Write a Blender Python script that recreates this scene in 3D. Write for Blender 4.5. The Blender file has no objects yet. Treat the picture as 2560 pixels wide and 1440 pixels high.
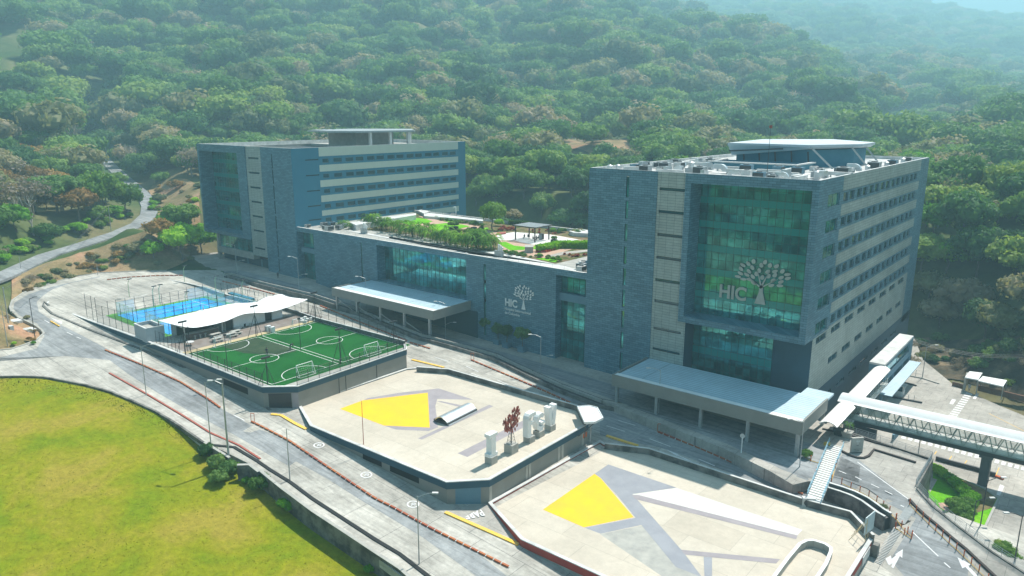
import bpy, bmesh, math, random
import numpy as np
from math import radians, sin, cos, pi, hypot
from mathutils import Vector, Matrix
random.seed(7); rng=np.random.default_rng(7)
S=bpy.context.scene; COL=S.collection
# ------------------------------------------------------------------ camera
FPX=1862.99; PIT=0.2311; ROLL=0.0024; YAW=0.6820   # __CAM__
CAM=np.array([0,0,50.2])
cy,sy=cos(YAW),sin(YAW)
_fw=np.array([-sy,cy,0]); _rt=np.array([cy,sy,0]); _up=np.array([0,0,1.])
FWD=_fw*cos(PIT)-_up*sin(PIT); _U=_up*cos(PIT)+_fw*sin(PIT)
RT=_rt*cos(ROLL)+_U*sin(ROLL); UP=-_rt*sin(ROLL)+_U*cos(ROLL)
cd=bpy.data.cameras.new('camera'); cam=bpy.data.objects.new('camera',cd); COL.objects.link(cam)
cam.matrix_world=Matrix(((RT[0],UP[0],-FWD[0],CAM[0]),(RT[1],UP[1],-FWD[1],CAM[1]),(RT[2],UP[2],-FWD[2],CAM[2]),(0,0,0,1)))
cd.sensor_width=36; cd.lens=36*FPX/2560; cd.clip_start=.5; cd.clip_end=20000
S.camera=cam
# ------------------------------------------------------------------ light
SUN_EL=57.0
w=bpy.data.worlds.new('World'); S.world=w; w.use_nodes=True
nt=w.node_tree; sky=nt.nodes.new('ShaderNodeTexSky'); sky.sky_type='NISHITA'; sky.sun_disc=False
sky.sun_elevation=radians(SUN_EL); sky.sun_rotation=radians(0); sky.air_density=1.0; sky.dust_density=1.2; sky.ozone_density=2.5
nt.links.new(sky.outputs[0],nt.nodes['Background'].inputs[0]); nt.nodes['Background'].inputs[1].default_value=.055
sl=bpy.data.lights.new('sun','SUN'); sl.energy=5.0; sl.angle=radians(.5); sl.color=(1,.95,.86)
so=bpy.data.objects.new('sun',sl); COL.objects.link(so)
sd=Vector((.035,cos(radians(SUN_EL)),sin(radians(SUN_EL))))
so.rotation_euler=sd.to_track_quat('Z','Y').to_euler(); so.location=(0,0,200)
S.view_settings.view_transform='Standard'; S.view_settings.look='None'; S.view_settings.gamma=1
S.view_settings.exposure=.94
S.render.engine='CYCLES'
S.cycles.max_bounces=6; S.cycles.volume_bounces=1; S.cycles.diffuse_bounces=3; S.cycles.glossy_bounces=3
# ------------------------------------------------------------------ pixel <-> place helpers (measured on the photograph, 2560 wide)
ZR={1:(0,560,.27778),2:(480,300,.28125),3:(250,640,.3125),4:(800,520,.27344),5:(1450,330,.35418),6:(1500,700,.32641),7:(740,900,.33333),8:(1960,800,.44444),9:(520,540,.15625),10:(1080,760,.1875),11:(860,500,.25),12:(1480,330,.33594),13:(2240,800,.25),14:(1160,980,.16667),15:(1960,1000,.20833),16:(240,640,.21875),17:(0,900,.39063),18:(1120,1080,.42188),19:(0,0,.41667),20:(2180,1150,.20138),0:(0,0,1)}
def Q(r,x,y): a=ZR[r]; return (a[0]+a[2]*x,a[1]+a[2]*y)
def ray(x,y): return FWD*FPX+RT*(x-1280)-UP*(y-720)
def G(x,y,z): d=ray(x,y); return CAM+d*((z-CAM[2])/d[2])
def GQ(r,x,y,z): return G(*Q(r,x,y),z)
def PX(x,y,X): d=ray(x,y); return CAM+d*((X-CAM[0])/d[0])
def PY(x,y,Y): d=ray(x,y); return CAM+d*((Y-CAM[1])/d[1])
def proj(P):
    v=np.array(P)-CAM; z=v@FWD; return 1280+FPX*(v@RT)/z, 720-FPX*(v@UP)/z
def VH(y,X,Y):
    lo,hi=-50,140
    for _ in range(40):
        m=(lo+hi)/2
        if proj((X,Y,m))[1]>y: lo=m
        else: hi=m
    return m
def hF(X): return np.interp(X,[-260,-200,-181,-140,-101,-57,-30,0,30],[7.6,6.3,5.6,3.5,1.5,-2.1,-4.2,-6,-8])
def hB(X): return np.interp(X,[-260,-200,-181,-141,-103,-57,-27,-12,10],[7.6,6.3,5.5,3.6,1.55,-1.95,-2.9,-4.2,-6])
def H(X,Y):
    t=np.clip((Y-70)/20,0,1); return hF(X)*(1-t)+hB(X)*t
def hC(X): return np.interp(X,[-240,-190,-167,-150,-130,-106,-65,-32,-12],[5.4,4.9,4.6,2.9,1.3,.35,-.2,-.9,-1.2])
def hU(X,Y): # forecourt, with the ramp that leaves it towards the lower right
    return hC(X)-.19*np.maximum(0,106-Y)*np.clip((X+34)/10,0,1)
def on(fun,x,y,off=0):
    z=3.
    for _ in range(60):
        P=G(x,y,z); z=.6*z+.4*(fun(P[0],P[1])+off)
    return G(x,y,z)
def GR(x,y,off=0): return on(H,x,y,off)
def GU(x,y,off=0): return on(hU,x,y,off)
# ------------------------------------------------------------------ materials
def newmat(name):
    m=bpy.data.materials.new(name); m.use_nodes=True; t=m.node_tree; return m,t,t.nodes['Principled BSDF']
def N(t,k,**kw):
    n=t.nodes.new(k)
    for a,b in kw.items():
        if a[0]=='_': n.inputs[int(a[1:]) if a[1:].isdigit() else a[1:].replace('_',' ')].default_value=b
        else: setattr(n,a,b)
    return n
def c4(c): return (c[0],c[1],c[2],1)
def mix(t,f,a,b,mode='MIX'):
    n=t.nodes.new('ShaderNodeMix'); n.data_type='RGBA'; n.blend_type=mode
    for i,v in ((0,f),(6,a),(7,b)):
        if isinstance(v,(int,float)): n.inputs[i].default_value=v
        elif isinstance(v,tuple): n.inputs[i].default_value=c4(v)
        else: t.links.new(v,n.inputs[i])
    return n.outputs[2]
def ramp(t,src,stops):
    r=t.nodes.new('ShaderNodeValToRGB'); e=r.color_ramp.elements
    while len(e)<len(stops): e.new(.5)
    for i,(p,c) in enumerate(stops):
        e[i].position=p; e[i].color=c4(c) if isinstance(c,tuple) else (c,c,c,1)
    t.links.new(src,r.inputs[0]); return r.outputs[0]
def noise(t,vec,scale,detail=5,rough=.6,dist=0):
    n=N(t,'ShaderNodeTexNoise',_Scale=scale,_Detail=detail,_Roughness=rough,_Distortion=dist); t.links.new(vec,n.inputs['Vector']); return n.outputs[0]
def pos(t): return t.nodes.new('ShaderNodeNewGeometry').outputs['Position']
def bump(t,b,h,s,d=.1):
    n=N(t,'ShaderNodeBump',_Strength=s,_Distance=d); t.links.new(h,n.inputs['Height']); t.links.new(n.outputs[0],b.inputs['Normal'])
def M(name,c1,c2=None,sc=.5,rough=.85,metal=0,bmp=0,lo=.35,hi=.65,spec=None):
    m,t,b=newmat(name); b.inputs['Roughness'].default_value=rough; b.inputs['Metallic'].default_value=metal
    if spec is not None: b.inputs['Specular IOR Level'].default_value=spec
    c2=c2 or tuple(x*.82 for x in c1)
    p=pos(t); n=noise(t,p,sc,7,.65)
    f=ramp(t,n,[(lo,0.),(hi,1.)]); t.links.new(mix(t,f,c1,c2),b.inputs['Base Color'])
    if bmp: bump(t,b,noise(t,p,sc*12,4),bmp)
    return m
def uv_facade(t):
    s=t.nodes.new('ShaderNodeSeparateXYZ'); t.links.new(pos(t),s.inputs[0])
    a=N(t,'ShaderNodeMath',operation='ADD'); t.links.new(s.outputs[0],a.inputs[0]); t.links.new(s.outputs[1],a.inputs[1])
    c=t.nodes.new('ShaderNodeCombineXYZ'); t.links.new(a.outputs[0],c.inputs[0]); t.links.new(s.outputs[2],c.inputs[1]); return c.outputs[0]
def panels(name,c1,c2,mort,bw,bh,ms=.02,rough=.45,spec=.5,vec='fac',off=.5,dirt=.25,streak=0):
    m,t,b=newmat(name); b.inputs['Roughness'].default_value=rough; b.inputs['Specular IOR Level'].default_value=spec
    v=uv_facade(t) if vec=='fac' else pos(t)
    br=N(t,'ShaderNodeTexBrick',_Scale=1.,_Color1=c4(c1),_Color2=c4(c2),_Mortar=c4(mort)); br.offset=off
    br.inputs['Brick Width'].default_value=bw; br.inputs['Row Height'].default_value=bh; br.inputs['Mortar Size'].default_value=ms; br.inputs['Bias'].default_value=0
    t.links.new(v,br.inputs['Vector'])
    n=noise(t,pos(t),.12,8,.7); f=ramp(t,n,[(.35,1-dirt),(.65,1.05)])
    n2=noise(t,pos(t),1.3,6,.75); f2=ramp(t,n2,[(.3,1-dirt*.7),(.7,1.05)])
    o=mix(t,1.,br.outputs[0],f,'MULTIPLY'); o=mix(t,1.,o,f2,'MULTIPLY')
    if streak:
        mp=t.nodes.new('ShaderNodeMapping'); mp.inputs['Rotation'].default_value=(0,0,.12); mp.inputs['Scale'].default_value=(.035,.9,1); t.links.new(pos(t),mp.inputs[0]); n3=noise(t,mp.outputs[0],1.,5,.7,1.2)
        o=mix(t,1.,o,ramp(t,n3,[(.36,1-streak),(.56,1.03)]),'MULTIPLY')
    t.links.new(o,b.inputs['Base Color'])
    return m
def foliage(name,cols,hue=.5,rough=.7):
    m,t,b=newmat(name); b.inputs['Roughness'].default_value=rough; b.inputs['Specular IOR Level'].default_value=.25
    oi=t.nodes.new('ShaderNodeObjectInfo')
    n=noise(t,pos(t),.35,5,.7)
    a=N(t,'ShaderNodeMath',operation='MULTIPLY_ADD'); t.links.new(n,a.inputs[0]); a.inputs[1].default_value=.9; 
    s=N(t,'ShaderNodeMath',operation='SUBTRACT'); t.links.new(oi.outputs['Random'],s.inputs[0]); s.inputs[1].default_value=.5
    t.links.new(s.outputs[0],a.inputs[2])
    cols=[tuple(min(.8,v*1.36) for v in x) for x in cols]; k=len(cols); c=ramp(t,a.outputs[0],[(.0+i/(k-1)*.9,x) for i,x in enumerate(cols)])
    t.links.new(c,b.inputs['Base Color'])
    tr=t.nodes.new('ShaderNodeBsdfTranslucent'); t.links.new(mix(t,1.,c,(1.15,1.15,.6),'MULTIPLY'),tr.inputs[0]); ms=t.nodes.new('ShaderNodeMixShader'); ms.inputs[0].default_value=.38
    t.links.new(b.outputs[0],ms.inputs[1]); t.links.new(tr.outputs[0],ms.inputs[2]); t.links.new(ms.outputs[0],t.nodes['Material Output'].inputs[0])
    return m
def glassmat(name,tint,metal=.55,rough=.03,wav=.02,var=None):
    m,t,b=newmat(name); b.inputs['Roughness'].default_value=rough; b.inputs['Metallic'].default_value=metal
    b.inputs['Base Color'].default_value=c4(tint)
    if var:
        br=N(t,'ShaderNodeTexBrick',_Scale=1.,_Color1=c4(tuple(x*var[0] for x in tint)),_Color2=c4(tuple(min(1,x*var[1]) for x in tint)),_Mortar=c4(tint)); br.offset=0
        br.inputs['Brick Width'].default_value=var[2]; br.inputs['Row Height'].default_value=1.43; br.inputs['Mortar Size'].default_value=0
        t.links.new(uv_facade(t),br.inputs['Vector']); n=noise(t,uv_facade(t),.35,3,.6)
        o=mix(t,1.,br.outputs[0],ramp(t,n,[(.35,.5),(.65,1.2)]),'MULTIPLY'); t.links.new(o,b.inputs['Base Color'])
    n=noise(t,pos(t),.45,2,.5)
    bump(t,b,n,wav,1.)
    return m
MT={}
MT['slate']=panels('blue_slate_panels',(.075,.175,.235),(.13,.265,.345),(.035,.085,.12),1.25,.42,.03,.5,.4,dirt=.13)
MT['blue']=M('blue_render',(.022,.15,.235),(.027,.165,.25),.2)
MT['darkblue']=M('dark_blue_render',(.035,.09,.13),None,.2)
MT['bluegrey']=M('blue_grey_panels',(.10,.20,.27),(.12,.225,.29),.5)
MT['tan']=panels('tan_panels',(.36,.41,.385),(.42,.47,.44),(.17,.2,.19),1.5,.5,.03,.6,.3,off=0)
MT['beige']=M('beige_band',(.44,.49,.43),(.47,.52,.46),.4)
MT['white']=M('white_paint',(.78,.79,.78),(.7,.72,.72),.6)
MT['roofdeck']=M('stained_roof_deck',(.62,.62,.6),(.25,.26,.26),.35,lo=.42,hi=.6)
MT['offwhite']=M('weathered_white',(.66,.66,.64),(.44,.45,.44),.5,bmp=.1)
MT['conc']=M('pale_concrete',(.42,.41,.37),(.3,.3,.28),.6,bmp=.1)
MT['dconc']=M('dark_stained_concrete',(.2,.195,.18),(.07,.07,.068),.5,bmp=.2,lo=.4,hi=.6)
MT['deck']=panels('deck_slabs',(.52,.465,.385),(.58,.525,.44),(.41,.37,.31),9,5,.03,.9,.2,'pos',.4,.14)
MT['deck2']=panels('deck_slabs_bright',(.66,.66,.63),(.68,.67,.64),(.5,.5,.47),9,5,.03,.9,.2,'pos',.4,.1)
MT['yellow']=M('yellow_paint',(.86,.50,.0),(.74,.43,.02),.22,rough=.75)
MT['purple']=M('mauve_grey_paint',(.27,.245,.26),(.33,.3,.315),.5)
MT['gpaint']=M('cool_grey_paint',(.3,.31,.34),(.25,.26,.29),.4)
MT['wpaint']=M('white_road_paint',(.74,.74,.74),(.6,.6,.6),2.)
MT['ypaint']=M('yellow_kerb_paint',(.85,.5,.03),(.7,.45,.15),2.5)
MT['asph']=panels('worn_asphalt',(.33,.345,.355),(.375,.39,.395),(.25,.26,.27),14,9,.03,.9,.2,'pos',.3,.38,.3)
MT['road']=panels('concrete_road',(.52,.50,.45),(.60,.575,.515),(.3,.29,.27),7,4.5,.045,.9,.2,'pos',.3,.4,.25)
MT['walk']=panels('pale_pavement',(.5,.475,.43),(.45,.43,.39),(.3,.28,.26),3,3,.03,.9,.2,'pos',.3,.38)
MT['red']=M('brick_red_paint',(.32,.04,.03),(.38,.06,.04),.5)
MT['orange']=M('orange_paint',(.6,.12,.03),(.4,.1,.04),1.2)
MT['divred']=M('rust_divider_paint',(.30,.065,.04),(.45,.15,.05),.25)
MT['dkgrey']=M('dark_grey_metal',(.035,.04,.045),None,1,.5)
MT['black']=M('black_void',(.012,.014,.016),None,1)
MT['trs']=M('grey_green_truss',(.2,.27,.24),None,2,.5)
MT['dconc2']=M('grey_pier_concrete',(.12,.13,.125),(.09,.1,.1),.5)
def _clear():
    m,t,b=newmat('clear_screen'); b.inputs['Base Color'].default_value=(.75,.9,.85,1); b.inputs['Roughness'].default_value=.1; b.inputs['Alpha'].default_value=.4; return m
MT['skirt']=M('pale_blue_cladding',(.4,.5,.56),(.45,.55,.6),.4,.4)
MT['deckpale']=M('pale_grey_landing_deck',(.5,.56,.6),(.42,.48,.52),.15)
MT['clear']=_clear()
def _net():
    m,t,b=newmat('netting'); b.inputs['Base Color'].default_value=(.03,.04,.045,1); b.inputs['Alpha'].default_value=.22; return m
MT['netting']=_net()
MT['steel']=M('galvanised_steel',(.42,.45,.46),(.33,.36,.37),2,.45,.4)
MT['silver']=M('bright_sheet_metal',(.6,.64,.66),(.5,.54,.56),1,.35,.7)
MT['roofrib']=panels('ribbed_metal_roof',(.46,.60,.68),(.49,.63,.71),(.2,.3,.36),60,.8,.07,.5,.4,'pos',0,.12)
MT['fascia']=M('taupe_fascia',(.22,.22,.2),(.25,.25,.23),.4)
MT['glass']=glassmat('teal_curtain_glass',(.065,.36,.36),.62,var=(.65,1.3,1.37))
MT['logog']=M('grey_window_lettering',(.42,.45,.41),None,1,.6)
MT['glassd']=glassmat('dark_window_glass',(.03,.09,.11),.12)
MT['spandrel']=glassmat('teal_spandrel',(.015,.25,.24),.2,.15)
MT['mullion']=M('dark_teal_mullion',(.02,.06,.065),None,1,.4)
MT['frame']=M('pale_window_frame',(.2,.29,.34),None,1,.5)
MT['logo']=M('pale_lettering',(.74,.78,.79),None,1,.6)
MT['bluep']=M('court_blue',(.0,.32,.86),(.0,.36,.93),.3,rough=.7)
MT['greenp']=M('court_green',(.08,.28,.05),(.1,.32,.06),.5)
MT['bark']=M('bark',(.2,.17,.14),(.12,.1,.08),2)
MT['palebark']=M('pale_bare_wood',(.42,.39,.34),(.3,.27,.23),1.5)
MT['brick']=panels('brown_brick',(.2,.09,.05),(.26,.12,.07),(.2,.17,.14),.5,.15,.02,.9)
MT['terra']=M('terracotta_path',(.5,.33,.25),(.42,.28,.2),.8)
MT['palegreen']=M('pale_green_metal',(.4,.58,.36),None,1,.5)
MT['skin']=M('skin',(.3,.17,.11),None,3,.6)
MT['clothd']=M('dark_cloth',(.03,.035,.045),None,3)
MT['clothl']=M('pale_cloth',(.35,.38,.4),None,3)
MT['metalred']=M('rust_red_metal',(.3,.065,.04),(.38,.1,.07),2,.6)
def cgrass(name,a,b_,c_,sc=.08,fine=2.5):
    m,t,b=newmat(name); b.inputs['Roughness'].default_value=.95; b.inputs['Specular IOR Level'].default_value=.1
    p=pos(t); n=noise(t,p,sc,6,.6,.4); n2=noise(t,p,fine,8,.8)
    o=ramp(t,n,[(.36,a),(.5,b_),(.66,c_)])
    o=mix(t,1.,o,ramp(t,n2,[(.3,.62),(.7,1.25)]),'MULTIPLY')
    t.links.new(o,b.inputs['Base Color']); bump(t,b,n2,.5,.3); return m
MT['lawn']=cgrass('dry_lawn',(.16,.22,.006),(.23,.24,.010),(.30,.25,.035),.10,1.2)
MT['gl']=cgrass('green_lawn',(.1,.36,.008),(.13,.42,.01),(.2,.46,.02),.2)
MT['turf']=cgrass('artificial_turf',(.007,.085,.015),(.010,.105,.018),(.014,.13,.022),.15,4)
MT['hill']=cgrass('hillside_ground',(.05,.09,.025),(.11,.13,.05),(.24,.18,.11),.012,.25)
MT['dirt']=cgrass('dry_earth',(.18,.15,.07),(.3,.22,.12),(.42,.24,.15),.09,1.2)
MT['turfd']=cgrass('worn_turf',(.03,.06,.03),(.045,.075,.04),(.06,.09,.05),.3,4)
MT['bed']=cgrass('planting_bed',(.05,.09,.02),(.16,.14,.06),(.25,.16,.12),.5,3)
MT['gl2']=cgrass('field_grass',(.14,.24,.04),(.2,.28,.06),(.28,.3,.1),.05,.5)
MT['darkearth']=cgrass('dark_rocky_earth',(.05,.05,.035),(.11,.09,.06),(.3,.22,.13),.12,1.2)
MT['rock']=M('tan_rock',(.42,.31,.2),(.3,.23,.16),1.,bmp=.2)
MT['tuft']=cgrass('grass_tuft',(.12,.18,.006),(.19,.205,.01),(.26,.22,.035),.13,2)
MT['wedge']=M('faded_white_paint',(.62,.61,.58),(.55,.54,.51),.3)
MT['ochre']=M('ochre_strip',(.5,.4,.22),(.45,.36,.22),.6)
MT['patio']=M('brown_patio',(.17,.135,.115),(.24,.21,.19),.5)
MT['brickpale']=M('bar_brick',(.2,.13,.11),None,2)
MT['hutw']=M('grey_hut_render',(.38,.44,.48),None,.5)
MT['sail']=M('white_sail_fabric',(.8,.81,.82),(.77,.78,.79),.3,.7)
MT['metald']=M('dark_red_steel',(.05,.03,.03),None,2,.5)
MT['bluegl']=M('pale_blue_slat',(.45,.62,.68),None,2,.5)
MT['bluepale']=M('pale_blue_rail',(.3,.55,.68),None,2,.5)
MT['black2']=M('black_kerb_paint',(.03,.022,.022),None,2)
MT['clothl2']=M('pale_panel',(.5,.58,.6),None,1)
MT['ribw']=panels('white_ribbed_roof',(.72,.74,.75),(.76,.78,.79),(.35,.38,.4),60,.45,.04,.5,.4,'pos',0,.1)
MT['wellblue']=M('blue_rooftop_wall',(.03,.16,.23),(.05,.19,.27),.4)
MT['leafd']=foliage('dark_green_leaves',[(.035,.09,.03),(.06,.145,.04),(.10,.19,.05),(.15,.24,.06)])
MT['leafm']=foliage('mid_green_leaves',[(.05,.12,.02),(.085,.18,.03),(.13,.23,.04),(.2,.27,.06)])
MT['leafo']=foliage('dry_olive_leaves',[(.10,.13,.06),(.17,.18,.085),(.23,.21,.12),(.27,.22,.15)])
MT['leafb']=foliage('bright_green_leaves',[(.08,.22,.01),(.12,.3,.012),(.2,.4,.02),(.28,.45,.03)])
MT['leafr']=foliage('rust_brown_leaves',[(.13,.08,.025),(.2,.12,.035),(.26,.16,.05),(.3,.2,.07)])
MT['leafy']=foliage('yellow_blossom',[(.5,.3,.01),(.6,.36,.01),(.7,.42,.02)])
MT['leafp']=foliage('palm_leaves',[(.035,.10,.01),(.07,.18,.014),(.15,.29,.02)])
MT['leafred']=foliage('red_shrub_leaves',[(.2,.03,.02),(.3,.07,.05),(.35,.12,.06)])
MT['twig']=foliage('grey_twigs',[(.14,.12,.1),(.2,.17,.14),(.24,.2,.17)])
# ------------------------------------------------------------------ mesh + object helpers
def tag(o,label=None,cat=None,group=None,kind=None):
    if label: o['label']=label
    if cat: o['category']=cat
    if group: o['group']=group
    if kind: o['kind']=kind
    return o
def empty(name,loc=(0,0,0),rz=0,**k):
    o=bpy.data.objects.new(name,None); COL.objects.link(o); o.location=tuple(float(v) for v in loc); o.rotation_euler=(0,0,rz); o.empty_display_size=.5
    return tag(o,**k)
def link(name,me,mat,parent=None):
    if mat is not None and not me.materials: me.materials.append(MT[mat] if isinstance(mat,str) else mat)
    o=bpy.data.objects.new(name,me); COL.objects.link(o)
    if parent is not None:
        o.parent=parent
    return o
def copy_tree(o,parent=None):
    c=o.copy(); COL.objects.link(c); c.parent=parent
    for ch in o.children: copy_tree(ch,c)
    return c
class MB:
    def __init__(s,org=(0,0,0)): s.v=[]; s.f=[]; s.o=np.array(org,float)
    def add(s,vs,fs):
        n=len(s.v); s.v+= [tuple(np.array(v,float)-s.o) for v in vs]; s.f+=[tuple(i+n for i in f) for f in fs]
    def box(s,x0,y0,z0,x1,y1,z1):
        if x0>x1:x0,x1=x1,x0
        if y0>y1:y0,y1=y1,y0
        if z0>z1:z0,z1=z1,z0
        s.add([(x0,y0,z0),(x1,y0,z0),(x1,y1,z0),(x0,y1,z0),(x0,y0,z1),(x1,y0,z1),(x1,y1,z1),(x0,y1,z1)],[(3,2,1,0),(4,5,6,7),(0,1,5,4),(1,2,6,5),(2,3,7,6),(3,0,4,7)]); return s
    def quad(s,a,b,c,d): s.add([a,b,c,d],[(0,1,2,3)]); return s
    def poly(s,pts): s.add(pts,[tuple(range(len(pts)))]); return s
    def prism(s,pts,z0,z1,cap=True):
        n=len(pts)
        zb=(lambda i:z0[i]) if hasattr(z0,'__len__') else (lambda i:z0); zt=(lambda i:z1[i]) if hasattr(z1,'__len__') else (lambda i:z1)
        vs=[(p[0],p[1],zb(i)) for i,p in enumerate(pts)]+[(p[0],p[1],zt(i)) for i,p in enumerate(pts)]
        fs=[(i,(i+1)%n,n+(i+1)%n,n+i) for i in range(n)]
        if cap: fs+= [tuple(range(n))[::-1],tuple(range(n,2*n))]
        s.add(vs,fs); return s
    def tube(s,a,b,r,r2=None,n=6,cap=True):
        a=np.array(a,float);b=np.array(b,float); r2=r if r2 is None else r2
        d=b-a; L=np.linalg.norm(d); d/=max(L,1e-9); e=np.cross(d,(0,0,1) if abs(d[2])<.9 else (1,0,0)); e/=np.linalg.norm(e); g=np.cross(d,e)
        vs=[a+r*(e*cos(2*pi*i/n)+g*sin(2*pi*i/n)) for i in range(n)]+[b+r2*(e*cos(2*pi*i/n)+g*sin(2*pi*i/n)) for i in range(n)]
        fs=[(i,(i+1)%n,n+(i+1)%n,n+i) for i in range(n)]
        if cap: fs+=[tuple(range(n))[::-1],tuple(range(n,2*n))]
        s.add(vs,fs); return s
    def beam(s,a,b,wd,h,up=(0,0,1)):   # box from a to b, width wd, height h (centred)
        a=np.array(a,float);b=np.array(b,float); d=b-a; L=np.linalg.norm(d); d/=L
        e=np.cross(d,up); 
        if np.linalg.norm(e)<1e-6: e=np.cross(d,(1,0,0))
        e/=np.linalg.norm(e); g=np.cross(e,d)
        vs=[p+e*sx*wd/2+g*sz*h/2 for p in (a,b) for sx,sz in ((-1,-1),(1,-1),(1,1),(-1,1))]
        s.add(vs,[(0,1,2,3)[::-1],(4,5,6,7),(0,1,5,4),(1,2,6,5),(2,3,7,6),(3,0,4,7)]); return s
    def path(s,pts,wd,zt,zb,closed=False):  # wall strip following pts; zt/zb offsets from point z
        P=[np.array(p,float) for p in pts]; n=len(P); L=[];Rr=[]
        for i,p in enumerate(P):
            a=P[i-1] if (i>0 or closed) else p; b=P[(i+1)%n] if (i<n-1 or closed) else p
            d=(b-a)[:2]; d/=max(np.linalg.norm(d),1e-9); nn=np.array([-d[1],d[0]])*wd/2
            L.append(p[:2]+nn);Rr.append(p[:2]-nn)
        vs=[]
        for i in range(n):
            z=P[i][2]; vs+=[(L[i][0],L[i][1],z+zb),(Rr[i][0],Rr[i][1],z+zb),(Rr[i][0],Rr[i][1],z+zt),(L[i][0],L[i][1],z+zt)]
        fs=[]
        m=n if closed else n-1
        for i in range(m):
            a=4*i;b=4*((i+1)%n); fs+=[(a,a+1,b+1,b),(a+1,a+2,b+2,b+1),(a+2,a+3,b+3,b+2),(a+3,a,b,b+3)]
        if not closed: fs+=[(0,1,2,3),(4*n-4,4*n-1,4*n-2,4*n-3)]
        s.add(vs,fs); return s
    def build(s,name,mat,parent=None,smooth=False,fix=False):
        me=bpy.data.meshes.new(name); me.from_pydata([tuple(map(float,v)) for v in s.v],[],s.f); 
        if fix:
            bm=bmesh.new(); bm.from_mesh(me); bmesh.ops.recalc_face_normals(bm,faces=bm.faces); bm.to_mesh(me); bm.free()
        me.update()
        if smooth: me.polygons.foreach_set('use_smooth',[True]*len(me.polygons))
        return link(name,me,mat,parent)
def np_mesh(name,V,F):
    V=np.asarray(V,np.float32); F=np.asarray(F,np.int32); k=F.shape[1]
    me=bpy.data.meshes.new(name); me.vertices.add(len(V)); me.vertices.foreach_set('co',V.ravel())
    me.loops.add(F.size); me.loops.foreach_set('vertex_index',F.ravel())
    me.polygons.add(len(F)); me.polygons.foreach_set('loop_start',np.arange(len(F),dtype=np.int32)*k); me.polygons.foreach_set('loop_total',np.full(len(F),k,np.int32))
    me.update(calc_edges=True); me.validate(); return me
def drape(name,pts,fun,off,mat,step=4.,skirt=.0,parent=None,**k):
    bm=bmesh.new(); vs=[bm.verts.new((float(p[0]),float(p[1]),0)) for p in pts]; f=bm.faces.new(vs)
    bmesh.ops.triangulate(bm,faces=[f])
    xs=[p[0] for p in pts]; ys=[p[1] for p in pts]
    for ax,(lo,hi) in enumerate(((min(xs),max(xs)),(min(ys),max(ys)))):
        n=int((hi-lo)/step)
        for i in range(1,n+1):
            c=lo+i*(hi-lo)/(n+1); no=(1,0,0) if ax==0 else (0,1,0); co=(c,0,0) if ax==0 else (0,c,0)
            bmesh.ops.bisect_plane(bm,geom=bm.verts[:]+bm.edges[:]+bm.faces[:],plane_co=co,plane_no=no)
    if skirt:
        be=[e for e in bm.edges if e.is_boundary]
    for v in bm.verts: v.co.z=float(fun(v.co.x,v.co.y))+off
    if skirt:
        r=bmesh.ops.extrude_edge_only(bm,edges=be)
        for v in r['geom']:
            if isinstance(v,bmesh.types.BMVert): v.co.z-=skirt
    bmesh.ops.recalc_face_normals(bm,faces=bm.faces)
    me=bpy.data.meshes.new(name); bm.to_mesh(me); bm.free()
    if len(me.polygons) and sum(p.normal.z for p in me.polygons)<0: me.flip_normals()
    return tag(link(name,me,mat,parent),**k)
def flat(name,pts,z,mat,parent=None,org=(0,0,0),**k):
    mb=MB(org); mb.poly([(p[0],p[1],z) for p in pts]); o=mb.build(name,mat,parent,fix=False)
    me=o.data
    if me.polygons[0].normal.z<0: me.flip_normals()
    return tag(o,**k)
BOLD=0.
def text_mesh(s,size,ext,align='LEFT'):
    cu=bpy.data.curves.new('lettering','FONT'); cu.body=s; cu.size=size; cu.extrude=ext; cu.offset=BOLD*size; cu.align_x=align; cu.resolution_u=4
    o=bpy.data.objects.new('lettering',cu); COL.objects.link(o); bpy.context.view_layer.update()
    me=bpy.data.meshes.new_from_object(o.evaluated_get(bpy.context.evaluated_depsgraph_get())); bpy.data.objects.remove(o); bpy.data.curves.remove(cu); me.materials.clear()
    return me
def offset_poly(pts,d):   # d>0 outward for CCW
    P=[np.array(p[:2],float) for p in pts]; n=len(P)
    A=sum(P[i][0]*P[(i+1)%n][1]-P[(i+1)%n][0]*P[i][1] for i in range(n)); sg=1 if A>0 else -1
    out=[]
    for i in range(n):
        a=P[i]-P[i-1]; b=P[(i+1)%n]-P[i]; a/=np.linalg.norm(a); b/=np.linalg.norm(b)
        na=np.array([a[1],-a[0]])*sg; nb=np.array([b[1],-b[0]])*sg; m=na+nb; m/=max(np.linalg.norm(m),1e-6); k=d/max(.4,m@na)
        out.append(P[i]+m*k)
    return out
def facade(mb,ax,p,sg,u0,u1,z0,z1,holes=(),dep=.3):
    us=sorted({u0,u1}|{h[0] for h in holes}|{h[1] for h in holes}); zs=sorted({z0,z1}|{h[2] for h in holes}|{h[3] for h in holes})
    V=lambda u,z,d=0:(u,p+sg*d,z) if ax=='Y' else (p+sg*d,u,z)
    for i in range(len(us)-1):
        for j in range(len(zs)-1):
            um=(us[i]+us[i+1])/2; zm=(zs[j]+zs[j+1])/2
            if any(h[0]<um<h[1] and h[2]<zm<h[3] for h in holes): continue
            mb.quad(V(us[i],zs[j]),V(us[i+1],zs[j]),V(us[i+1],zs[j+1]),V(us[i],zs[j+1]))
    for h in holes:
        a,b,c,d=h[:4]; D=h[4] if len(h)>4 else dep
        mb.quad(V(a,c),V(b,c),V(b,c,D),V(a,c,D)); mb.quad(V(a,d),V(b,d),V(b,d,D),V(a,d,D))
        mb.quad(V(a,c),V(a,d),V(a,d,D),V(a,c,D)); mb.quad(V(b,c),V(b,d),V(b,d,D),V(b,c,D))
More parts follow.
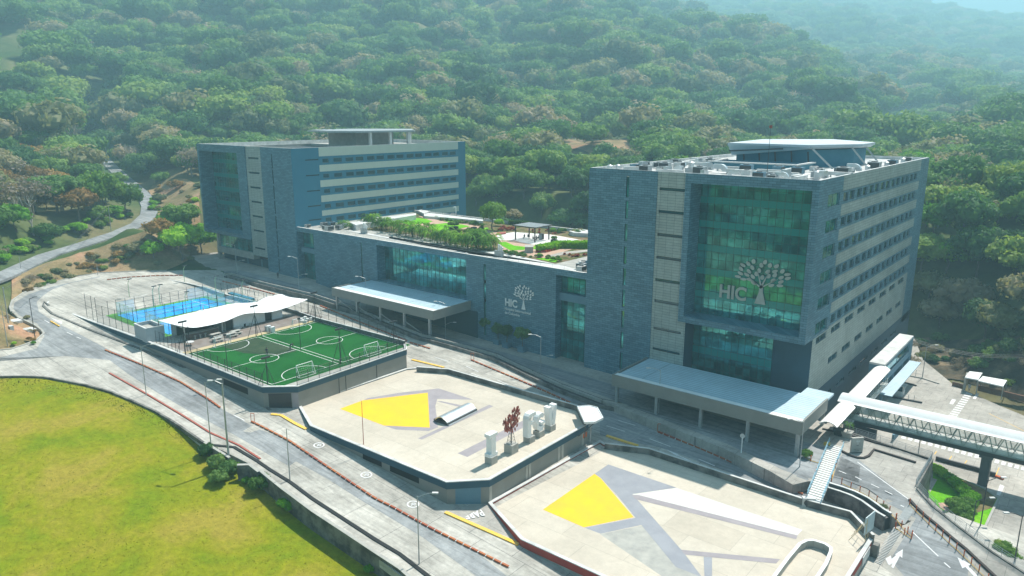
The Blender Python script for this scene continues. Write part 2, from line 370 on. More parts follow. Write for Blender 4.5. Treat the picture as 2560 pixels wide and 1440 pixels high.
# ================================================================== TERRAIN
RS=[200,260,400,550,700,850,1000,1200,1500,1900,2500,3500]
TBL={-900:[655,560,430,300,140,30,-60,-120,-160,-120,-80,-80],
 100:[650,545,418,300,160,60,-20,-80,-120,-100,-60,-60],
 600:[640,500,405,290,185,95,15,-45,-90,-50,-20,-20],
 1300:[720,500,395,305,205,120,50,0,-40,-20,-20,-20],
 1600:[720,500,392,312,222,150,90,45,20,30,15,0],
 1850:[720,500,392,322,242,172,122,105,128,92,45,5],
 2100:[720,520,402,345,300,255,215,185,170,120,42,18],
 2300:[740,530,405,355,325,300,270,235,200,150,95,30],
 2560:[760,545,412,360,335,315,295,270,235,190,130,65],
 3600:[760,545,412,360,335,315,295,270,235,190,130,65]}
_us=sorted(TBL); _T=np.array([TBL[u] for u in _us],float)
_t=(720-_T)/FPX
_hh=np.array(RS,float)
def tableZ(X,Y):
    r=max(hypot(X,Y),1.); a=math.atan2(X*_rt[0]+Y*_rt[1],X*_fw[0]+Y*_fw[1])
    if abs(a)<1.05:
        u=1280+FPX*math.tan(a)/cos(PIT); u=min(max(u,_us[0]),_us[-1]); h=r*cos(a)
        i=min(max(int(np.searchsorted(_us,u))-1,0),len(_us)-2); k=(u-_us[i])/(_us[i+1]-_us[i])
        row=_T[i]*(1-k)+_T[i+1]*k; y=np.interp(r,RS,row); t=(720-y)/FPX
        z=CAM[2]+h*(t*cos(PIT)-sin(PIT))/(cos(PIT)+t*sin(PIT)); zin=z
        if abs(a)<.85: return zin
        k=(abs(a)-.85)/.2
    else: zin=0;k=1
    zo=np.interp(r,[0,150,260,700,1500,3500],[-2,0,14,110,180,200])
    return zin*(1-k)+zo*k
_loop=[Q(*p) for p in ((0,0,1000),(0,0,880),(1,200,1090),(1,395,985),(1,330,920),(1,110,800),(1,100,720),(1,210,620),(1,420,545),(1,650,480),(1,900,440),(1,1150,428),(1,1500,420))]
SITE=[tuple(GR(*p)[:2]) for p in _loop]
SITE+= [(-206,112),(-228,118),(-226,205),(-170,215),(-80,215),(-30,213),(-23,180),(-9,172),(12,150),(60,120),(90,-60),(-60,-120),(-240,-60),tuple(G(-500,1000,5)[:2])]
def inpoly(x,y,P):
    c=False;n=len(P)
    for i in range(n):
        x1,y1=P[i];x2,y2=P[i-1]
        if (y1>y)!=(y2>y) and x<(x2-x1)*(y-y1)/(y2-y1)+x1: c=not c
    return c
def dpoly(x,y,P,closed=True):
    d=1e9
    for i in range(0 if closed else 1,len(P)):
        ax,ay=P[i-1][:2];bx,by=P[i][:2]; vx,vy=bx-ax,by-ay; L=vx*vx+vy*vy
        t=min(max(((x-ax)*vx+(y-ay)*vy)/max(L,1e-9),0),1); d=min(d,hypot(x-ax-t*vx,y-ay-t*vy))
    return d
FAR=[G(*p) for p in ((-160,760,9.2),(-60,715,9.5),(0,692,9.8),(120,637,10.5),(200,613,11),(300,580,12),(350,558,12.8),(372,536,13.5),(374,515,14.5),(362,492,16),(335,465,17.8),(310,445,19),(288,425,20.5),(265,402,22.5),(242,384,25),(235,362,28),(234,345,31))]
def farz(x,y):
    bd=1e9;bz=0
    for i in range(1,len(FAR)):
        a=FAR[i-1];b=FAR[i]; v=b[:2]-a[:2]; t=min(max(((x-a[0])*v[0]+(y-a[1])*v[1])/(v@v),0),1)
        d=hypot(x-a[0]-t*v[0],y-a[1]-t*v[1])
        if d<bd: bd=d;bz=a[2]+(b[2]-a[2])*t
    return bd,bz
def drop(x): return np.interp(x,[-116,-108,-98,-80],[0,.5,1.4,2.2])
def siteZ(x,y):
    if x>-41 and y>127: return -7.0
    if x>-36 and y>106.5: return -6.0
    if y>112 and x<-36: return float(hC(x))-.5
    z=float(H(x,y))
    if y<75: z-=float(drop(x))*1.0+(.6 if x>-110 else .3)+.025*max(0,40-y)
    if x>-19 and y>75: z=min(z,-4.5)
    if x>-12: z=min(z,-6)
    return z-.1
def fbm(x,y):
    return (sin(x*.021+1.3*sin(y*.017))*cos(y*.019+1.7*sin(x*.013))*5+sin(x*.057+y*.031)*cos(y*.049-x*.023)*2.2+sin(x*.13+2*sin(y*.09))*cos(y*.11)*.8)
def gully(x,y,r):
    a=math.atan2(x*_rt[0]+y*_rt[1],x*_fw[0]+y*_fw[1]); k=min(max((r-430)/260,0),1)
    p=a*17+r*.0075+.9*sin(r*.011+a*9); return k*(-1.)*(13+r*.006)*(1-abs(sin(p)))**1.5+k*8*sin(a*31+r*.017)*sin(r*.013+a*5)
def ground(x,y):
    r=hypot(x,y)
    if inpoly(x,y,SITE): return siteZ(x,y)-.6
    d=dpoly(x,y,SITE); k=min(max(d/22,0),1); k=k*k*(3-2*k)
    z=(siteZ(x,y)-.4)*(1-k)+(tableZ(x,y)+fbm(x,y)*min(1,d/60)*min(1.6,max(.3,r/450))+gully(x,y,r))*k
    fd,fz=farz(x,y)
    if fd<40:
        w=1. if fd<4.5 else math.exp(-((fd-4.5)/9)**2); w*=min(1,d/8)
        z=z*(1-w)+(fz-.35)*w
    return z
angs=[]; a=-180.
while a<180: angs.append(a); a+= .45 if -42<a<42 else (1.5 if -60<a<60 else 5)
rads=[0.]
r=12.
while r<5200:
    rads.append(r); r+= 6 if r<150 else (3.2 if r<300 else (8 if r<500 else r*.03))
V=[];F=[];nA=len(angs)
V.append((0,0,ground(.1,.1)))
for r in rads[1:]:
    for a in angs:
        t=radians(a); x=r*(_fw[0]*cos(t)+_rt[0]*sin(t)); y=r*(_fw[1]*cos(t)+_rt[1]*sin(t)); V.append((x,y,ground(x,y)))
for j in range(nA): F.append((0,0+1+j,1+(j+1)%nA))
TV=V; me=bpy.data.meshes.new('terrain')
Q4=[(1+i*nA+j,1+(i+1)*nA+j,1+(i+1)*nA+(j+1)%nA,1+i*nA+(j+1)%nA) for i in range(len(rads)-2) for j in range(nA)]
me.from_pydata([tuple(map(float,v)) for v in V],[],F+Q4)
bm=bmesh.new(); bm.from_mesh(me); bmesh.ops.recalc_face_normals(bm,faces=bm.faces); bm.to_mesh(me); bm.free()
if sum(p.normal.z for p in me.polygons)<0: me.flip_normals()
me.polygons.foreach_set('use_smooth',[True]*len(me.polygons))
tag(link('terrain',me,'hill'),kind='structure')
# ================================================================== ROADS AND GROUND SHEETS
def road(name,pts,mat,off,fun=H,step=4,skirt=0,f=None,kind='structure'):
    W=[(f or GR)(*Q(*p)) for p in pts]
    return drape(name,W,fun,off,mat,step,skirt,kind=kind)
paved=[(0,-700,1080),(0,-700,930),(0,-60,880),(1,0,1135),(1,100,1125),(1,200,1095),(1,330,1045),(1,395,985),(1,375,955),(1,330,920),(1,250,880),(1,160,840),(1,105,790),(1,90,750),(1,110,690),(1,210,620),(1,320,575),(1,420,545),(1,650,480),(1,900,440),(1,1150,428),(1,1500,420)]
W=[GR(*Q(*p)) for p in paved]+[(-197,109),(-175,106),(-142,108.3),(-120,110.8),(-96,112.5),(-66,108.3),(-42,104.6),(-28,102),(-16.5,104),(-12,112),(14,112),(14,60),(-20,20),(-60,20)]
lawn_edge=[(17,1000,1440),(17,1000,1382),(17,860,1130)]
low=[(0,1120,1560),(0,1000,1438),(0,925,1382),(0,860,1330),(0,780,1278),(0,700,1222),(0,640,1168),(0,560,1128),(0,509,1108),(0,440,1060),(0,390,1030),(0,330,1003),(0,280,982),(0,220,965),(0,170,955),(0,110,944),(0,60,942),(0,0,943),(0,-90,948)]
# ground under front road, bounded by the lawn edge
W2=[GR(*Q(*p)) for p in paved]+W[len(paved):-3]+[(14,60),(-30,30)]+[GR(p[1],p[2]) for p in low]
drape('road',W2,H,0.,'road',4,1.,kind='structure')
# darker worn asphalt lanes
road('road',[(0,-300,905),(1,-200,1250),(1,330,1120),(1,400,1010),(1,340,900),(1,170,820),(1,120,760),(1,130,710),(1,260,630),(1,480,560),(1,900,470),(1,900,478),(1,640,530),(1,470,590),(1,395,640),(1,330,700),(1,350,790),(1,470,870),(1,700,985),(1,900,1090),(3,60,745),(3,350,865),(3,640,1000),(3,860,1135),(3,960,1215),(17,1600,415),(17,1850,525),(17,2100,695),(17,2400,895),(7,700,1095),(7,1000,1260),(7,1340,1430),(0,1420,1560),(0,1290,1560),(0,1190,1440),(7,950,1330),(7,700,1180),(7,500,1060),(7,250,900),(7,0,760),(17,1850,680),(17,1500,480),(17,1250,350),(17,1000,205),(17,820,90),(17,700,0),(0,160,890)],'asph',.012,step=5)
road('pavement',[(7,800,980),(7,1175,1105),(7,1440,1080),(0,1222,1260),(0,1298,1352),(7,1200,1180)],'walk',.016)
road('pavement',[(3,1350,1215),(3,1590,1195),(0,747,1014),(0,768,1072),(3,1370,1270)],'walk',.02)
road('road',[(0,1480,1005),(0,1650,1062),(0,1900,1180),(0,2030,1235),(0,2010,1250),(0,1860,1180),(0,1740,1120),(0,1640,1082),(0,1560,1055),(0,1440,1010),(0,1290,950)],'asph',.012)
road('road',[(6,0,1000),(6,440,1160),(6,760,1290),(6,1100,1440),(8,0,940),(8,100,995),(8,0,975),(6,900,1440),(6,450,1280),(6,0,1190)],'asph',.014)
# forecourt
fc=[(-201,109.5),(-228,112),(-228,126),(-79,126),(-36.3,126),(-31.5,124),(-16.2,121.2),(-16.3,110.7)]
ramp_r=[GU(*p) for p in ((2330,1265),(2400,1320),(2480,1380),(2560,1432),(2640,1490),(2640,1600),(2400,1600),(2190,1440),(2196,1400),(2215,1360),(2235,1318),(2262,1312),(2279,1302))]
near=[GU(*Q(*p)) for p in ((8,610,1108),(8,560,1060),(8,500,1010),(8,400,960),(8,250,930),(8,165,900))]
fwall=[(-30,100.6),(-42,104.2),(-66,107.9),(-96,112.1),(-120,110.4),(-142,107.9),(-178,105.5)]
FCP=fc+[tuple(p[:2]) for p in ramp_r]+[tuple(p[:2]) for p in near]+fwall
drape('forecourt',FCP,hU,0,'walk',4,2.5,kind='structure')
drape('forecourt_asphalt',[(-200,111),(-178,107),(-142,109.5),(-120,112),(-96,113.8),(-66,109.6),(-42,106),(-31,103),(-22,103),(-24,112),(-30,115),(-64,116),(-96,117),(-160,116),(-197,116)],hU,.012,'asph',4,kind='structure')
drape('forecourt_asphalt',[GU(*Q(*p)) for p in ((15,700,640),(15,900,720),(15,1250,1000),(15,1500,1200),(15,1560,1260),(15,1760,1420),(0,2420,1390),(0,2420,1560),(0,2260,1440),(0,2225,1400),(0,2290,1296),(15,1250,1240),(15,1000,1060),(15,700,950),(15,590,920))],hU,.012,'asph',4,kind='structure')
def zc(x,y): return -6.+0*x
def GP(x,y): return G(x,y,-6)
tag(drape('parking_lot',[(-36,124),(-15.5,121),(-15.5,108),(-17,98),(-5,60),(60,60),(60,130),(12,150),(-9,166),(-12,168),(-21,175),(-30,190),(-36,210)],zc,.0,'walk',12,1,kind='structure'))
tag(drape('far_road',[tuple((FAR[i][:2]+np.array([-d[1],d[0]])*2.9)) for i,d in ((i,(lambda v:v/np.linalg.norm(v))((FAR[min(i+1,len(FAR)-1)]-FAR[max(i-1,0)])[:2])) for i in range(len(FAR)))]+
 [tuple((FAR[i][:2]-np.array([-d[1],d[0]])*2.9)) for i,d in reversed([(i,(lambda v:v/np.linalg.norm(v))((FAR[min(i+1,len(FAR)-1)]-FAR[max(i-1,0)])[:2])) for i in range(len(FAR))])],lambda x,y:farz(x,y)[1],.05,'asph',3,.6,kind='structure'))
# lawn
def hL(x,y): return float(H(x,y))-.12-float(drop(x))-.025*max(0,40-y)
LE=[GR(p[1],p[2]) for p in low]
drape('lawn',[tuple(p[:2]) for p in LE]+[tuple(G(-90,1050,4)[:2]),tuple(G(-90,1250,2.5)[:2]),tuple(G(-90,1500,1)[:2]),tuple(G(600,1700,0)[:2]),(-30,18),(-30,35)],hL,0,'lawn',5,1,kind='structure')
_b=[G(-90,960,4.8),G(-90,1050,4),G(-90,1250,2.5),G(-90,1500,1)]
drape('bare_ground',[tuple(p[:2]) for p in _b]+[(-90,-40),(-200,-50),(-215,10)],lambda x,y:siteZ(x,y)-.2,0,'dirt',5,0,kind='structure')
for i in range(len(LE)-1): pass
# road markings
def mark(pts,mat='wpaint',off=.03,f=GR,fun=H,name='road_marking',step=3):
    W=[f(*Q(*p)) for p in pts]; return drape(name,W,fun,off,mat,step,kind='structure')
def stripe(a,b,wd,mat='wpaint',f=GR,fun=H,off=.03):
    A=f(*Q(*a))[:2];B=f(*Q(*b))[:2]; d=(B-A)/np.linalg.norm(B-A); n=np.array([-d[1],d[0]])*wd/2
    return drape('road_marking',[A+n,B+n,B-n,A-n],fun,off,mat,3,kind='structure')
for a,b in (((1,400,865),(1,445,892)),((1,605,975),(1,655,1000)),((1,690,1018),(1,728,1033)),((17,1495,352),(17,1565,388)),((10,455,830),(10,620,905)),((10,870,1015),(10,1020,1080)),((10,40,710),(10,215,768)),((6,140,1075),(6,270,1115)),((6,50,1118),(6,190,1160)),((6,380,1217),(6,540,1277)),((6,755,1372),(6,880,1425)),((10,515,922),(10,640,965))):
    stripe(a,b,.16)
mark([(6,505,1298),(6,600,1335),(6,590,1350)]); stripe((6,590,1340),(6,760,1420),.25)
mark([(1,445,838),(1,520,868),(1,555,880),(1,562,898),(1,540,896)])
for a,b in (((15,660,850),(15,745,885)),((15,855,922),(15,930,960)),((15,1045,1010),(15,1140,1055)),((15,1210,1090),(15,1300,1135)),((15,880,745),(15,1490,1190)),((15,1040,1180),(15,1040,1181)),((15,1400,1265),(15,1440,1285)),((8,725,1195),(8,868,1330)),((8,900,1365),(8,935,1395))):
    stripe(a,b,.16,f=GU,fun=hU)
mark([(8,570,1345),(8,600,1325),(8,605,1345),(8,630,1325),(8,640,1335),(8,625,1320),(8,668,1290),(8,665,1340),(8,652,1328),(8,615,1398),(8,603,1388),(8,612,1370),(8,590,1380)],f=GU,fun=hU)
mark([(8,975,1335),(8,1055,1378),(8,1035,1383),(8,1090,1440),(8,1075,1450),(8,1020,1390),(8,1003,1398)],f=GU,fun=hU)
for a,b in (((8,640,1180),(8,520,1365)),((8,720,1050),(8,655,1140))):   # drain grates
    A=GU(*Q(*a));B=GU(*Q(*b)); g=MB()
    for k in range(26):
        p=A+(B-A)*k/25; d=(B-A)[:2]; d/=np.linalg.norm(d); n=np.array([-d[1],d[0]])
        p[2]=hU(p[0],p[1])+.04; g.beam(p-np.append(n,0)*.55,p+np.append(n,0)*.55,.1,.04)
    tag(g.build('drain_grate','steel'),'steel drain grate across the ramp near its '+('lower end by the deck' if a[1]==640 else 'orange bollard corner'),'drain grate')
# parking-lot markings
def pl(pts,mat='wpaint',off=.02): return drape('road_marking',[GP(*Q(*p)) for p in pts],zc,off,mat,6,kind='structure')
A0,A1=np.array(Q(13,700,725)),np.array(Q(13,765,740)); B0,B1=np.array(Q(13,505,980)),np.array(Q(13,590,1000))
for k in range(13):
    t=k/12.6; u=(k+.55)/12.6; p=[A0+(B0-A0)*t,A1+(B1-A1)*t,A1+(B1-A1)*u,A0+(B0-A0)*u]; pl([(0,*q) for q in p])
pl([(13,560,792),(13,600,798),(13,570,845),(13,533,838)]); pl([(13,800,732),(13,830,738),(13,795,793),(13,765,787)])
for k in range(22):
    x=50+66.5*k; y=1150+17.5*k; pl([(13,x+12,y),(13,x+55,y+10),(13,x+43,y+42),(13,x,y+32)])
for a,b in (((13,385,1345),(13,405,1315)),((13,530,1400),(13,558,1360)),((13,685,1440),(13,710,1405)),((13,930,935),(13,1280,1110)),((8,1325,1410),(8,1350,1335)),((8,1190,880),(8,1210,830))):
    stripe(a,b,.12,'ypaint',f=GP,fun=zc,off=.02)
pl([(8,1215,925),(8,1240,935),(8,1215,990),(8,1195,982)])
# ================================================================== PARKING DECKS
def parking_deck(pts,ztop,zsurf,surf,band,wall,label,wt=.3,bandh=1.1,extra_low=-9):
    cx=sum(p[0] for p in pts)/len(pts); cyy=sum(p[1] for p in pts)/len(pts); org=(cx,cyy,zsurf)
    r=empty('parking_deck',org,label=label,cat='parking deck'); 
    m=MB(org); P=[p[:2] for p in pts]
    n=len(P); 
    m.prism(P,extra_low,ztop-bandh,cap=False); m.build('wall',wall,r,fix=True)
    o=offset_poly(P,.1); i_=offset_poly(P,-wt); b=MB(org)
    for k in range(n):
        k2=(k+1)%n
        b.quad((*o[k],ztop-bandh),(*o[k2],ztop-bandh),(*o[k2],ztop-.1),(*o[k],ztop-.1)); b.quad((*i_[k],zsurf-.3),(*i_[k2],zsurf-.3),(*i_[k2],ztop-.1),(*i_[k],ztop-.1)); b.quad((*P[k],ztop-bandh),(*P[k2],ztop-bandh),(*o[k2],ztop-bandh),(*o[k],ztop-bandh))
    b.build('parapet',band,r,fix=True)
    c=MB(org)
    for k in range(n):
        k2=(k+1)%n; o2=offset_poly(P,.14); j=offset_poly(P,-wt-.04)
        c.prism([o2[k],o2[k2],j[k2],j[k]],ztop-.1,ztop+.02)
    c.build('coping','offwhite',r)
    f=MB(org); f.prism(i_,ztop-bandh-.3,zsurf); f.build('floor',surf,r,fix=True)
    return r,org
Z1,Z2,Z3=5.25,1.62,-1.9
d1f=[(1,470,742),(1,800,865),(1,1220,1015),(1,1660,1182),(3,1300,1045),(3,1580,1040),(3,2450,745),(3,2440,690)]
d1b=[(3,1735,497),(3,1470,408),(0,640,757),(1,2000,628),(1,1830,570),(1,1700,540),(1,1550,512),(1,1400,500),(1,1200,505),(1,1000,530),(1,800,565),(1,640,602),(1,520,645),(1,440,690),(1,425,720)]
D1=[G(*Q(*p),Z1+.3) for p in d1f+d1b]
k1,org1=parking_deck(D1,Z1+.3,Z1,'conc','darkblue','fascia','long upper parking deck carrying the sports pitches')
D2=[G(*p,Z2+.22) for p in ((747,1012),(776.7,1063),(1116.7,1204),(1223,1198),(1470,1058),(1443,1017),(1123,926),(1041.7,919),(1016,921))]
k2,org2=parking_deck(D2,Z2+.22,Z2,'deck','darkblue','fascia','middle parking deck carrying white letters and a red metal tree')
D3=[G(*p,Z3+.4) for p in ((1223,1256),(1304,1347),(1508,1440),(1700,1527),(1990,1640),(2122,1440),(2184,1340),(2127,1282),(2015,1252),(1622,1122),(1512,1109),(1500,1101))]
k3,org3=parking_deck(D3,Z3+.4,Z3,'deck','red','conc','lowest parking deck with grey painted triangles and red side walls')
# higher parapet walls along the back of decks 2 and 3 (open concrete)
def deckwall(root,org,pts,z0,h,mat='dconc',name='parapet'):
    m=MB(org); W=[G(*p,z0+h) for p in pts]; W=[(w[0],w[1],z0) for w in W]; m.path(W,.3,h,-2); o=m.build(name,mat,root)
    m=MB(org); m.path([(w[0],w[1],z0) for w in W],.36,h+.06,h); m.build('coping','offwhite',root)
deckwall(k2,org2,((1041.7,917),(1123,923),(1443,1014),(1462,1053)),Z2,.95)
deckwall(k3,org3,((1512,1108),(1622,1121),(2015,1249),(2127,1279),(2184,1338)),Z3,1.0)
deckwall(k1,org1,[Q(*p) for p in ((1,425,715),(1,440,686),(1,520,641),(1,640,600),(1,800,561),(1,1000,526),(1,1200,500),(1,1400,495),(1,1550,507),(1,1700,535),(1,1830,565),(1,2000,623),(0,640,755),(3,1470,405),(3,1735,494),(3,2440,680))],Z1,.8)
# pilasters, ventilation slots and shutter doors on the deck walls
def along(pts,i,t,off): # point on edge i at fraction t, off outward
    o=offset_poly(pts,off); return np.array(o[i])*(1-t)+np.array(o[(i+1)%len(pts)])*t
def wallbox(root,org,pts,i,t0,t1,z0,z1,mat,name,off=.06):
    a=along(pts,i,t0,-.1);b=along(pts,i,t1,-.1);c=along(pts,i,t1,off);d=along(pts,i,t0,off)
    m=MB(org); m.prism([a,b,c,d],z0,z1); return m.build(name,mat,root,fix=True)
def edge_of(pts,px0,z):  # index of the edge that starts nearest to pixel
    P=G(*px0,z); return min(range(len(pts)),key=lambda i:hypot(pts[i][0]-P[0],pts[i][1]-P[1]))
e=edge_of(D1,Q(1,1660,1182),Z1); wallbox(k1,org1,D1,e,.52,.82,Z1-2.3,Z1-1.15,'black','ventilation_slot',.02)
e=edge_of(D1,Q(3,1300,1045),Z1); wallbox(k1,org1,D1,e,.15,.80,-1,Z1-.95,'dkgrey','shutter_door',.03); wallbox(k1,org1,D1,e,.82,1.,-1,Z1-.9,'purple','pier',.05)
e=edge_of(D1,Q(3,1580,1040),Z1)
for t in (.34,.40,.69): wallbox(k1,org1,D1,e,t,t+.004,0,Z1-.8,'dkgrey','pipe',.08)
e=edge_of(D2,(776.7,1063),Z2)
wallbox(k2,org2,D2,e,.42,.56,Z2-1.75,Z2-.9,'black','ventilation_slot',.02); wallbox(k2,org2,D2,e,.62,.82,Z2-1.85,Z2-.9,'black','ventilation_slot',.02)
e=edge_of(D2,(1116.7,1204),Z2); wallbox(k2,org2,D2,e,.2,.8,-4,Z2-.92,'bluegrey','shutter_door',.03)
e=edge_of(D2,(1223,1198),Z2)
for t in (.0,.33,.36,.66,.70,.93): wallbox(k2,org2,D2,e,t,t+.022,-4,Z2-.9,'conc','pier',.05)
wallbox(k2,org2,D2,e,.94,.985,Z2-1.9,Z2-1.15,'orange','orange_sign',.07)
# deck 3 gate end wall
e=edge_of(D3,(1508,1440),Z3)
# painted shapes: thin sheets on the decks
def paint(root,org,z,r,pts,mat,k=1):
    W=[G(*Q(r,*p),z) for p in pts]; flat('painted_shape',W,z+.004*k,mat,root,org)
P2=lambda *a:paint(k2,org2,Z2,7,*a)
P2([(500,305),(540,285),(760,248),(1070,213),(1330,298),(1060,293),(1045,345),(1065,505),(995,533),(750,522),(660,492),(900,480)],'purple',1)
P2([(330,366),(500,303),(988,245),(1003,507),(660,492)],'yellow',2)
P2([(1055,310),(1090,308),(1290,350),(1260,360)],'purple',1)
P2([(915,588),(1450,335),(1480,347),(945,597)],'purple',2)
P2([(1212,700),(1730,440),(1790,462),(1285,728)],'purple',1)
P3=lambda *a:paint(k3,org3,Z3,18,*a)
P3([(868,248),(950,192),(1355,330),(1090,368),(1000,372),(905,272)],'gpaint',1)
P3([(562,460),(868,248),(905,275),(1100,505),(805,565)],'yellow',2)
P3([(1000,372),(1092,367),(1395,712),(1505,860),(1350,800)],'gpaint',3)
P3([(808,567),(1115,508),(1150,550),(905,603)],'gpaint',1)
P3([(1085,370),(1355,332),(2100,580),(2070,612)],'wedge',2)
P3([(1088,372),(1130,374),(2072,614),(2063,636),(1110,398)],'purple',4)
P3([(1380,698),(1968,754),(1945,780),(1402,727)],'purple',4)
P3([(1515,740),(1565,744),(1565,860),(1520,860)],'gpaint',5)
P3([(1150,555),(1340,785),(1500,853),(1510,870),(1290,870),(900,605)],'conc',0.5)
# oval ramp opening on deck 3
W=[G(*Q(18,*p),Z3+.9)for p in ((1900,900),(2015,745),(2085,662),(2125,642),(2165,640),(2235,662),(2268,685),(2270,705),(2240,780),(2160,900))]
W=[(w[0],w[1],Z3) for w in W]; r=empty('ramp_kerb',W[3],label='low oval concrete wall round a hollow on the lowest deck',cat='kerb wall')
m=MB(W[3]); m.path(W,.35,.9,0); m.build('wall','conc',r); m=MB(W[3]); m.path(W,.4,.95,.9); m.build('coping','white',r)
# ================================================================== KERBS, DIVIDERS, RETAINING WALLS
def polyline(pts,n):
    P=[np.array(p,float) for p in pts]; L=[0]
    for i in range(1,len(P)): L.append(L[-1]+np.linalg.norm(P[i]-P[i-1]))
    T=np.linspace(0,L[-1],n+1) if n else L
    return [np.array([np.interp(t,L,[p[k] for p in P]) for k in range(3)]) for t in T],L[-1]
BLOCK={}
for _m in ('orange','ypaint','divred'):
    _o=MB(); _o.box(-.5,-.5,-.5,.5,.5,.5); _ob=_o.build('block',_m); BLOCK[_m]=_ob.data; bpy.data.objects.remove(_ob)
def divider(pts,label,f=GR,mat='divred',end=False):
    W=[f(*Q(*p)) for p in pts]; _,L=polyline(W,0); n=max(2,int(L/1.15)); P,_=polyline(W,n)
    o=P[0]; root=empty('lane_divider',o,label=label,cat='lane divider',group='segmented lane dividers on the roads')
    b=MB(o); W_=[np.array([p[0],p[1],(H if f is GR else hU)(p[0],p[1])]) for p in P]
    b.path(W_,.18,.13,0); b.build('joint_strip','offwhite',root)
    for i in range(n):
        p=W_[i];q=W_[i+1]; d=q-p; L_=np.linalg.norm(d)
        ob=link('block',BLOCK[mat],None,root); c=(p+q)/2-o; ob.location=(c[0],c[1],c[2]+.12); ob.rotation_euler=(0,-math.asin(d[2]/L_),math.atan2(d[1],d[0])); ob.scale=(L_*.82,.27,.24)
    if end:
        g=MB(o); p=P[0]; g.tube(p,p+[0,0,1.5],.05); g.tube(p+[.5,.3,0],p+[.5,.3,1.5],.05); g.tube(p+[0,0,1.5],p+[.5,.3,1.5],.05); g.build('hoop','orange',root)
divider([(3,40,755),(3,350,880),(3,640,1010),(3,860,1145),(3,965,1220)],'rust red lane divider beside the shadow of the upper deck')
divider([(0,628,1055),(17,1850,520),(17,2100,690),(17,2400,890),(7,710,1100),(7,1000,1260),(7,1187*3-2220,1377*3-2700),(7,1600,1560)],'longest rust red lane divider, on the front road below the middle deck',end=True)
divider([(1,960,505),(1,1150,482),(1,1400,468),(1,1650,465)],'orange lane divider along the back of the oval loop')
divider([(1,2000,518),(1,2300,590),(3,1400,310)],'orange lane divider on the sunlit side road behind the blue court')
divider([(3,1760,400),(3,2000,500),(3,2380,650),(4,800,1220)],'orange lane divider behind the football pitch fence',)
divider([(4,820,1232),(4,1010,1290)],'short orange divider with a hoop, right of the football pitch')
divider([(10,520,750),(10,830,880),(10,1140,1010),(10,1500,1165),(10,1850,1325)],'orange and yellow divider running into the tower shadow behind the middle deck',end=True)
divider([(6,440,1165),(6,760,1290),(6,1100,1440),(8,110,985)],'divider on the shaded road in front of the big canopy, ending at the footbridge',end=True)
divider([(1,455,878),(1,540,928)],'very short yellow divider in the left road bend',mat='ypaint')
for pts,lab in (([(3,1370,1268),(3,1450,1278),(0,738,1060),(0,766,1074)],'yellow painted kerb at the left tip of the middle deck'),([(7,1120,1145),(7,1210,1185),(7,1450,1290),(7,1670,1388)],'worn yellow kerb below the PARE lettering'),([(7,870,0),(7,1110,58)],'yellow kerb behind the left end of the middle deck'),([(6,50,1195),(6,290,1272)],'yellow kerb in shade behind the lowest deck')):
    W=[GR(*Q(*p)) for p in pts]; m=MB(W[0]); m.path(W,.55,.16,-.3); o=m.build('painted_kerb','ypaint'); o.location=tuple(W[0]); tag(o,lab,'kerb')
# forecourt retaining wall: two low walls with a dark planting strip
ws=[(1,2030,465),(3,1030,150),(3,1300,225),(3,1700,320),(3,2000,420),(3,2300,540),(3,2560,645),(4,1000,1195),(4,1250,1262),(4,1590,1360),(10,1300,935),(10,1700,1120),(10,2250,1330),(6,200,985),(6,450,1075),(6,1000,1240),(6,1250,1340),(6,1470,1430),(8,110,885),(8,165,902)]
W=[GR(*Q(*p),.6) for p in ws]; W=[np.array([w[0],w[1],H(w[0],w[1])]) for w in W]; o0=W[len(W)//2]
r=empty('retaining_wall',o0,label='long double wall with a dark planting strip between the side road and the forecourt',cat='retaining wall')
def shift(W,d):
    out=[]
    for i,p in enumerate(W):
        a=W[max(i-1,0)];b=W[min(i+1,len(W)-1)]; t=(b-a)[:2]; t/=np.linalg.norm(t); out.append(np.array([p[0]-t[1]*d,p[1]+t[0]*d,p[2]]))
    return out
m=MB(o0); m.path(shift(W,-.75),.25,.75,-2); m.build('wall','dconc',r)
m=MB(o0); m.path(shift(W,.75),.25,.95,-2); m.build('wall','conc',r)
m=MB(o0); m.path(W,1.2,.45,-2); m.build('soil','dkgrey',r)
m=MB(o0); W3=shift(W,.75)
for i in range(len(W3)-1): m.tube(W3[i]+[0,0,1.25],W3[i+1]+[0,0,1.25],.04); m.tube(W3[i]+[0,0,.9],W3[i]+[0,0,1.25],.04)
m.build('handrail','dkgrey',r)
# trench-side wall with rounded nose
tw=[(8,250,935),(8,330,960),(8,400,985),(8,470,1020),(8,520,1055),(8,560,1085),(8,600,1108)]
W=[GU(*Q(*p)) for p in tw]
r=empty('retaining_wall',W[3],label='curved concrete wall with a rounded nose beyond the footbridge',cat='retaining wall')
m=MB(W[3]); m.path(W,.3,.55,-3.4); m.build('wall','dconc',r); m=MB(W[3]); m.path(shift(W,-1.3),.3,.45,-3.6); m.build('wall','dconc',r); m=MB(W[3]); m.path(W,.36,.62,.55); m.build('coping','offwhite',r); m=MB(W[3]); m.path(shift(W,-1.3),.36,.52,.45); m.build('coping','offwhite',r)
m=MB(W[3]); m.path(shift(W,-.65),1.1,.1,-3); m.build('soil','dkgrey',r)
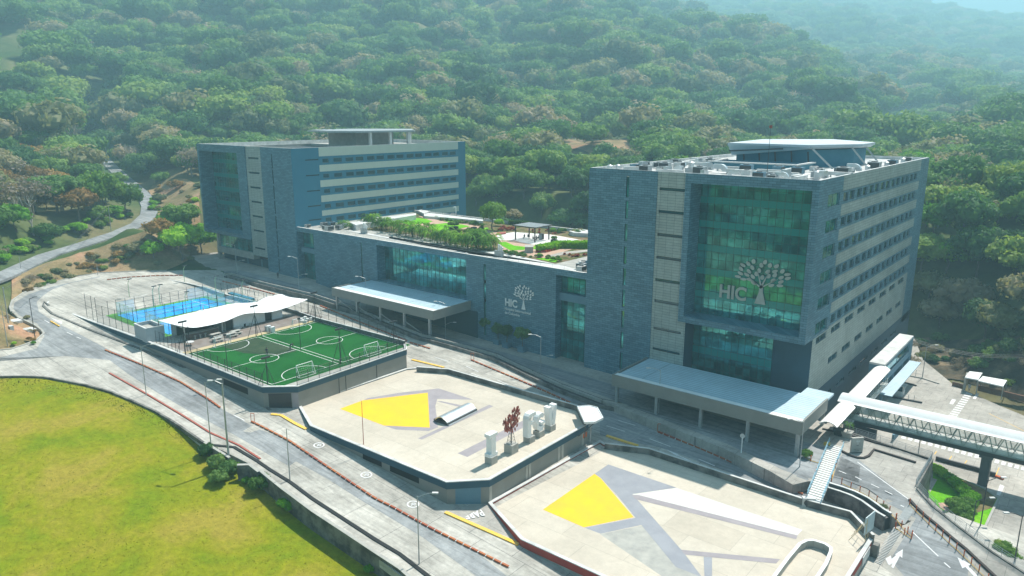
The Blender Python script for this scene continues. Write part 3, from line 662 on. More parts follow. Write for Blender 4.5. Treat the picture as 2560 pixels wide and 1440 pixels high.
# lawn retaining wall
lw=[(17,1310,540),(17,1440,620),(17,1470,640)]
W=[GR(*Q(*p)) for p in lw]
def lawnwall(W,label,wd,top,out=0):
    r=empty('retaining_wall',W[0],label=label,cat='retaining wall'); W=shift(W,-out)
    m=MB(W[0]*1.0); m.o=np.array(W[0]*0+r.location); m.path(W,wd,top,-3.2); m.build('wall','dconc',r)
    m=MB(tuple(r.location)); m.path(shift(W,0),wd+.06,top+.06,top); m.build('coping','conc',r)
lawnwall(W,'short stained wall above the lawn beside the double pole',.35,.35)
W=[GR(*Q(*p)) for p in ((17,1520,692),(17,1600,690),(17,1660,735))]; lawnwall(W,'pale broken wall block between two bushes at the lawn edge',.5,.5)
W=[GR(*Q(*p)) for p in ((17,1665,725),(17,1800,835),(17,2000,985),(17,2190,1110),(17,2400,1250),(17,2560,1355),(0,1100,1520))]; lawnwall(W,'long stained concrete wall between the front road and the lawn',.4,.45)
W=[GR(*Q(*p)) for p in ((17,1350,545),(17,1500,560),(17,1650,650),(17,1730,705),(17,1860,785),(17,2000,890),(17,2200,1020),(17,2400,1150),(17,2560,1245),(0,1120,1480))]
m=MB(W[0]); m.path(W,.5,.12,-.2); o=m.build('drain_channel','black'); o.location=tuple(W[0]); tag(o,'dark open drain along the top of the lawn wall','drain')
W=[GR(*Q(*p)) for p in ((17,700,85),(17,940,220),(17,1150,345),(17,1350,470),(17,1530,548),(17,1665,635))]
m=MB(W[0]); m.path(W,.3,.14,-.2); o=m.build('road_kerb','metalred'); o.location=tuple(W[0]); tag(o,'faded reddish kerb along the lower side of the front road','kerb')
W=[GR(p[1],p[2]) for p in low[8:]]
m=MB(W[0]); m.path(W,.35,.22,-.4); o=m.build('lawn_kerb','dconc'); o.location=tuple(W[0]); tag(o,'curved dark kerb round the upper edge of the lawn','kerb')
for pts,lab,mt in (([p for p in paved[2:12]],'pale kerb round the dry earth island in the left bend','conc'),([p for p in paved[12:]],'pale kerb along the outer edge of the loop road','conc')):
    W=[GR(*Q(*p)) for p in pts]; m=MB(W[0]); m.path(W,.4,.15,-.5); o=m.build('road_kerb',mt); o.location=tuple(W[0]); tag(o,lab,'kerb')
W=[GR(*Q(*p)) for p in ((1,440,735),(1,395,700),(1,390,740),(1,470,810),(1,800,950),(1,1220,1110),(1,1650,1290),(3,900,905),(3,1300,1180),(3,1360,1235))]
m=MB(W[0]); m.path(W,.5,.16,-.3); o=m.build('road_kerb','dconc'); o.location=tuple(W[0]); tag(o,'dark kerb at the foot of the long upper deck wall','kerb')
BOLD=.03; me=text_mesh('PARE',1.9,.003); a=GR(*Q(7,1392,1125)); b=GR(*Q(7,1250,1150)); d=(b-a)[:2]; o=link('road_lettering',me,'wpaint'); o.location=(a[0],a[1],H(*a[:2])+.05); o.rotation_euler=(0,0,math.atan2(d[1],d[0])); o.scale=(np.linalg.norm(d)/max(v.co.x for v in me.vertices),1.15,1); tag(o,'white PARE lettering painted in the shade before the blue shutter','road lettering')
for k,(p,lab) in enumerate((((7,172,640),'round white speed mark painted in the sun near the deck tip'),((7,528,863),'round speed mark painted at the shadow edge below the middle deck'),((7,878,1083),'round speed mark painted in shade beside a lamp post'))):
    c=GR(*Q(*p)); m=MB(c); z=H(c[0],c[1])+.04
    for i in range(20):
        a0,a1=2*pi*i/20,2*pi*(i+1)/20; P=lambda r,a:(c[0]+r*cos(a),c[1]+r*sin(a),float(H(c[0]+r*cos(a),c[1]+r*sin(a)))+.04)
        m.quad(P(.85,a0),P(.85,a1),P(.65,a1),P(.65,a0))
    o=m.build('road_lettering','wpaint'); o.location=tuple(c); tag(o,lab,'road mark')
    me=text_mesh('20',.8,.003,'CENTER'); t=link('number',me,'wpaint',o); t.location=(.25,.2,H(c[0],c[1])+.04-c[2]); t.rotation_euler=(0,0,pi*.72)
# ================================================================== HOSPITAL BUILDINGS
YF=120.8; XR=-36.24; XL=-175.1; ZR_=40.0; ZL_=40.6
def pane_mesh(name,w,h,ax,mat):
    m=MB(); 
    if ax=='X': m.quad((0,0,0),(0,w,0),(0,w,h),(0,0,h))
    else: m.quad((0,0,0),(w,0,0),(w,0,h),(0,0,h))
    o=m.build(name,mat); me=o.data; bpy.data.objects.remove(o); return me
def frame_mesh(w,h,ax,t=.055,d=.08,mul=False,sill=True,mat='frame'):
    mul=w>5
    m=MB()
    def b(u0,u1,z0,z1,dd=d):
        if ax=='X': m.box(-.02,u0,z0,dd,u1,z1)
        else: m.box(u0,-dd,z0,u1,.02,z1)
    b(0,w,0,t);b(0,w,h-t,h);b(0,t,t,h-t);b(w-t,w,t,h-t)
    if mul and w>1.6: b(w/2-.03,w/2+.03,t,h-t,d*.6)
    if sill: b(-.05,w+.05,-.07,0,.2)
    o=m.build('window',mat); me=o.data; bpy.data.objects.remove(o); return me
_wc={}
def window(root,org,ax,p,u,z,w,h,glass='glassd',mat='frame',sill=True):
    k=(ax,round(w,2),round(h,2),glass,mat,sill)
    if k not in _wc: _wc[k]=(frame_mesh(w,h,ax,mat=mat,sill=sill),pane_mesh('pane',w-.14,h-.14,ax,glass))
    f,g=_wc[k]
    o=bpy.data.objects.new('window',f); COL.objects.link(o); o.parent=root
    L=(p,u,z) if ax=='X' else (u,p,z); o.location=tuple(np.array(L,float)-org)
    q=bpy.data.objects.new('pane',g); COL.objects.link(q); q.parent=o; q.location=(.0,.07,.07) if ax=='X' else (.07,.0,.07)
    return o
def curtain(root,org,ax,p,u0,u1,z0,z1,nu,rows,spans,name='curtain_wall',dirn=-1,vert=None):
    m=MB(org); V=lambda u,z,d=0:(u,p+dirn*d,z) if ax=='Y' else (p+dirn*d,u,z)
    m.quad(V(u0,z0),V(u1,z0),V(u1,z1),V(u0,z1)); g=m.build(name,'glass',root)
    if spans:
        m=MB(org)
        for a,b in spans: m.quad(V(u0,a,.04),V(u1,a,.04),V(u1,b,.04),V(u0,b,.04))
        o=m.build('spandrel','spandrel',root); o.parent=g
    m=MB(org)
    for i in range(nu+1):
        u=u0+(u1-u0)*i/nu
        for za,zb in (vert or [(z0,z1)]):
            a=V(u-.025,za,.0);b=V(u+.025,zb,.05); m.box(*a,*b)
    for z in rows:
        a=V(u0,z-.025,0);b=V(u1,z+.025,.06); m.box(*a,*b)
    o=m.build('mullion','mullion',root); o.parent=g
    return g
def logo_tree_mesh(R=2.2):  # leafy tree emblem in XZ plane
    m=MB(); rg=random.Random(3)
    m.add([(-.55,0,0),(.55,0,0),(.22,0,1.6),(.16,0,2.6),(-.16,0,2.6),(-.2,0,1.6)],[(0,1,2,3,4,5)])
    def leaf(x,z,a,l=.62,w_=.26):
        pts=[(l/2*cos(t)*1.0,w_*sin(t)*(1-.15*cos(t))) for t in [2*pi*i/10 for i in range(10)]]
        m.add([(x+q[0]*cos(a)-q[1]*sin(a),0,z+q[0]*sin(a)+q[1]*cos(a)) for q in pts],[tuple(range(10))])
    for bx,bz,tx,tz in ((0,2.2,-1.4,3.6),(0,2.3,1.5,3.7),(0,2.4,-.5,4.6),(0,2.4,.7,4.7)):
        d=np.array([tx-bx,0,tz-bz]); n=np.array([-d[2],0,d[0]])/np.linalg.norm(d)*.1
        m.add([np.array([bx,0,bz])+n,np.array([bx,0,bz])-n,np.array([tx,0,tz])-n*.2,np.array([tx,0,tz])+n*.2],[(0,1,2,3)])
    pts=[]
    for k in range(4000):
        x,z=rg.uniform(-2.5,2.5),rg.uniform(2.3,5.9); top=5.75-.18*x*x+.35*abs(x)*(abs(x)<1.2)
        if z>top or z<2.75+.0*x or (abs(x)<.75 and z<3.5) or (x/2.55)**2+((z-4.)/1.9)**2>1: continue
        if all(((x-a)/.62)**2+((z-b)/.5)**2>1 for a,b in pts):
            pts.append((x,z)); leaf(x,z,math.atan2(z-2.4,x)+rg.uniform(-.35,.35),.66,.2)
    bmx=bmesh.new(); o=m.build('logo','logo'); me=o.data; bpy.data.objects.remove(o); bmx.free(); return me
def logo(root,org,x0,z0,y,s,txt=False,tx_=5.2,tw_=1.25,th_=1.08,lm='logo'):
    globals().__setitem__('BOLD',.03); r=text_mesh('HIC',2.75*s,.05); globals().__setitem__('BOLD',0.012); o=link('logo_lettering',r,lm,root); o.rotation_euler=(pi/2,0,0); o.location=tuple(np.array((x0,y,z0))-org)
    for v in r.vertices:
        pass
    o.scale=(.92,1,1)
    t=logo_tree_mesh(); t.materials.clear(); q=link('logo_tree',t,lm,root); q.scale=(s*tw_,s,s*th_); q.location=tuple(np.array((x0+tx_,y-.05,z0-.15*s))-org)
    if txt:
        for k,l in enumerate(('Hospital Internacional','de Colombia')):
            e=text_mesh(l,.98*s,.04); L=link('logo_lettering',e,'logo',root); L.rotation_euler=(pi/2,0,0); L.location=tuple(np.array((x0,y,z0-1.15*s-k*1.12*s))-org)
FL=[37.1,32.85,28.55,24.2,19.9,15.6]
# ---------------- right tower
o1=np.array([(-79.1+XR)/2,160.,-1.]); T1=empty('hospital_tower',o1,label='nearer right hospital tower with a green glass front bearing a tree logo',cat='hospital building')
x0,x1,y1=-79.1,XR,202.3
sl_=MB(o1); tn=MB(o1)
vs=[(38.9,35.0),(34.3,31.0),(30.0,26.7),(25.7,22.4),(21.5,18.2),(17.4,14.0),(13.2,9.8),(9,5.6),(4.8,1.5)]
facade(sl_,'Y',YF,1,x0,-64.5,-3,ZR_,[(-70.95,-70.35,b,a) for a,b in vs],.25)
ts=[37.25,33.2,29.0,24.8,20.6,16.6]; 
facade(tn,'Y',YF+.05,1,-64.5,-59.0,13.3,ZR_,[(-64.1,-59.15,z-.55,z) for z in ts],.3)
facade(tn,'Y',YF+.05,1,-64.5,-57.6,-3,13.3,[(-64.0,-58.4,z-.5,z) for z in (11.3,7.3)],.3)
# box frame around the glass
facade(sl_,'Y',YF-.25,1,-59.0,XR,13.3,ZR_,[(-57.9,-37.3,14.4,38.35,4.3)],4)
sl_.quad((-59,YF-.25,13.3),(XR,YF-.25,13.3),(XR,YF+3.8,13.3),(-59,YF+3.8,13.3)); sl_.quad((-59,YF-.25,13.3),(-59,YF+.05,13.3),(-59,YF+.05,ZR_),(-59,YF-.25,ZR_))
# right side
def winrow(y0,n,pitch,w,gap,z,h): 
    out=[]
    for k in range(n):
        out+= [(y0+k*pitch,y0+k*pitch+w,z-h,z),(y0+k*pitch+w+gap,y0+k*pitch+2*w+gap,z-h,z)]
    return out
rw=[winrow(133.9,7,8.33,2.75,1.05,z,1.45) for z in FL]
cw=[(125.4,131.8,z-2.15,z) for z in (37.4,33.1,28.8,24.5,20.1,15.8)]
facade(sl_,'X',XR,-1,YF-.25,133.2,13.3,ZR_,cw,.3)
facade(sl_,'X',XR,-1,193.5,y1,1,ZR_,[],.3)
bands=[]
for i,z in enumerate(FL):
    facade(sl_,'X',XR,-1,133.2,193.5,z-1.95,z+.35,rw[i],.25)
    top=ZR_ if i==0 else FL[i-1]-1.95; facade(tn,'X',XR+.012,-1,133.2,193.5,z+.35,top,[])
lw7=[(126.4+8.35*k,126.4+8.35*k+5.6,11.9,13.1) for k in range(8)]; lw8=[(134.8+8.35*k,134.8+8.35*k+5.4,6.2,7.4) for k in range(7)]
facade(tn,'X',XR+.012,-1,133.2,193.5,2.7,FL[5]-1.95,[h for h in lw7+lw8 if h[0]>133.2],.3)
facade(tn,'X',XR+.012,-1,124.5,133.2,2.7,13.3,[lw7[0][:1]+(132.0,)+lw7[0][2:]],.3)
lw9=[(133.3+8.35*k,133.3+8.35*k+5.4,-.35,.5) for k in range(7)]
db=MB(o1); facade(db,'X',XR,-1,124.5,y1,-8,2.7,lw9,.3)
db.quad((-42.7,YF+3.75,-3),(XR,YF+3.75,-3),(XR,YF+3.75,13.3),(-42.7,YF+3.75,13.3)); db.quad((-57.6,YF,-3),(-57.6,YF+3.75,-3),(-57.6,YF+3.75,13.3),(-57.6,YF,13.3))
# sides / back
sl_.quad((x0,YF,-3),(x0,y1,-3),(x0,y1,ZR_),(x0,YF,ZR_)); sl_.quad((x0,y1,-8),(x1,y1,-8),(x1,y1,ZR_),(x0,y1,ZR_))
sl_.build('wall','slate',T1); tn.build('wall','tan',T1); db.build('wall','darkblue',T1)
rows=[14.6+i*1.42 for i in range(1,17)]
sp=[(38.0-4.28*k-3.3,38.0-4.28*k-1.95) for k in range(1)] 
curtain(T1,o1,'Y',YF+3.9,-57.9,-37.3,14.4,38.35,15,[38.35-4.28*k-d for k in range(6) for d in (.9,2.5,3.75) if 38.35-4.28*k-d>14.6],[(38.35-4.28*k-3.75,38.35-4.28*k-2.5) for k in range(5)])
curtain(T1,o1,'Y',YF+3.7,-57.6,-42.7,3.,13.3,12,[4.3,6.8,8.2,11.2],[(6.8,8.2)])
logo(T1,o1,-53.2,18.1,YF+3.65,1.2,False,7.6,1.5,1.08,'logog')
for i,z in enumerate(ts): window(T1,o1,'Y',YF+.3,-64.1,z-.55,4.95,.55,sill=False,mat='dkgrey')
for z in (11.3,7.3): window(T1,o1,'Y',YF+.3,-64.0,z-.5,5.6,.5,sill=False,mat='dkgrey')
for a,b in vs: window(T1,o1,'Y',YF+.22,-70.95,b,.6,a-b,glass='glass',sill=False,mat='mullion')
for row in rw:
    for (a,b,c,d) in row: window(T1,o1,'X',XR-.2,a,c,b-a,d-c,mat='frame')
for (a,b,c,d) in cw: window(T1,o1,'X',XR-.25,a,c,b-a,d-c,glass='glass')
for (a,b,c,d) in [lw7[0][:1]+(132.0,)+lw7[0][2:]]+[h for h in lw7 if h[0]>133.2]+lw8: window(T1,o1,'X',XR-.2,a,c,b-a,d-c)
for (a,b,c,d) in lw9: window(T1,o1,'X',XR-.25,a,c,b-a,d-c)
# roof of the right tower
ZF=39.3
m=MB(o1); 
well=(-67.,-49.,147.,156.8) # light well x0,x1,y0,y1
for a,b,c,d in ((x0+.3,x1-.3,YF+.1,well[2]),(x0+.3,x1-.3,well[3],y1-.3),(x0+.3,well[0],well[2],well[3]),(well[1],x1-.3,well[2],well[3])): m.box(a,c,ZF-.5,b,d,ZF)
m.build('roof','roofdeck',T1)
m=MB(o1); m.path([(x0+.35,YF+.3,ZF),(x1-.35,YF+.3,ZF),(x1-.35,y1-.35,ZF),(x0+.35,y1-.35,ZF)],.45,.75,-.6,closed=True); m.build('parapet','offwhite',T1)
m=MB(o1); m.path([(well[0],well[2],ZF),(well[1],well[2],ZF),(well[1],well[3],ZF),(well[0],well[3],ZF)],.5,1.1,-6,closed=True); m.box(well[0],well[2],ZF-6,well[1],well[3],ZF-5.8); m.build('light_well','wellblue',T1)
m=MB(o1); m.path([(well[0],well[2]-.2,ZF),(well[1]+.2,well[2]-.2,ZF),(well[1]+.2,well[3],ZF)],.9,1.35,1.1); m.build('well_kerb','offwhite',T1)
# heliport block: blue wall, tapering skirt and flat landing deck
ZH=44.0
hp=[(-67,156.2),(-49.8,156.6),(-43,169),(-43.5,181),(-57,196),(-70,184)]
m=MB(o1); m.prism(hp,ZH-.5,ZH); m.build('landing_deck','deckpale',T1,fix=True)
m=MB(o1); lowz=[41.4,43.1,43.2,43,42.4,41.6]; q2=offset_poly(hp,-.8)
for i in range(len(hp)):
    j=(i+1)%len(hp); m.quad((*hp[i],ZH-.3),(*hp[j],ZH-.3),(*q2[j],lowz[j]),(*q2[i],lowz[i]))
m.build('deck_skirt','skirt',T1)
m=MB(o1); m.prism(offset_poly(hp,-1.6),ZF-6,42.9); m.build('heliport_wall','wellblue',T1,fix=True)
for i in range(5):
    m=MB(o1); t=-64+3.4*i; m.beam((t,157.6,42.6),(t+.5,157.75,ZF-1),.25,.3); m.build('strut','dkgrey',T1)
m=MB(o1); m.beam((-66.5,155.9,42.3),(-55,156.2,43.1),.2,.3); m.build('edge_beam','dkgrey',T1)
for a,b in (((-49.5,156.8,43.4),(-45.5,158.5,ZF)),((-44.3,166,43.4),(-41,167,ZF)),((-44.3,176,43.4),(-41,177,ZF))):
    m=MB(o1); m.beam(a,b,.35,.35); m.build('strut','steel',T1)
# ---------------- left tower
o2=np.array([(-223.9+XL)/2,155.,4.]); T2=empty('hospital_tower',o2,label='farther left hospital tower with blue and beige striped side and steel frame on top',cat='hospital building')
x0,x1,y1=-223.9,XL,190.2
sl_=MB(o2); tn=MB(o2); bl=MB(o2); db=MB(o2)
vs2=[(38.8,34.9),(34.4,30.6),(30.1,26.3),(25.8,22.1),(21.6,17.8),(17.3,13.6),(13.1,9.6),(9.1,5.5)]
facade(sl_,'Y',YF,1,-189.8,x1,3,ZL_,[(-184.6,-184.05,b,a) for a,b in vs2],.25)
ts2=[37.65,33.45,29.25,25.1,20.85,16.65,11.4]
facade(tn,'Y',YF+.05,1,-197.4,-189.8,8.8,ZL_,[(-196.3,-190.9,z-.55,z) for z in ts2],.3)
facade(sl_,'Y',YF-.25,1,x0,-197.4,13.3,ZL_,[(-223,-201.7,14.4,38.5,4.6)],4)
sl_.quad((x0,YF-.25,13.3),(-197.4,YF-.25,13.3),(-197.4,YF+4,13.3),(x0,YF+4,13.3)); sl_.quad((-197.4,YF-.25,13.3),(-197.4,YF+.05,13.3),(-197.4,YF+.05,ZL_),(-197.4,YF-.25,ZL_)); sl_.quad((x0,YF-.25,13.3),(x0,y1,13.3),(x0,y1,ZL_),(x0,YF-.25,ZL_))
db.quad((-217.6,YF+2.2,4),(-217.6,y1,4),(-217.6,y1,13.3),(-217.6,YF+2.2,13.3)); db.quad((-217.6,YF+2.2,3),(-189.8,YF+2.2,3),(-189.8,YF+2.2,7.6),(-217.6,YF+2.2,7.6))
db.quad((-197.4,YF,8.8),(-189.8,YF,8.8),(-189.8,YF+2.2,8.8),(-197.4,YF+2.2,8.8)); db.quad((-189.8,YF,3),(-189.8,YF+2.2,3),(-189.8,YF+2.2,8.8),(-189.8,YF,8.8))
db.build('wall','darkblue',T2)
m=MB(o2); m.box(-217.6,YF+.1,7.4,-197.4,YF+2.1,9.3); m.box(-217.6,YF+.2,4,-216.7,YF+1.2,13.3); m.build('stone_band','conc',T2)
curtain(T2,o2,'Y',YF+.9,-216.6,-197.5,9.3,13.3,12,[10.6,12],[])
curtain(T2,o2,'Y',YF+4.2,-223,-201.7,14.4,38.5,15,[38.5-4.3*k-d for k in range(6) for d in (.9,2.5,3.75) if 38.5-4.3*k-d>14.7],[(38.5-4.3*k-3.75,38.5-4.3*k-2.5) for k in range(5)])
for x in (-211,-204,-196.5): m=MB(o2); m.box(x,YF+1.9,4,x+.7,YF+2.15,7.3); m.build('entrance_column','bluegrey',T2)
m=MB(o2); m.box(-195.5,YF+2.0,4,-191,YF+2.25,7.4); m.build('door','glassd',T2)
for z in ts2: window(T2,o2,'Y',YF+.3,-196.3,z-.55,5.4,.55,sill=False,mat='dkgrey')
for a,b in vs2: window(T2,o2,'Y',YF+.22,-184.6,b,.55,a-b,sill=False,mat='mullion')
# blue side with windows in pairs
FL2=[37.5,33.25,28.95,24.7,20.8,16.6]
def wr2(z):
    out=[(131.0,133.1,z-1.15,z)]
    ys=[(134.8,137.7),(139.1,142.0),(142.8,145.7),(147.1,150.),(150.8,153.7),(155.1,158.),(158.8,161.7),(163.1,166.),(166.8,169.7),(171.1,174.),(174.8,177.5),(178.9,181.8),(182.7,185.4)]
    return out+[(a,b,z-1.15,z) for a,b in ys]
sides=[wr2(z) for z in FL2]
slits=[(125.2,129.6,z-.35,z) for z in FL2[:5]]
facade(bl,'X',XL,-1,YF,129.85,3,ZL_,slits,.3); facade(bl,'X',XL,-1,186.6,y1,3,ZL_,[])
for i,z in enumerate(FL2):
    lo=z-1.75; hi=z+.65; facade(bl,'X',XL,-1,129.85,186.6,lo,hi,sides[i],.25)
    top=ZL_ if i==0 else FL2[i-1]-1.75
    tb=MB(o2) if i==0 else tb
    facade(tb,'X',XL+.012,-1,129.85,186.6,hi,top,[])
facade(tb,'X',XL+.012,-1,129.85,186.6,3,FL2[-1]-1.75,[])
bl.quad((x0,y1,3),(x1,y1,3),(x1,y1,ZL_),(x0,y1,ZL_))
bl.build('wall','blue',T2); tb.build('wall','beige',T2); sl_.build('wall','slate',T2); tn.build('wall','tan',T2)
for row in sides[:5]:
    for (a,b,c,d) in row: window(T2,o2,'X',XL-.2,a,c,b-a,d-c)
for (a,b,c,d) in slits: window(T2,o2,'X',XL-.25,a,c,b-a,d-c,sill=False,mat='dkgrey')
m=MB(o2); m.box(x0+.3,YF+.1,39,x1-.3,y1-.3,39.5); m.build('roof','conc',T2)
m=MB(o2); m.path([(x0+.35,YF+.35,39.5),(x1-.35,YF+.35,39.5),(x1-.35,y1-.35,39.5),(x0+.35,y1-.35,39.5)],.45,1.15,-.6,closed=True); m.build('parapet','offwhite',T2)
m=MB(o2); m.path([(-206,128,39.5),(-180.5,128,39.5),(-180.5,150,39.5),(-206,150,39.5)],.4,.8,0,closed=True); m.build('roof_upstand','conc',T2)
m=MB(o2); m.box(-205.7,128.3,39.52,-180.8,149.7,39.56); m.build('roof_recess','dkgrey',T2)
# steel landing frame
zt=45.0
zt=44.6; lp=[(-192,146.5),(-184,153),(-181,172),(-197,186),(-213,172),(-208,151)]
m=MB(o2); m.prism(lp,zt-.3,zt); m.build('landing_deck','steel',T2,fix=True)
m=MB(o2); m.box(-206,157,39.5,-192,173,zt-.4); m.build('plant_room','conc',T2)
for x,y in ((-184.6,156),(-183.2,163),(-182.4,170),(-188,176)): m=MB(o2); m.box(x,y,39.5,x+.8,y+.8,zt-.3); m.build('column','offwhite',T2)
m=MB(o2); q=[(*p,zt-.55) for p in offset_poly(lp,.4)]; m.path(q,.25,.35,0,closed=True); m.build('edge_frame','steel',T2)
a=G(808,329,43.9);b=G(955,353,40.6); sd_=np.array([1.3,.9,0])
for dx in (0,1.6):
    m=MB(o2)
    for dz in (0,.9): m.beam(a+sd_*dx+[0,0,dz],b+sd_*dx+[0,0,dz],.16,.2)
    for i in range(14):
        t=i/13; p=a+(b-a)*t+sd_*dx; m.beam(p,p+[0,0,.9],.1,.1)
    m.build('stair_truss','steel',T2)
m=MB(o2)
for i in range(16): p=a+(b-a)*i/15; m.beam(p,p+sd_*1.6,.5,.06)
m.build('stair_tread','steel',T2)
for t in (.15,.5): p=a+(b-a)*t; m=MB(o2); m.beam(p,(p[0]-1.5,p[1]+1,39.5),.2,.2); m.build('strut','steel',T2)
# ---------------- annex
o3=np.array([-127.,142.,0.]); A=empty('hospital_annex',o3,label='long low hospital wing between the two towers with roof garden and HIC lettering',cat='hospital building')
ZA=19.35; ax0,ax1,ay1=XL,-79.1,166.
m3=MB(o3)
hl=[(-174.9,-167.4,3,18.15,2.2),(-141.8,-111.5,9.0,18.05,2.8),(-86.6,-79.3,-1,18.05,2.2),(-106.3,-105.6,.8,17.8,.3),(-147.9,-147.4,2.5,17.9,.3)]
facade(m3,'Y',YF+.1,1,ax0,ax1,-3,ZA,hl)
m3.quad((ax0,ay1,-3),(ax1,ay1,-3),(ax1,ay1,ZA),(ax0,ay1,ZA))
m3.build('wall','slate',A)
curtain(A,o3,'Y',YF+2.8,-141.8,-111.5,9.0,18.05,22,[10.5,12,13.5,15,16.5],[])
curtain(A,o3,'Y',YF+2.2,-174.9,-167.4,3,18.15,5,[14.2,12.2,9,6.5],[(13.4,14.6)])
curtain(A,o3,'Y',YF+2.2,-86.6,-79.3,-1,18.05,5,[16.5,15,13.9,10.5,9,7.5,6,4.5,3,1.5],[])
m=MB(o3); m.box(-86.5,YF+1.2,12.6,-79.3,YF+2.1,14.2); m.build('spandrel_band','bluegrey',A); m=MB(o3); m.box(-174.8,YF+1.2,12.3,-167.5,YF+2.1,13.6); m.build('spandrel_band','bluegrey',A)
for (a,b,c,d,_) in hl[3:]:
    zz=d
    while zz-3.2>c-1: window(A,o3,'Y',YF+.25,a+.05,max(zz-3.6,c),b-a-.1,min(3.6,zz-c),glass='glass',sill=False,mat='mullion'); zz-=4.3
logo(A,o3,-100.1,9.45,YF+.0,.82,True)
m=MB(o3); m.box(ax0,YF+.3,ZA-1,ax1,ay1-.2,ZA-.45); m.build('roof','conc',A)
m=MB(o3); m.path([(ax0+.1,YF+.42,ZA-.4),(ax1-.1,YF+.42,ZA-.4)],.5,.42,-.3); m.path([(ax1-.1,ay1-.3,ZA-.4),(ax0+.1,ay1-.3,ZA-.4)],.5,.7,-.3); m.build('parapet','offwhite',A)
# ---------------- entrance canopies
def canopy(x0,x1,y0,y1,z,label,cols,zg,depth,brace):
    o=np.array([(x0+x1)/2,(y0+y1)/2,z]); r=empty('entrance_canopy',o,label=label,cat='canopy')
    m=MB(o); m.prism([(x0+.5,y0+1.3),(x1-.3,y0+1.3),(x1-.3,y1),(x0+.5,y1)],z-.5,z-.12); m.build('roof','roofrib',r,fix=True)
    m=MB(o); m.box(x0,y0,z-.32,x1,y0+1.5,z-.08); m.build('gutter','white',r)
    m=MB(o)
    for a in ((x0-.05,y0-.1,z-depth,x1+.05,y0+.15,z+.02),(x0-.1,y0,z-depth,x0+.15,y1,z+.02),(x1-.15,y0,z-depth,x1+.1,y1,z+.02)): m.box(*a)
    m.build('fascia','fascia',r)
    m=MB(o); m.box(x0+.2,y0+.2,z-depth+.1,x1-.2,y1,z-depth+.2); m.build('soffit','fascia',r)
    for c in cols:
        m=MB(o); m.box(c-.25,y0+.5,zg(c)-2,c+.25,y0+1,z-depth); m.build('column','steel',r)
    m=MB(o)
    for c0,c1 in zip(cols[:-1],cols[1:]):
        if brace:
            zb=zg((c0+c1)/2)+1.6; m.beam((c0,y0+.75,zb),(c1,y0+.75,zb-.4),.15,.25); m.beam((c0,y0+.75,zb+2.4),(c1,y0+.75,zb-.2),.12,.18); m.beam((c1,y0+1.2,zb),(c0,y0+8,zb),.12,.2)
    if brace: m.build('brace','steel',r)
    return r
canopy(-144.6,-110.1,108.9,YF,8.85,'grey ribbed entrance canopy on braced posts before the low wing',[-143.8,-136.3,-128,-120,-112],lambda x:float(hC(x)),2.0,True)
c2=canopy(-65.0,-31.9,108.4,YF,5.07,'large entrance canopy before the right tower with a sunlit strip',[-64.4,-56.5,-48.3,-40.3,-32.5],lambda x:float(hC(x)),2.1,False)
m=MB(o1); m.box(XR,YF,4.55,-31.9,124.3,4.9); m.build('canopy_return','roofrib',T1)
m=MB(o1); m.box(-33.4,123.6,-3,-32.9,124.1,4.6); m.build('canopy_column','steel',T1)
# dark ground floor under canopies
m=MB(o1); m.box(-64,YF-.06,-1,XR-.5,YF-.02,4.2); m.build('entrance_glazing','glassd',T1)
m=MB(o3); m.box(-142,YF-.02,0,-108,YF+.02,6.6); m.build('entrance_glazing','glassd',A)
# ---------------- corridor block on the right side
x0b,x1b,y0b,y1b=-32.7,-29.9,150.,174.5; zt_=3.5; ob=np.array([-31.,162.,-6.])
r=empty('corridor_block',ob,label='white roofed glazed corridor block standing against the side of the right tower',cat='building wing')
m=MB(ob); m.box(x0b,y0b,zt_-.4,x1b,y1b,zt_); m.build('roof','offwhite',r)
m=MB(ob); facade(m,'X',x1b,-1,y0b,y1b,-.6,zt_-.4,[(y0b+1.2,y1b-3,.7,2.6,.3),],.3); m.quad((x0b,y0b,-.6),(x1b,y0b,-.6),(x1b,y0b,zt_-.4),(x0b,y0b,zt_-.4)); m.quad((x0b,y0b,-.6),(x1b,y0b,-.6),(x1b,y1b,-.6),(x0b,y1b,-.6)); m.quad((x0b,y0b,-6),(x0b,y1b,-6),(x0b,y1b,zt_-.4),(x0b,y0b,zt_-.4)); m.quad((x0b,y1b,-6),(x1b,y1b,-6),(x1b,y1b,zt_-.4),(x0b,y1b,zt_-.4)); m.build('wall','bluegrey',r)
window(r,ob,'X',x1b-.25,y0b+1.2,.7,y1b-y0b-4.2,1.9,glass='glass')
for y in (y0b+1,y0b+9,y0b+17,y1b-1): m=MB(ob); m.box(x1b-.6,y,-6,x1b-.1,y+.5,-.6); m.build('column','bluegrey',r)
m=MB(ob); m.prism([(x1b,y0b-2),(x1b+2.2,y0b-2),(x1b+2.2,y1b-1),(x1b,y1b-1)],-2.0,-1.8); m.build('awning','roofrib',r,fix=True)
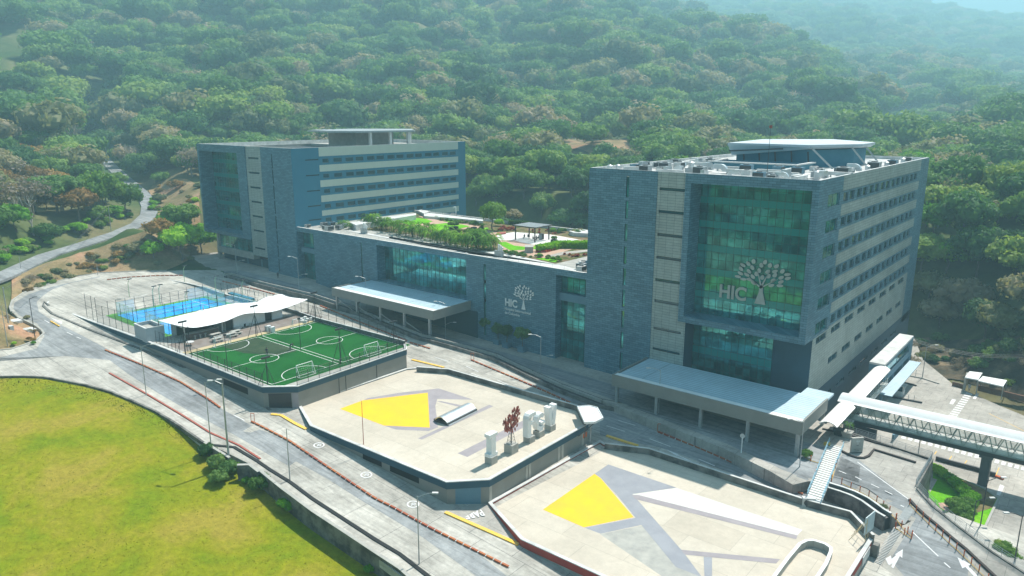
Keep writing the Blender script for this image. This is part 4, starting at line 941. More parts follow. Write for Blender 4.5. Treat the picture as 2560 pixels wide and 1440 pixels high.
# ---------------- barrel-roofed walkway + footbridge with trusses
def barrel(m,a,b,wd,rise,n=8,thick=.12):
    a=np.array(a,float);b=np.array(b,float); d=(b-a); d/=np.linalg.norm(d); s=np.array([-d[1],d[0],0])
    vs=[]
    for p in (a,b):
        for i in range(n+1):
            t=-1+2*i/n; vs.append(p+s*t*wd/2+np.array([0,0,rise*(1-t*t)]))
        for i in range(n+1):
            t=-1+2*i/n; vs.append(p+s*t*(wd/2-thick)+np.array([0,0,rise*(1-t*t)-thick]))
    k=2*(n+1); fs=[]
    for i in range(n): fs+=[(i,i+1,k+i+1,k+i),(n+1+i,n+2+i,k+n+2+i,k+n+1+i),(i,i+1,n+2+i,n+1+i),(k+i,k+i+1,k+n+2+i,k+n+1+i)]
    fs+=[(0,n+1,k+n+1,k),(n,2*n+1,k+2*n+1,k+n)]
    m.add(vs,fs)
op=np.array([-15.,127.,-1.]); r=empty('pedestrian_bridge',op,label='white barrel roofed footbridge on green trusses over the parking lot',cat='footbridge')
yb=127.3; wb=3.6; xa,xb=-30.4,14.
m=MB(op); barrel(m,(xa-1.5,yb+wb/2,2.75),(xb,yb+wb/2,2.75),wb+.8,.75); m.build('roof','white',r,smooth=True)
m=MB(op); m.box(xa,yb-.1,-.75,xb,yb+.15,-.1); m.box(xa,yb+wb,-.75,xb,yb+wb+.25,-.1); m.build('girder','dkgrey',r)
m=MB(op); m.box(xa,yb,-.2,xb,yb+wb,-.05); m.build('walkway','offwhite',r)
for yy in (yb,yb+wb):
    m=MB(op); n=int((xb-xa)/2.05); 
    for i in range(n):
        u=xa+i*2.05; m.beam((u,yy,2.6),(u+.85,yy,-.1),.1,.13); m.beam((u+.95,yy,-.1),(u+1.95,yy,2.6),.1,.13)
    m.beam((xa,yy,2.7),(xb,yy,2.7),.14,.16); m.beam((xa,yy,-.05),(xb,yy,-.05),.14,.16); m.build('truss','palegreen' if False else 'trs',r)
    m=MB(op); m.quad((xa,yy+.1,-.05),(xb,yy+.1,-.05),(xb,yy+.1,1.0),(xa,yy+.1,1.0)); m.build('screen','clear',r)
for x,w_ in ((-28.5,1.6),(-9.9,1.25)):
    m=MB(op); m.box(x-w_/2,yb+.5,-6.2,x+w_/2,yb+wb-.5,-.75); m.box(x-w_/2-.3,yb,-1.2,x+w_/2+.3,yb+wb,-.7); m.build('pier','dconc2',r)
m=MB(op); m.box(-30.5,126.6,-6.1,-25.3,127.2,-.8); m.build('abutment','dkgrey',r)
ow=np.array([-33,135.,0]); r=empty('covered_walkway',ow,label='white barrel roofed walkway running along the foot of the right tower',cat='walkway')
m=MB(ow); barrel(m,(-30.3,116.5,2.3),(-30.3,150.2,2.6),2.8,.6); m.build('roof','white',r,smooth=True)
m=MB(ow); m.box(-31.6,124.8,-.3,-29.0,150,-.05); m.build('walkway','offwhite',r)
m=MB(ow)
for i in range(14): m.beam((-29.1,126+1.75*i,-.05),(-29.1,126+1.75*i,2.5),.08,.08)
m.beam((-29.1,124.8,1.0),(-29.1,150,1.0),.08,.08); m.build('handrail','trs',r)
m=MB(ow); m.quad((-29.05,131,-.05),(-29.05,150,-.05),(-29.05,150,1.0),(-29.05,131,1.0)); m.build('screen','clear',r)
m=MB(ow); m.box(-31.5,131,-6.1,-31.2,150,-.3); m.build('wall','bluegrey',r)
# ---------------- rooftop plant
def unit_box(w_,d,h,fan=True):
    m=MB(); m.box(-w_/2,-d/2,.15,w_/2,d/2,h); 
    for sx in (-1,1): m.box(sx*w_/2*.8-.08,-d/2,0,sx*w_/2*.8+.08,d/2,.15)
    b=m; return b
def unit(kind,x,y,z,rz,label,group):
    r=empty({'ac':'air_conditioner','duct':'duct_bend','tank':'roof_vent','run':'duct_run'}[kind],(x,y,z),rz,label=label,cat={'ac':'air conditioner','duct':'air duct','tank':'roof vent','run':'air duct'}[kind],group=group)
    rg=random.Random(int(x*13+y*7)); s=rg.uniform(.65,1.05); r.scale=(1,1,1) if kind=='ac' else (.72,.72,.72)
    if kind=='ac':
        m=MB(); m.box(-1.1*s,-.8*s,.2,1.1*s,.8*s,1.5*s); m.build('casing',rg.choice(['offwhite','steel','steel','bluegrey']),r)
        m=MB(); m.box(-1*s,-.82*s,.35,1*s,-.8*s,1.35*s); m.build('grille','dkgrey',r)
        m=MB(); 
        m.tube((0,0,1.5*s),(0,0,1.62*s),.6*s,n=12); m.build('fan','dkgrey',r)
    elif kind=='duct':
        m=MB()
        for i in range(6):
            a0,a1=pi/2*i/6,pi/2*(i+1)/6
            p=lambda a,k:np.array([-1.6+k*sin(a)*1.0,0,.4+k*cos(a)])
            m.add([q+[0,sy_*.6*s,0] for a in (a0,a1) for k in (.7*s,2*s) for q in [p(a,k)] for sy_ in (-1,1)],[(0,1,5,4),(2,3,7,6),(0,2,6,4),(1,3,7,5)])
        m.build('elbow','silver',r); m=MB(); m.box(-3.6*s,-.6*s,1.1*s,-1.6,.6*s,2.4*s); m.build('duct','silver',r)
    elif kind=='tank':
        m=MB(); m.tube((0,0,0),(0,0,1.7*s),.75*s,n=14); m.build('drum','silver',r,smooth=False); m=MB(); m.tube((0,0,1.7*s),(0,0,2.1*s),.95*s,.2,n=14); m.build('cap','steel',r)
    else:
        m=MB(); m.box(-4*s,-.45,.5,4*s,.45,1.3); m.build('duct','offwhite',r)
        m=MB(); 
        for i in range(4): m.box(-4*s+i*2.4,-.5,0,-4*s+i*2.4+.12,.5,.5)
        m.build('bracket','steel',r)
rg=random.Random(5)
grpR='air conditioning plant on the right tower roof'
spots=[]
def place(kind,x,y,z,rz,lab,g): 
    if all(hypot(x-a,y-b)>1.75 for a,b in spots): spots.append((x,y)); unit(kind,x,y,z,rz,lab,g)
for i in range(48): place(rg.choice(['ac','ac','run','duct','tank']),-77+i*.82,YF+2.0+rg.uniform(0,19),ZF,rg.choice([0,pi/2,pi,.1]),'rooftop plant near the front parapet of the right tower',grpR)
for i in range(34): place(rg.choice(['ac','run','run','duct']),rg.uniform(-77,-69),rg.uniform(128,164),ZF,rg.choice([0,pi/2]),'rooftop plant left of the light well on the right tower',grpR)
for i in range(26): place(rg.choice(['ac','ac','run']),rg.uniform(-46,-39),rg.uniform(127,149),ZF,rg.choice([0,pi/2]),'rooftop plant right of the light well on the right tower',grpR)
for i in range(9): place(['duct','tank','ac'][i%3],-38.6,152+i*4.9,ZF,rg.choice([0,pi/2]),'rooftop plant beside the landing deck of the right tower',grpR)
spots=[]
gA='low air conditioning units on the roof of the long wing'
for i in range(14): place('ac',rg.uniform(-173.5,-163.5),rg.uniform(122.8,131),ZA-.45,rg.choice([0,pi/2]),'white roof unit near the left tower end of the long wing',gA)
for i in range(8): place('ac',rg.uniform(-87,-80.5),rg.uniform(122.8,129.5),ZA-.45,rg.choice([0,pi/2]),'white roof unit near the right tower end of the long wing',gA)
for (px,py,lab) in ((200,300,'white pipe cluster left of the palm row on the long wing'),(1545,530,'white pipe cluster right of the palm row on the long wing')):
    p=GQ(11,px,py+30,ZA-.4); r=empty('vent_pipes',p,label=lab,cat='vent pipes'); m=MB()
    for k in range(3): m.tube((k*.5,0,0),(k*.5,0,2.6-.3*k),.16,n=8); m.tube((k*.5,0,2.6-.3*k),(k*.5+.45,0,2.5-.3*k),.16,n=8)
    m.build('pipe','white',r); m=MB(); m.box(-.8,-.5,0,1.6,-.1,1.3); m.build('box','steel',r)
# antenna
r=empty('antenna_mast',(-46,124,ZF),label='thin antenna mast above the front edge of the right tower',cat='antenna'); m=MB(); m.tube((0,0,0),(0,0,9),.06,.03); m.build('mast','dkgrey',r); m=MB(); m.box(-.25,0,8.5,.25,.03,9); m.build('flag','metalred',r)
# ================================================================== SPORTS DECK
def rect(name,x0,x1,y0,y1,z,mat,**k): return flat(name,[(x0,y0),(x1,y0),(x1,y1),(x0,y1)],z,mat,**k)
org=np.array([-120,81,Z1]); pit=empty('football_pitch',org,label='green artificial football pitch in two halves with white lines',cat='football pitch')
m=MB(org); m.poly([(-133.6,66.4,Z1+.01),(-105.9,66.4,Z1+.01),(-104.7,67.2,Z1+.01),(-104.7,97.2,Z1+.01),(-133.6,97.2,Z1+.01)]); m.build('turf','turf',pit)
m=MB(org); m.poly([(-133,72.8,Z1+.015),(-125.6,73.2,Z1+.015),(-119.5,76.5,Z1+.015),(-118.8,80.4,Z1+.015),(-121.5,81,Z1+.015),(-133,80.3,Z1+.015)]); m.build('worn_turf','turfd',pit)
m=MB(org); zl=Z1+.03
def L(a,b,w_=.12):
    a=np.array(a,float);b=np.array(b,float); d=(b-a)/np.linalg.norm(b-a); n=np.array([-d[1],d[0]])*w_/2
    m.quad((*(a+n),zl),(*(b+n),zl),(*(b-n),zl),(*(a-n),zl))
def arc(c,r,a0,a1,n=24):
    for i in range(n):
        t0=a0+(a1-a0)*i/n;t1=a0+(a1-a0)*(i+1)/n; L((c[0]+r*cos(t0),c[1]+r*sin(t0)),(c[0]+r*cos(t1),c[1]+r*sin(t1)))
for y0,y1 in ((66.9,80.9),(81.9,95.8)):
    xa_,xb_=-132.8,-106.7
    for a,b in (((xa_,y0),(xb_,y0)),((xb_,y0),(xb_,y1)),((xb_,y1),(xa_,y1)),((xa_,y1),(xa_,y0)),((-119.7,y0),(-119.7,y1))): L(a,b)
    cyv=(y0+y1)/2; arc((-119.7,cyv),2.6,0,2*pi); arc((xb_,cyv),4.2,pi/2,3*pi/2); arc((xa_,cyv),4.2,-pi/2,pi/2)
m.build('line_marking','wpaint',pit)
rect('patio_strip',-135.1,-133.6,66,97,Z1+.012,'ochre',kind='structure')
rect('patio_paving',-142,-135.1,66.5,99,Z1+.012,'patio',kind='structure')
rect('patio_paving',-142,-133.6,97.2,101,Z1+.008,'walk',kind='structure')
flat('painted_shape',[G(*Q(16,*p),Z1+.006) for p in ((690,300),(800,300),(810,400),(870,540),(780,520),(690,440))],Z1+.006,'purple',k1,org1)
flat('painted_shape',[G(*Q(1,*p),Z1+.006) for p in ((560,735),(740,680),(900,720),(860,770),(790,860))],Z1+.006,'purple',k1,org1)
flat('painted_shape',[G(*Q(16,*p),Z1+.008) for p in ((470,380),(620,300),(680,300),(560,390))],Z1+.008,'deck',k1,org1)
def goal(bl,br,label,face):
    a=G(*Q(3,*bl),Z1);b=G(*Q(3,*br),Z1); yv=(a[1]+b[1])/2; x=(a[0]+b[0])/2; y0,y1=yv-1.65,yv+1.65; o=(x,yv,Z1)
    r=empty('football_goal',o,label=label,cat='football goal',group='white five a side football goals')
    m=MB(o)
    for y in (y0,y1): m.tube((x,y,Z1),(x,y,Z1+2.1),.06); m.tube((x,y,Z1+2.1),(x+face*1.0,y,Z1),.045); m.tube((x,y,Z1+.04),(x+face*1.0,y,Z1+.04),.045)
    m.tube((x,y0,Z1+2.1),(x,y1,Z1+2.1),.06); m.tube((x+face,y0,Z1+.04),(x+face,y1,Z1+.04),.045); m.build('frame','white',r)
    m=MB(o)
    for i in range(9):
        y=y0+(y1-y0)*i/8; m.tube((x,y,Z1+2.1),(x+face,y,Z1),.004,n=3)
    for i in range(1,6): t=i/6; m.tube((x+face*t,y0,Z1+2.1*(1-t)),(x+face*t,y1,Z1+2.1*(1-t)),.004,n=3)
    m.build('net','white',r)
goal((1575,970),(1700,930),'white goal at the near right end of the nearer pitch half',1)
goal((2110,800),(2228,765),'white goal at the far right end of the pitch by the corner',1)
goal((925,740),(1048,700),'white goal at the left end beside the picnic tables',-1)
goal((1555,590),(1640,560),'white goal at the far left end near the rubble pile',-1)
def fence(pts,label,h,step=2.3,mat='dkgrey',rails=(.05,.5,.98),post=.05,name='fence',zf=None,group=None,cat='fence',mesh=False,tall=None):
    P,Lg=polyline(pts,0); n=max(1,int(round(Lg/step))); P,_=polyline(pts,n); o=P[len(P)//2]
    r=empty(name,o,label=label,cat=cat,group=group)
    for i,p in enumerate(P):
        m=MB(o); m.tube(p,p+[0,0,h*(1.35 if tall and i%tall==0 else 1)],post,n=5); m.build('post',mat,r)
    m=MB(o)
    for k in rails:
        for i in range(len(P)-1): m.tube(P[i]+[0,0,h*k],P[i+1]+[0,0,h*k],.022 if len(rails)<5 else .03,n=4)
    m.build('rail',mat,r)
    if mesh:
        m=MB(o)
        for i in range(len(P)-1): m.quad(P[i],P[i+1],P[i+1]+[0,0,h],P[i]+[0,0,h])
        m.build('mesh_panel',mesh,r)
    return r
def at3(p,z=Z1+.25): return G(*p,z)
ring=[np.array([*offset_poly(D1,-.15)[i],Z1+.3]) for i in range(len(D1))]
fence([ring[3],ring[4]],'dark post fence along the front edge of the football pitch',2.3,mesh='netting')
fence(ring[5:7],'dark post fence along the right end of the football pitch',2.3,mesh='netting')
fence([ring[7],ring[8],ring[9]],'dark post fence along the back of the football pitch',2.6,2.6,mesh='netting')
fence([ring[9],ring[10],ring[11]],'dark post fence behind the shade sail along the side road',2.8,2.8)
fence([at3(Q(16,20,765)),at3(Q(16,230,830)),at3(Q(16,450,905))],'tall dark fence at the front left of the blue courts',4.2,2.4,tall=2,mesh='netting')
fence([at3(Q(1,785,840)),at3(Q(1,890,885)),at3(Q(16,20,765))],'tall dark posts left of the blue courts near the ring kerb',5.5,3.)
fence([at3(Q(16,690,995)),at3(Q(16,850,1060)),at3(Q(16,960,1110))],'dark fence between the grey hut and the pitch',2.6,1.7)
def court(x0,x1,y0,y1,label,idx):
    o=((x0+x1)/2,(y0+y1)/2,Z1); r=empty('padel_court',o,label=label,cat='sports court'); m=MB(o); z=Z1+.02
    m.quad((x0,y0,z),(x1,y0,z),(x1,y1,z),(x0,y1,z)); m.build('playing_surface','bluep',r)
    m=MB(o); zq=z+.008
    def l(a,b,w_=.1):
        a=np.array(a,float);b=np.array(b,float); d=(b-a)/np.linalg.norm(b-a); n=np.array([-d[1],d[0]])*w_/2; m.quad((*(a+n),zq),(*(b+n),zq),(*(b-n),zq),(*(a-n),zq))
    l((x0,y0+3.2),(x1,y0+3.2));l((x0,y1-3.2),(x1,y1-3.2)); l(((x0+x1)/2,y0+3.2),((x0+x1)/2,y1-3.2))
    m.build('line_marking','wpaint',r)
    for y in (y0,y1):
        m=MB(o); m.quad((x0,y,z),(x1,y,z),(x1,y,z+3),(x0,y,z+3)); m.build('glass_wall','clear',r)
        for i in range(6): m=MB(o); x=x0+(x1-x0)*i/5; m.tube((x,y,z),(x,y,z+3.2),.05,n=5); m.build('post','palegreen',r)
        m=MB(o); m.tube((x0,y,z+3),(x1,y,z+3),.04,n=4); m.build('rail','palegreen',r)
    for x in (x0,x1):
        for i in range(11): m=MB(o); y=y0+(y1-y0)*i/10; m.tube((x,y,z),(x,y,z+(3.6 if i in (0,1,2,8,9,10) else 3.0)),.05,n=5); m.build('post','dkgrey',r)
        m=MB(o)
        for zz in (1.,2.,3.): m.tube((x,y0,z+zz),(x,y1,z+zz),.035,n=4)
        m.build('rail','dkgrey',r)
        m=MB(o)
        for a,b in ((y0,y0+4),(y1-4,y1)): m.quad((x,a,z),(x,b,z),(x,b,z+3),(x,a,z+3))
        m.build('glass_wall','clear',r)
    m=MB(o); ym=(y0+y1)/2; m.quad((x0,ym,z+.05),(x1,ym,z+.05),(x1,ym,z+.95),(x0,ym,z+.95)); m.build('net','netting',r)
rect('court_border',-174.2,-147.2,68.4,92.6,Z1+.012,'greenp',kind='structure')
court(-172.4,-162.4,70.2,91.,'blue caged court in full sun left of the shade sail',0)
court(-158.4,-148.4,70.2,91.,'blue caged court partly hidden beneath the shade sail',1)
for k,(b,t,lab) in enumerate((((385,490),(365,325),'by the ring kerb'),((665,580),(650,400),'at the back left corner of the sunny court'),((735,560),(715,425),'behind the middle of the sunny court'),((1035,650),(1020,510),'between the two blue courts'),((1015,320),(1000,215),'behind the courts at the deck edge'),((1375,450),(1350,345),'at the far corner of the courts'),((1680,500),(1665,380),'nearest to the blue tank'))):
    P=G(*Q(16,*b),Z1); h=max(5.,min(7.5,VH(Q(16,*t)[1],P[0],P[1])-Z1)); r=empty('court_light',P,label='pale green curved court light '+lab,cat='floodlight',group='pale green lights round the blue courts')
    m=MB(); m.tube((0,0,0),(0,0,h*.8),.09,.07); m.tube((0,0,h*.8),(.5,.25,h),.07,.05); m.build('pole','palegreen',r); m=MB(); m.box(.3,-.3,h-.02,.8,.75,h+.12); m.build('lamp_head','dkgrey',r)
# clubhouse, bar, hut
o=np.array([-144.5,82.,Z1]); r=empty('clubhouse',o,label='low white clubhouse with a dark door and open bar beneath the sail',cat='building')
m=MB(o); facade(m,'X',-142.,-1,79.2,93.,Z1,Z1+2.6,[(79.2001,81.0,Z1,Z1+2.3,.4),(88.6,90.4,Z1,Z1+2.2,.3)]); m.quad((-147,79.2,Z1),(-142,79.2,Z1),(-142,79.2,Z1+2.6),(-147,79.2,Z1+2.6)); m.quad((-147,93,Z1),(-142,93,Z1),(-142,93,Z1+2.6),(-147,93,Z1+2.6)); m.quad((-147,70,Z1),(-147,93,Z1),(-147,93,Z1+2.6),(-147,70,Z1+2.6)); m.build('wall','white',r)
m=MB(o); m.box(-146.3,70,Z1+2.6,-141.9,93.1,Z1+2.75); m.build('roof','offwhite',r)
m=MB(o); m.box(-142.35,88.65,Z1,-142.25,90.35,Z1+2.2); m.build('door','dkgrey',r); m=MB(o); m.box(-142.45,79.3,Z1,-142.3,80.95,Z1+2.3); m.build('door','dkgrey',r)
m=MB(o); m.box(-142.7,70.8,Z1,-141.9,77.5,Z1+1.1); m.build('bar_counter','brickpale',r); m=MB(o); m.box(-142.9,70.7,Z1+1.1,-141.7,77.6,Z1+1.2); m.build('counter_top','conc',r)
for yy in (70.1,78.3): m=MB(o); m.box(-142.2,yy,Z1,-141.95,yy+.25,Z1+2.6); m.build('post','offwhite',r)
m=MB(o); m.box(-146.8,71,Z1,-146.4,78.9,Z1+2.4); m.build('shelf','dkgrey',r)
for i in range(3):
    r=empty('bar_stool',(-141.1,71.9+i*1.1,Z1),label='round grey bar stool, '+('leftmost','middle','rightmost')[i]+' of the three at the counter',cat='stool',group='bar stools at the counter'); m=MB(); m.tube((0,0,.7),(0,0,.8),.25,n=10); m.build('seat','conc',r); m=MB(); m.tube((0,0,0),(0,0,.7),.14,n=8); m.build('leg','conc',r)
for k,(px,py,lab) in enumerate(((1370,925,'left upper'),(1390,975,'left lower'),(1550,920,'right lower, beside the white goal'),(1600,890,'right upper'))):
    P=G(*Q(16,px,py),Z1); r=empty('picnic_table',P,label='grey picnic table on the brown patio, '+lab+' of four',cat='picnic table',group='picnic tables on the patio')
    m=MB(); m.box(-.5,-1,.68,.5,1,.76); m.build('table_top','conc',r)
    for s_ in (-1,1):
        m=MB(); m.box(s_*.95-.17,-1,.4,s_*.95+.17,1,.46); m.build('bench','conc',r); m=MB(); m.box(-.95,s_*.6-.06,0,.95,s_*.6+.06,.42); m.box(-.15,s_*.6-.06,.4,.15,s_*.6+.06,.7); m.build('leg','conc',r)
for (px,py,lab) in ((1080,1020,'round white table near the front mast on the patio'),):
    P=G(*Q(16,px,py),Z1); r=empty('round_table',P,label=lab,cat='table'); m=MB(); m.tube((0,0,.7),(0,0,.76),.75,n=16); m.build('table_top','offwhite',r); m=MB(); m.tube((0,0,0),(0,0,.7),.07); m.build('leg','dkgrey',r)
o=np.array([-149,66.,Z1]); r=empty('service_hut',o,label='open topped grey and white hut on the front edge of the upper deck',cat='hut')
m=MB(o); m.path([(-151.6,64.9,Z1),(-146.2,64.6,Z1),(-145.9,67.9,Z1),(-151.4,68.1,Z1)],.3,2.9,0,closed=True); m.build('wall','hutw',r); m=MB(o); m.path([(-151.6,64.9,Z1),(-146.2,64.6,Z1),(-145.9,67.9,Z1),(-151.4,68.1,Z1)],.36,3.05,2.9,closed=True); m.build('coping','offwhite',r)
m=MB(o); m.box(-151.4,65,Z1+2.2,-146.1,67.8,Z1+2.3); m.build('roof','conc',r)
# shade sail
bk=[(710,740),(1060,655),(1400,578),(1560,545),(1850,522),(2090,438),(2200,468),(2420,495)]
ft=[(712,742),(1050,815),(1250,800),(1480,745),(1700,662),(1990,640),(2190,585),(2422,497)]
xb_=[-147.5,-147.5,-147.5,-147.5,-147,-146.5,-144.5,-141]; xf_=[-147.3,-140.8,-140.6,-140.3,-140.3,-140.3,-140.3,-140.8]
Bp=[PX(*Q(16,*p),x) for p,x in zip(bk,xb_)]; Fp=[PX(*Q(16,*p),x) for p,x in zip(ft,xf_)]
def spl(P,t):
    n=len(P)-1; x=t*n; i=min(int(x),n-1); u=x-i; p0=P[max(i-1,0)];p1=P[i];p2=P[i+1];p3=P[min(i+2,n)]
    return .5*((2*p1)+(-p0+p2)*u+(2*p0-5*p1+4*p2-p3)*u*u+(-p0+3*p1-3*p2+p3)*u**3)
m=MB((-144,82,Z1)); nu,nv=56,14; vs=[]
for i in range(nu+1):
    a=spl(Bp,i/nu);b=spl(Fp,i/nu)
    for j in range(nv+1):
        v=j/nv; p=a*(1-v)+b*v; pk=sum(1.7*math.exp(-(((p[1]-yy)/2.3)**2+((v-vv)/.3)**2)) for yy,vv in ((76.,.35),(91.,.35))); p=p+[0,0,pk*.75*sin(pi*v)+.15*sin(pi*v)]; vs.append(p)
m.add(vs,[(i*(nv+1)+j,(i+1)*(nv+1)+j,(i+1)*(nv+1)+j+1,i*(nv+1)+j+1) for i in range(nu) for j in range(nv)])
r=empty('shade_sail',(-144,82,Z1),label='large white tensioned shade sail with two peaks over the clubhouse',cat='shade sail')
o=m.build('fabric','sail',r,smooth=True)
for y in (76.,91.): m=MB((-144,82,Z1)); m.tube((-144.6,y,Z1+3.4),(-144.6,y,Z1+5.6),.12); m.build('mast','offwhite',r)
for p in (Fp[1],Bp[0],Fp[7]):
    m=MB((-144,82,Z1)); m.tube((p[0],p[1],Z1),(p[0],p[1],p[2]+.2),.09); m.build('post','dkgrey',r)
# tripod masts
masts=[((685,790),(662,520),'at the front left corner of the pitch'),((1250,650),(1235,395),'between patio and pitch in the middle'),((1725,530),(1720,288),'at the back left corner of the pitch'),((1342,1030),(1332,838),'at the front right corner of the pitch'),((1925,862),(1907,577),'inside the pitch by the right end'),((2352,712),(2400,545),'at the back right corner of the pitch')]
for b,t,lab in masts:
    P=G(*Q(3,*b),Z1); h=min(12,max(5.,VH(Q(3,*t)[1],P[0],P[1])-Z1)); r=empty('floodlight_mast',P,label='black tripod floodlight mast '+lab,cat='floodlight mast',group='black tripod masts round the pitch')
    m=MB(); m.tube((0,0,0),(0,0,h),.09,.07); m.build('pole','dkgrey',r)
    for a in (.3,2.4,4.4): m=MB(); m.tube((1.7*cos(a),1.7*sin(a),0),(0,0,h*.72),.05); m.build('leg','dkgrey',r)
    m=MB(); m.box(-.15,-.8,h-.3,.15,.8,h); m.build('lamp_head','dkgrey',r)
for b,t,lab in (((1022,922),(1000,625),'near the front of the pitch'),((1607,762),(1597,495),'on the line between the pitch halves'),((2082,622),(2077,365),'at the back side of the pitch')):
    P=G(*Q(3,*b),Z1); h=VH(Q(3,*t)[1],P[0],P[1])-Z1; r=empty('net_pole',P,label='thin dark net pole '+lab,cat='pole'); m=MB(); m.tube((0,0,0),(0,0,h),.06); m.build('pole','dkgrey',r); m=MB(); m.box(-.2,-.2,h-.3,.2,.2,h); m.build('cap','dkgrey',r)
P=G(*Q(16,2400,745),Z1); rg=random.Random(9); r=empty('rubble_pile',P,label='heap of white sacks and rubble by the back corner of the pitch',cat='rubble heap')
for k in range(14):
    m=MB(); x,y=rg.gauss(0,1.1),rg.gauss(0,1.1); s_=rg.uniform(.3,.6); m.prism([(x+s_*cos(a)*rg.uniform(.6,1),y+s_*sin(a)*rg.uniform(.6,1)) for a in (0,1.2,2.4,3.7,5)],0,s_*rg.uniform(.8,1.6)); m.build('sack','offwhite',r,fix=True)
P=G(*Q(16,1985,860),Z1); r=empty('appliance_stack',P,label='white and grey appliances stacked at the patio edge',cat='appliances')
for k in range(4): m=MB(); m.box(-1.2+k*.7,-.4,0,-.65+k*.7,.4,1.+.2*(k%2)); m.build('appliance','white' if k%2 else 'steel',r)
for k,(px,py) in enumerate(((1540,820),(1620,830),(1690,800),(1770,790))):
    P=G(*Q(16,px,py),Z1); r=empty('sack',P,label=('upright grey sack leaning on the clubhouse wall','long pale bundle lying by the clubhouse wall','dark sack at the foot of the clubhouse wall','pale sack nearest the clubhouse door')[k],cat='sack'); m=MB(); m.prism([(.6*cos(a),(.9 if k==1 else .4)*sin(a)) for a in (0,1,2,3,4,5)],0,(1.1,.4,.6,.5)[k]); m.build('bundle',('conc','offwhite','dkgrey','offwhite')[k],r,fix=True)
# ring kerb on the lot
c_=GQ(16,340,450,Z1); r=empty('ring_kerb',c_,label='large oval ring kerb on the left end of the upper deck',cat='kerb')
W=[GQ(16,*p,Z1) for p in ((55,475),(120,420),(240,392),(380,385),(520,388),(600,400),(625,420),(600,452),(510,480),(380,500),(220,512),(90,503))]
cx_=np.mean([w_[0] for w_ in W]);cy_=np.mean([w_[1] for w_ in W])
m=MB(c_); m.path(W,.35,.4,0,closed=True); m.build('wall','dconc',r); m=MB(c_); m.path(W,.4,.46,.4,closed=True); m.build('coping','offwhite',r)
P=GQ(16,1660,490,Z1); r=empty('blue_tank',P,label='long low blue cover beside the side road behind the courts',cat='cover'); m=MB(); m.prism([(-5,-.6),(5,-.6),(5,.6),(-5,.6)],0,.9); o=m.build('cover','blue',r,fix=True); 
for pts,lab in (([(1210,300),(1345,320),(1480,345),(1480,400)],'white rail enclosure behind the courts'),([(1560,385),(1700,430),(1860,460)],'grey rail along the deck edge behind the courts')):
    fence([GQ(16,*p,Z1) for p in pts],lab,2.0,1.6,mat='steel')
# ================================================================== DECK 2 OBJECTS
def letter(ch,px,py,topy,label,ped,wid,dep=1.0):
    P=G(px,py,Z2); h=VH(topy,P[0],P[1])-Z2; r=empty('letter_sculpture',P,label=label,cat='letter sculpture',group='white letters on concrete plinths')
    m=MB(); m.box(-.65,-.65,0,.65,.65,ped); m.build('plinth','conc',r)
    cu=bpy.data.curves.new('l','FONT'); cu.body=ch; cu.size=1; cu.extrude=.5; cu.align_x='CENTER'
    if ch=='I': pass
    bpy.data.curves.remove(cu)
    H_=h-ped; m=MB(); d=dep/2
    def b(y0,y1,z0,z1): m.box(-d,y0,ped+z0*H_,d,y1,ped+z1*H_)
    if ch=='I': b(-wid/2,wid/2,0,.14);b(-wid*.28,wid*.28,.14,.86);b(-wid/2,wid/2,.86,1)
    elif ch=='F':
        b(-wid/2,-wid*.08,0,.8); b(-wid*.08,wid*.25,.5,.62)
        n=8; c0=(-wid*.08+.0,.72)
        pts=[(-wid/2,.78),(-wid*.42,.9),(-wid*.25,.98),(0,1),(wid*.5,1),(wid*.5,.84),(wid*.05,.84),(-wid*.08,.78)]
        pts=[(y,z) for y,z in pts]; k=len(pts); vs=[(-d,y,ped+z*H_) for y,z in pts]+[(d,y,ped+z*H_) for y,z in pts]
        m.add(vs,[(i,(i+1)%k,k+(i+1)%k,k+i) for i in range(k)]+[tuple(range(k)),tuple(range(2*k-1,k-1,-1))])
    elif ch=='C':
        n=18; a0,a1=radians(45),radians(320); R,r_=.5,.27
        for i in range(n):
            t0=a0+(a1-a0)*i/n;t1=a0+(a1-a0)*(i+1)/n
            q=lambda rr,t:(rr*wid*cos(t),ped+H_*(.5+rr*sin(t)))
            pts=[q(R,t0),q(R,t1),q(r_,t1),q(r_,t0)]; m.add([(-d,y,z) for y,z in pts]+[(d,y,z) for y,z in pts],[(0,1,2,3),(7,6,5,4),(0,1,5,4),(3,2,6,7),(0,3,7,4),(1,2,6,5)])
        b(.0,wid*.45,.33,.46)
    elif ch=='V':
        for s_ in (-1,1):
            pts=[(s_*wid*.5,1),(s_*wid*.16,1),(-s_*wid*.04,.0),(s_*wid*.28,.0)]
            m.add([(-d,y,ped+z*H_) for y,z in pts]+[(d,y,ped+z*H_) for y,z in pts],[(0,1,2,3),(7,6,5,4),(0,1,5,4),(3,2,6,7),(0,3,7,4),(1,2,6,5)])
    m.build('letter','white',r,fix=True)
letter('I',1228,1157,1082,'white slab letter I standing alone left of the red metal tree',1.15,1.7)
letter('F',1323,1104,1031,'white letter F just right of the red metal tree',1.0,1.9)
letter('C',1347,1090,1031,'round white letter C in the middle of the row',1.0,2.3,.9)
letter('V',1375,1075,1013,'white letter V, last of the row beside the corner canopy',1.0,2.2)
P=G(1278,1130,Z2); r=empty('tree_sculpture',P,label='rust red metal tree sculpture on a steel frame between the letters',cat='sculpture')
m=MB(); m.box(-.75,-.75,0,.75,.75,1.4); m.build('plinth','conc',r)
m=MB()
for a in range(4):
    t=pi/4+a*pi/2; m.tube((.65*cos(t),.65*sin(t),1.4),(.2*cos(t),.2*sin(t),3.6),.04,n=4)
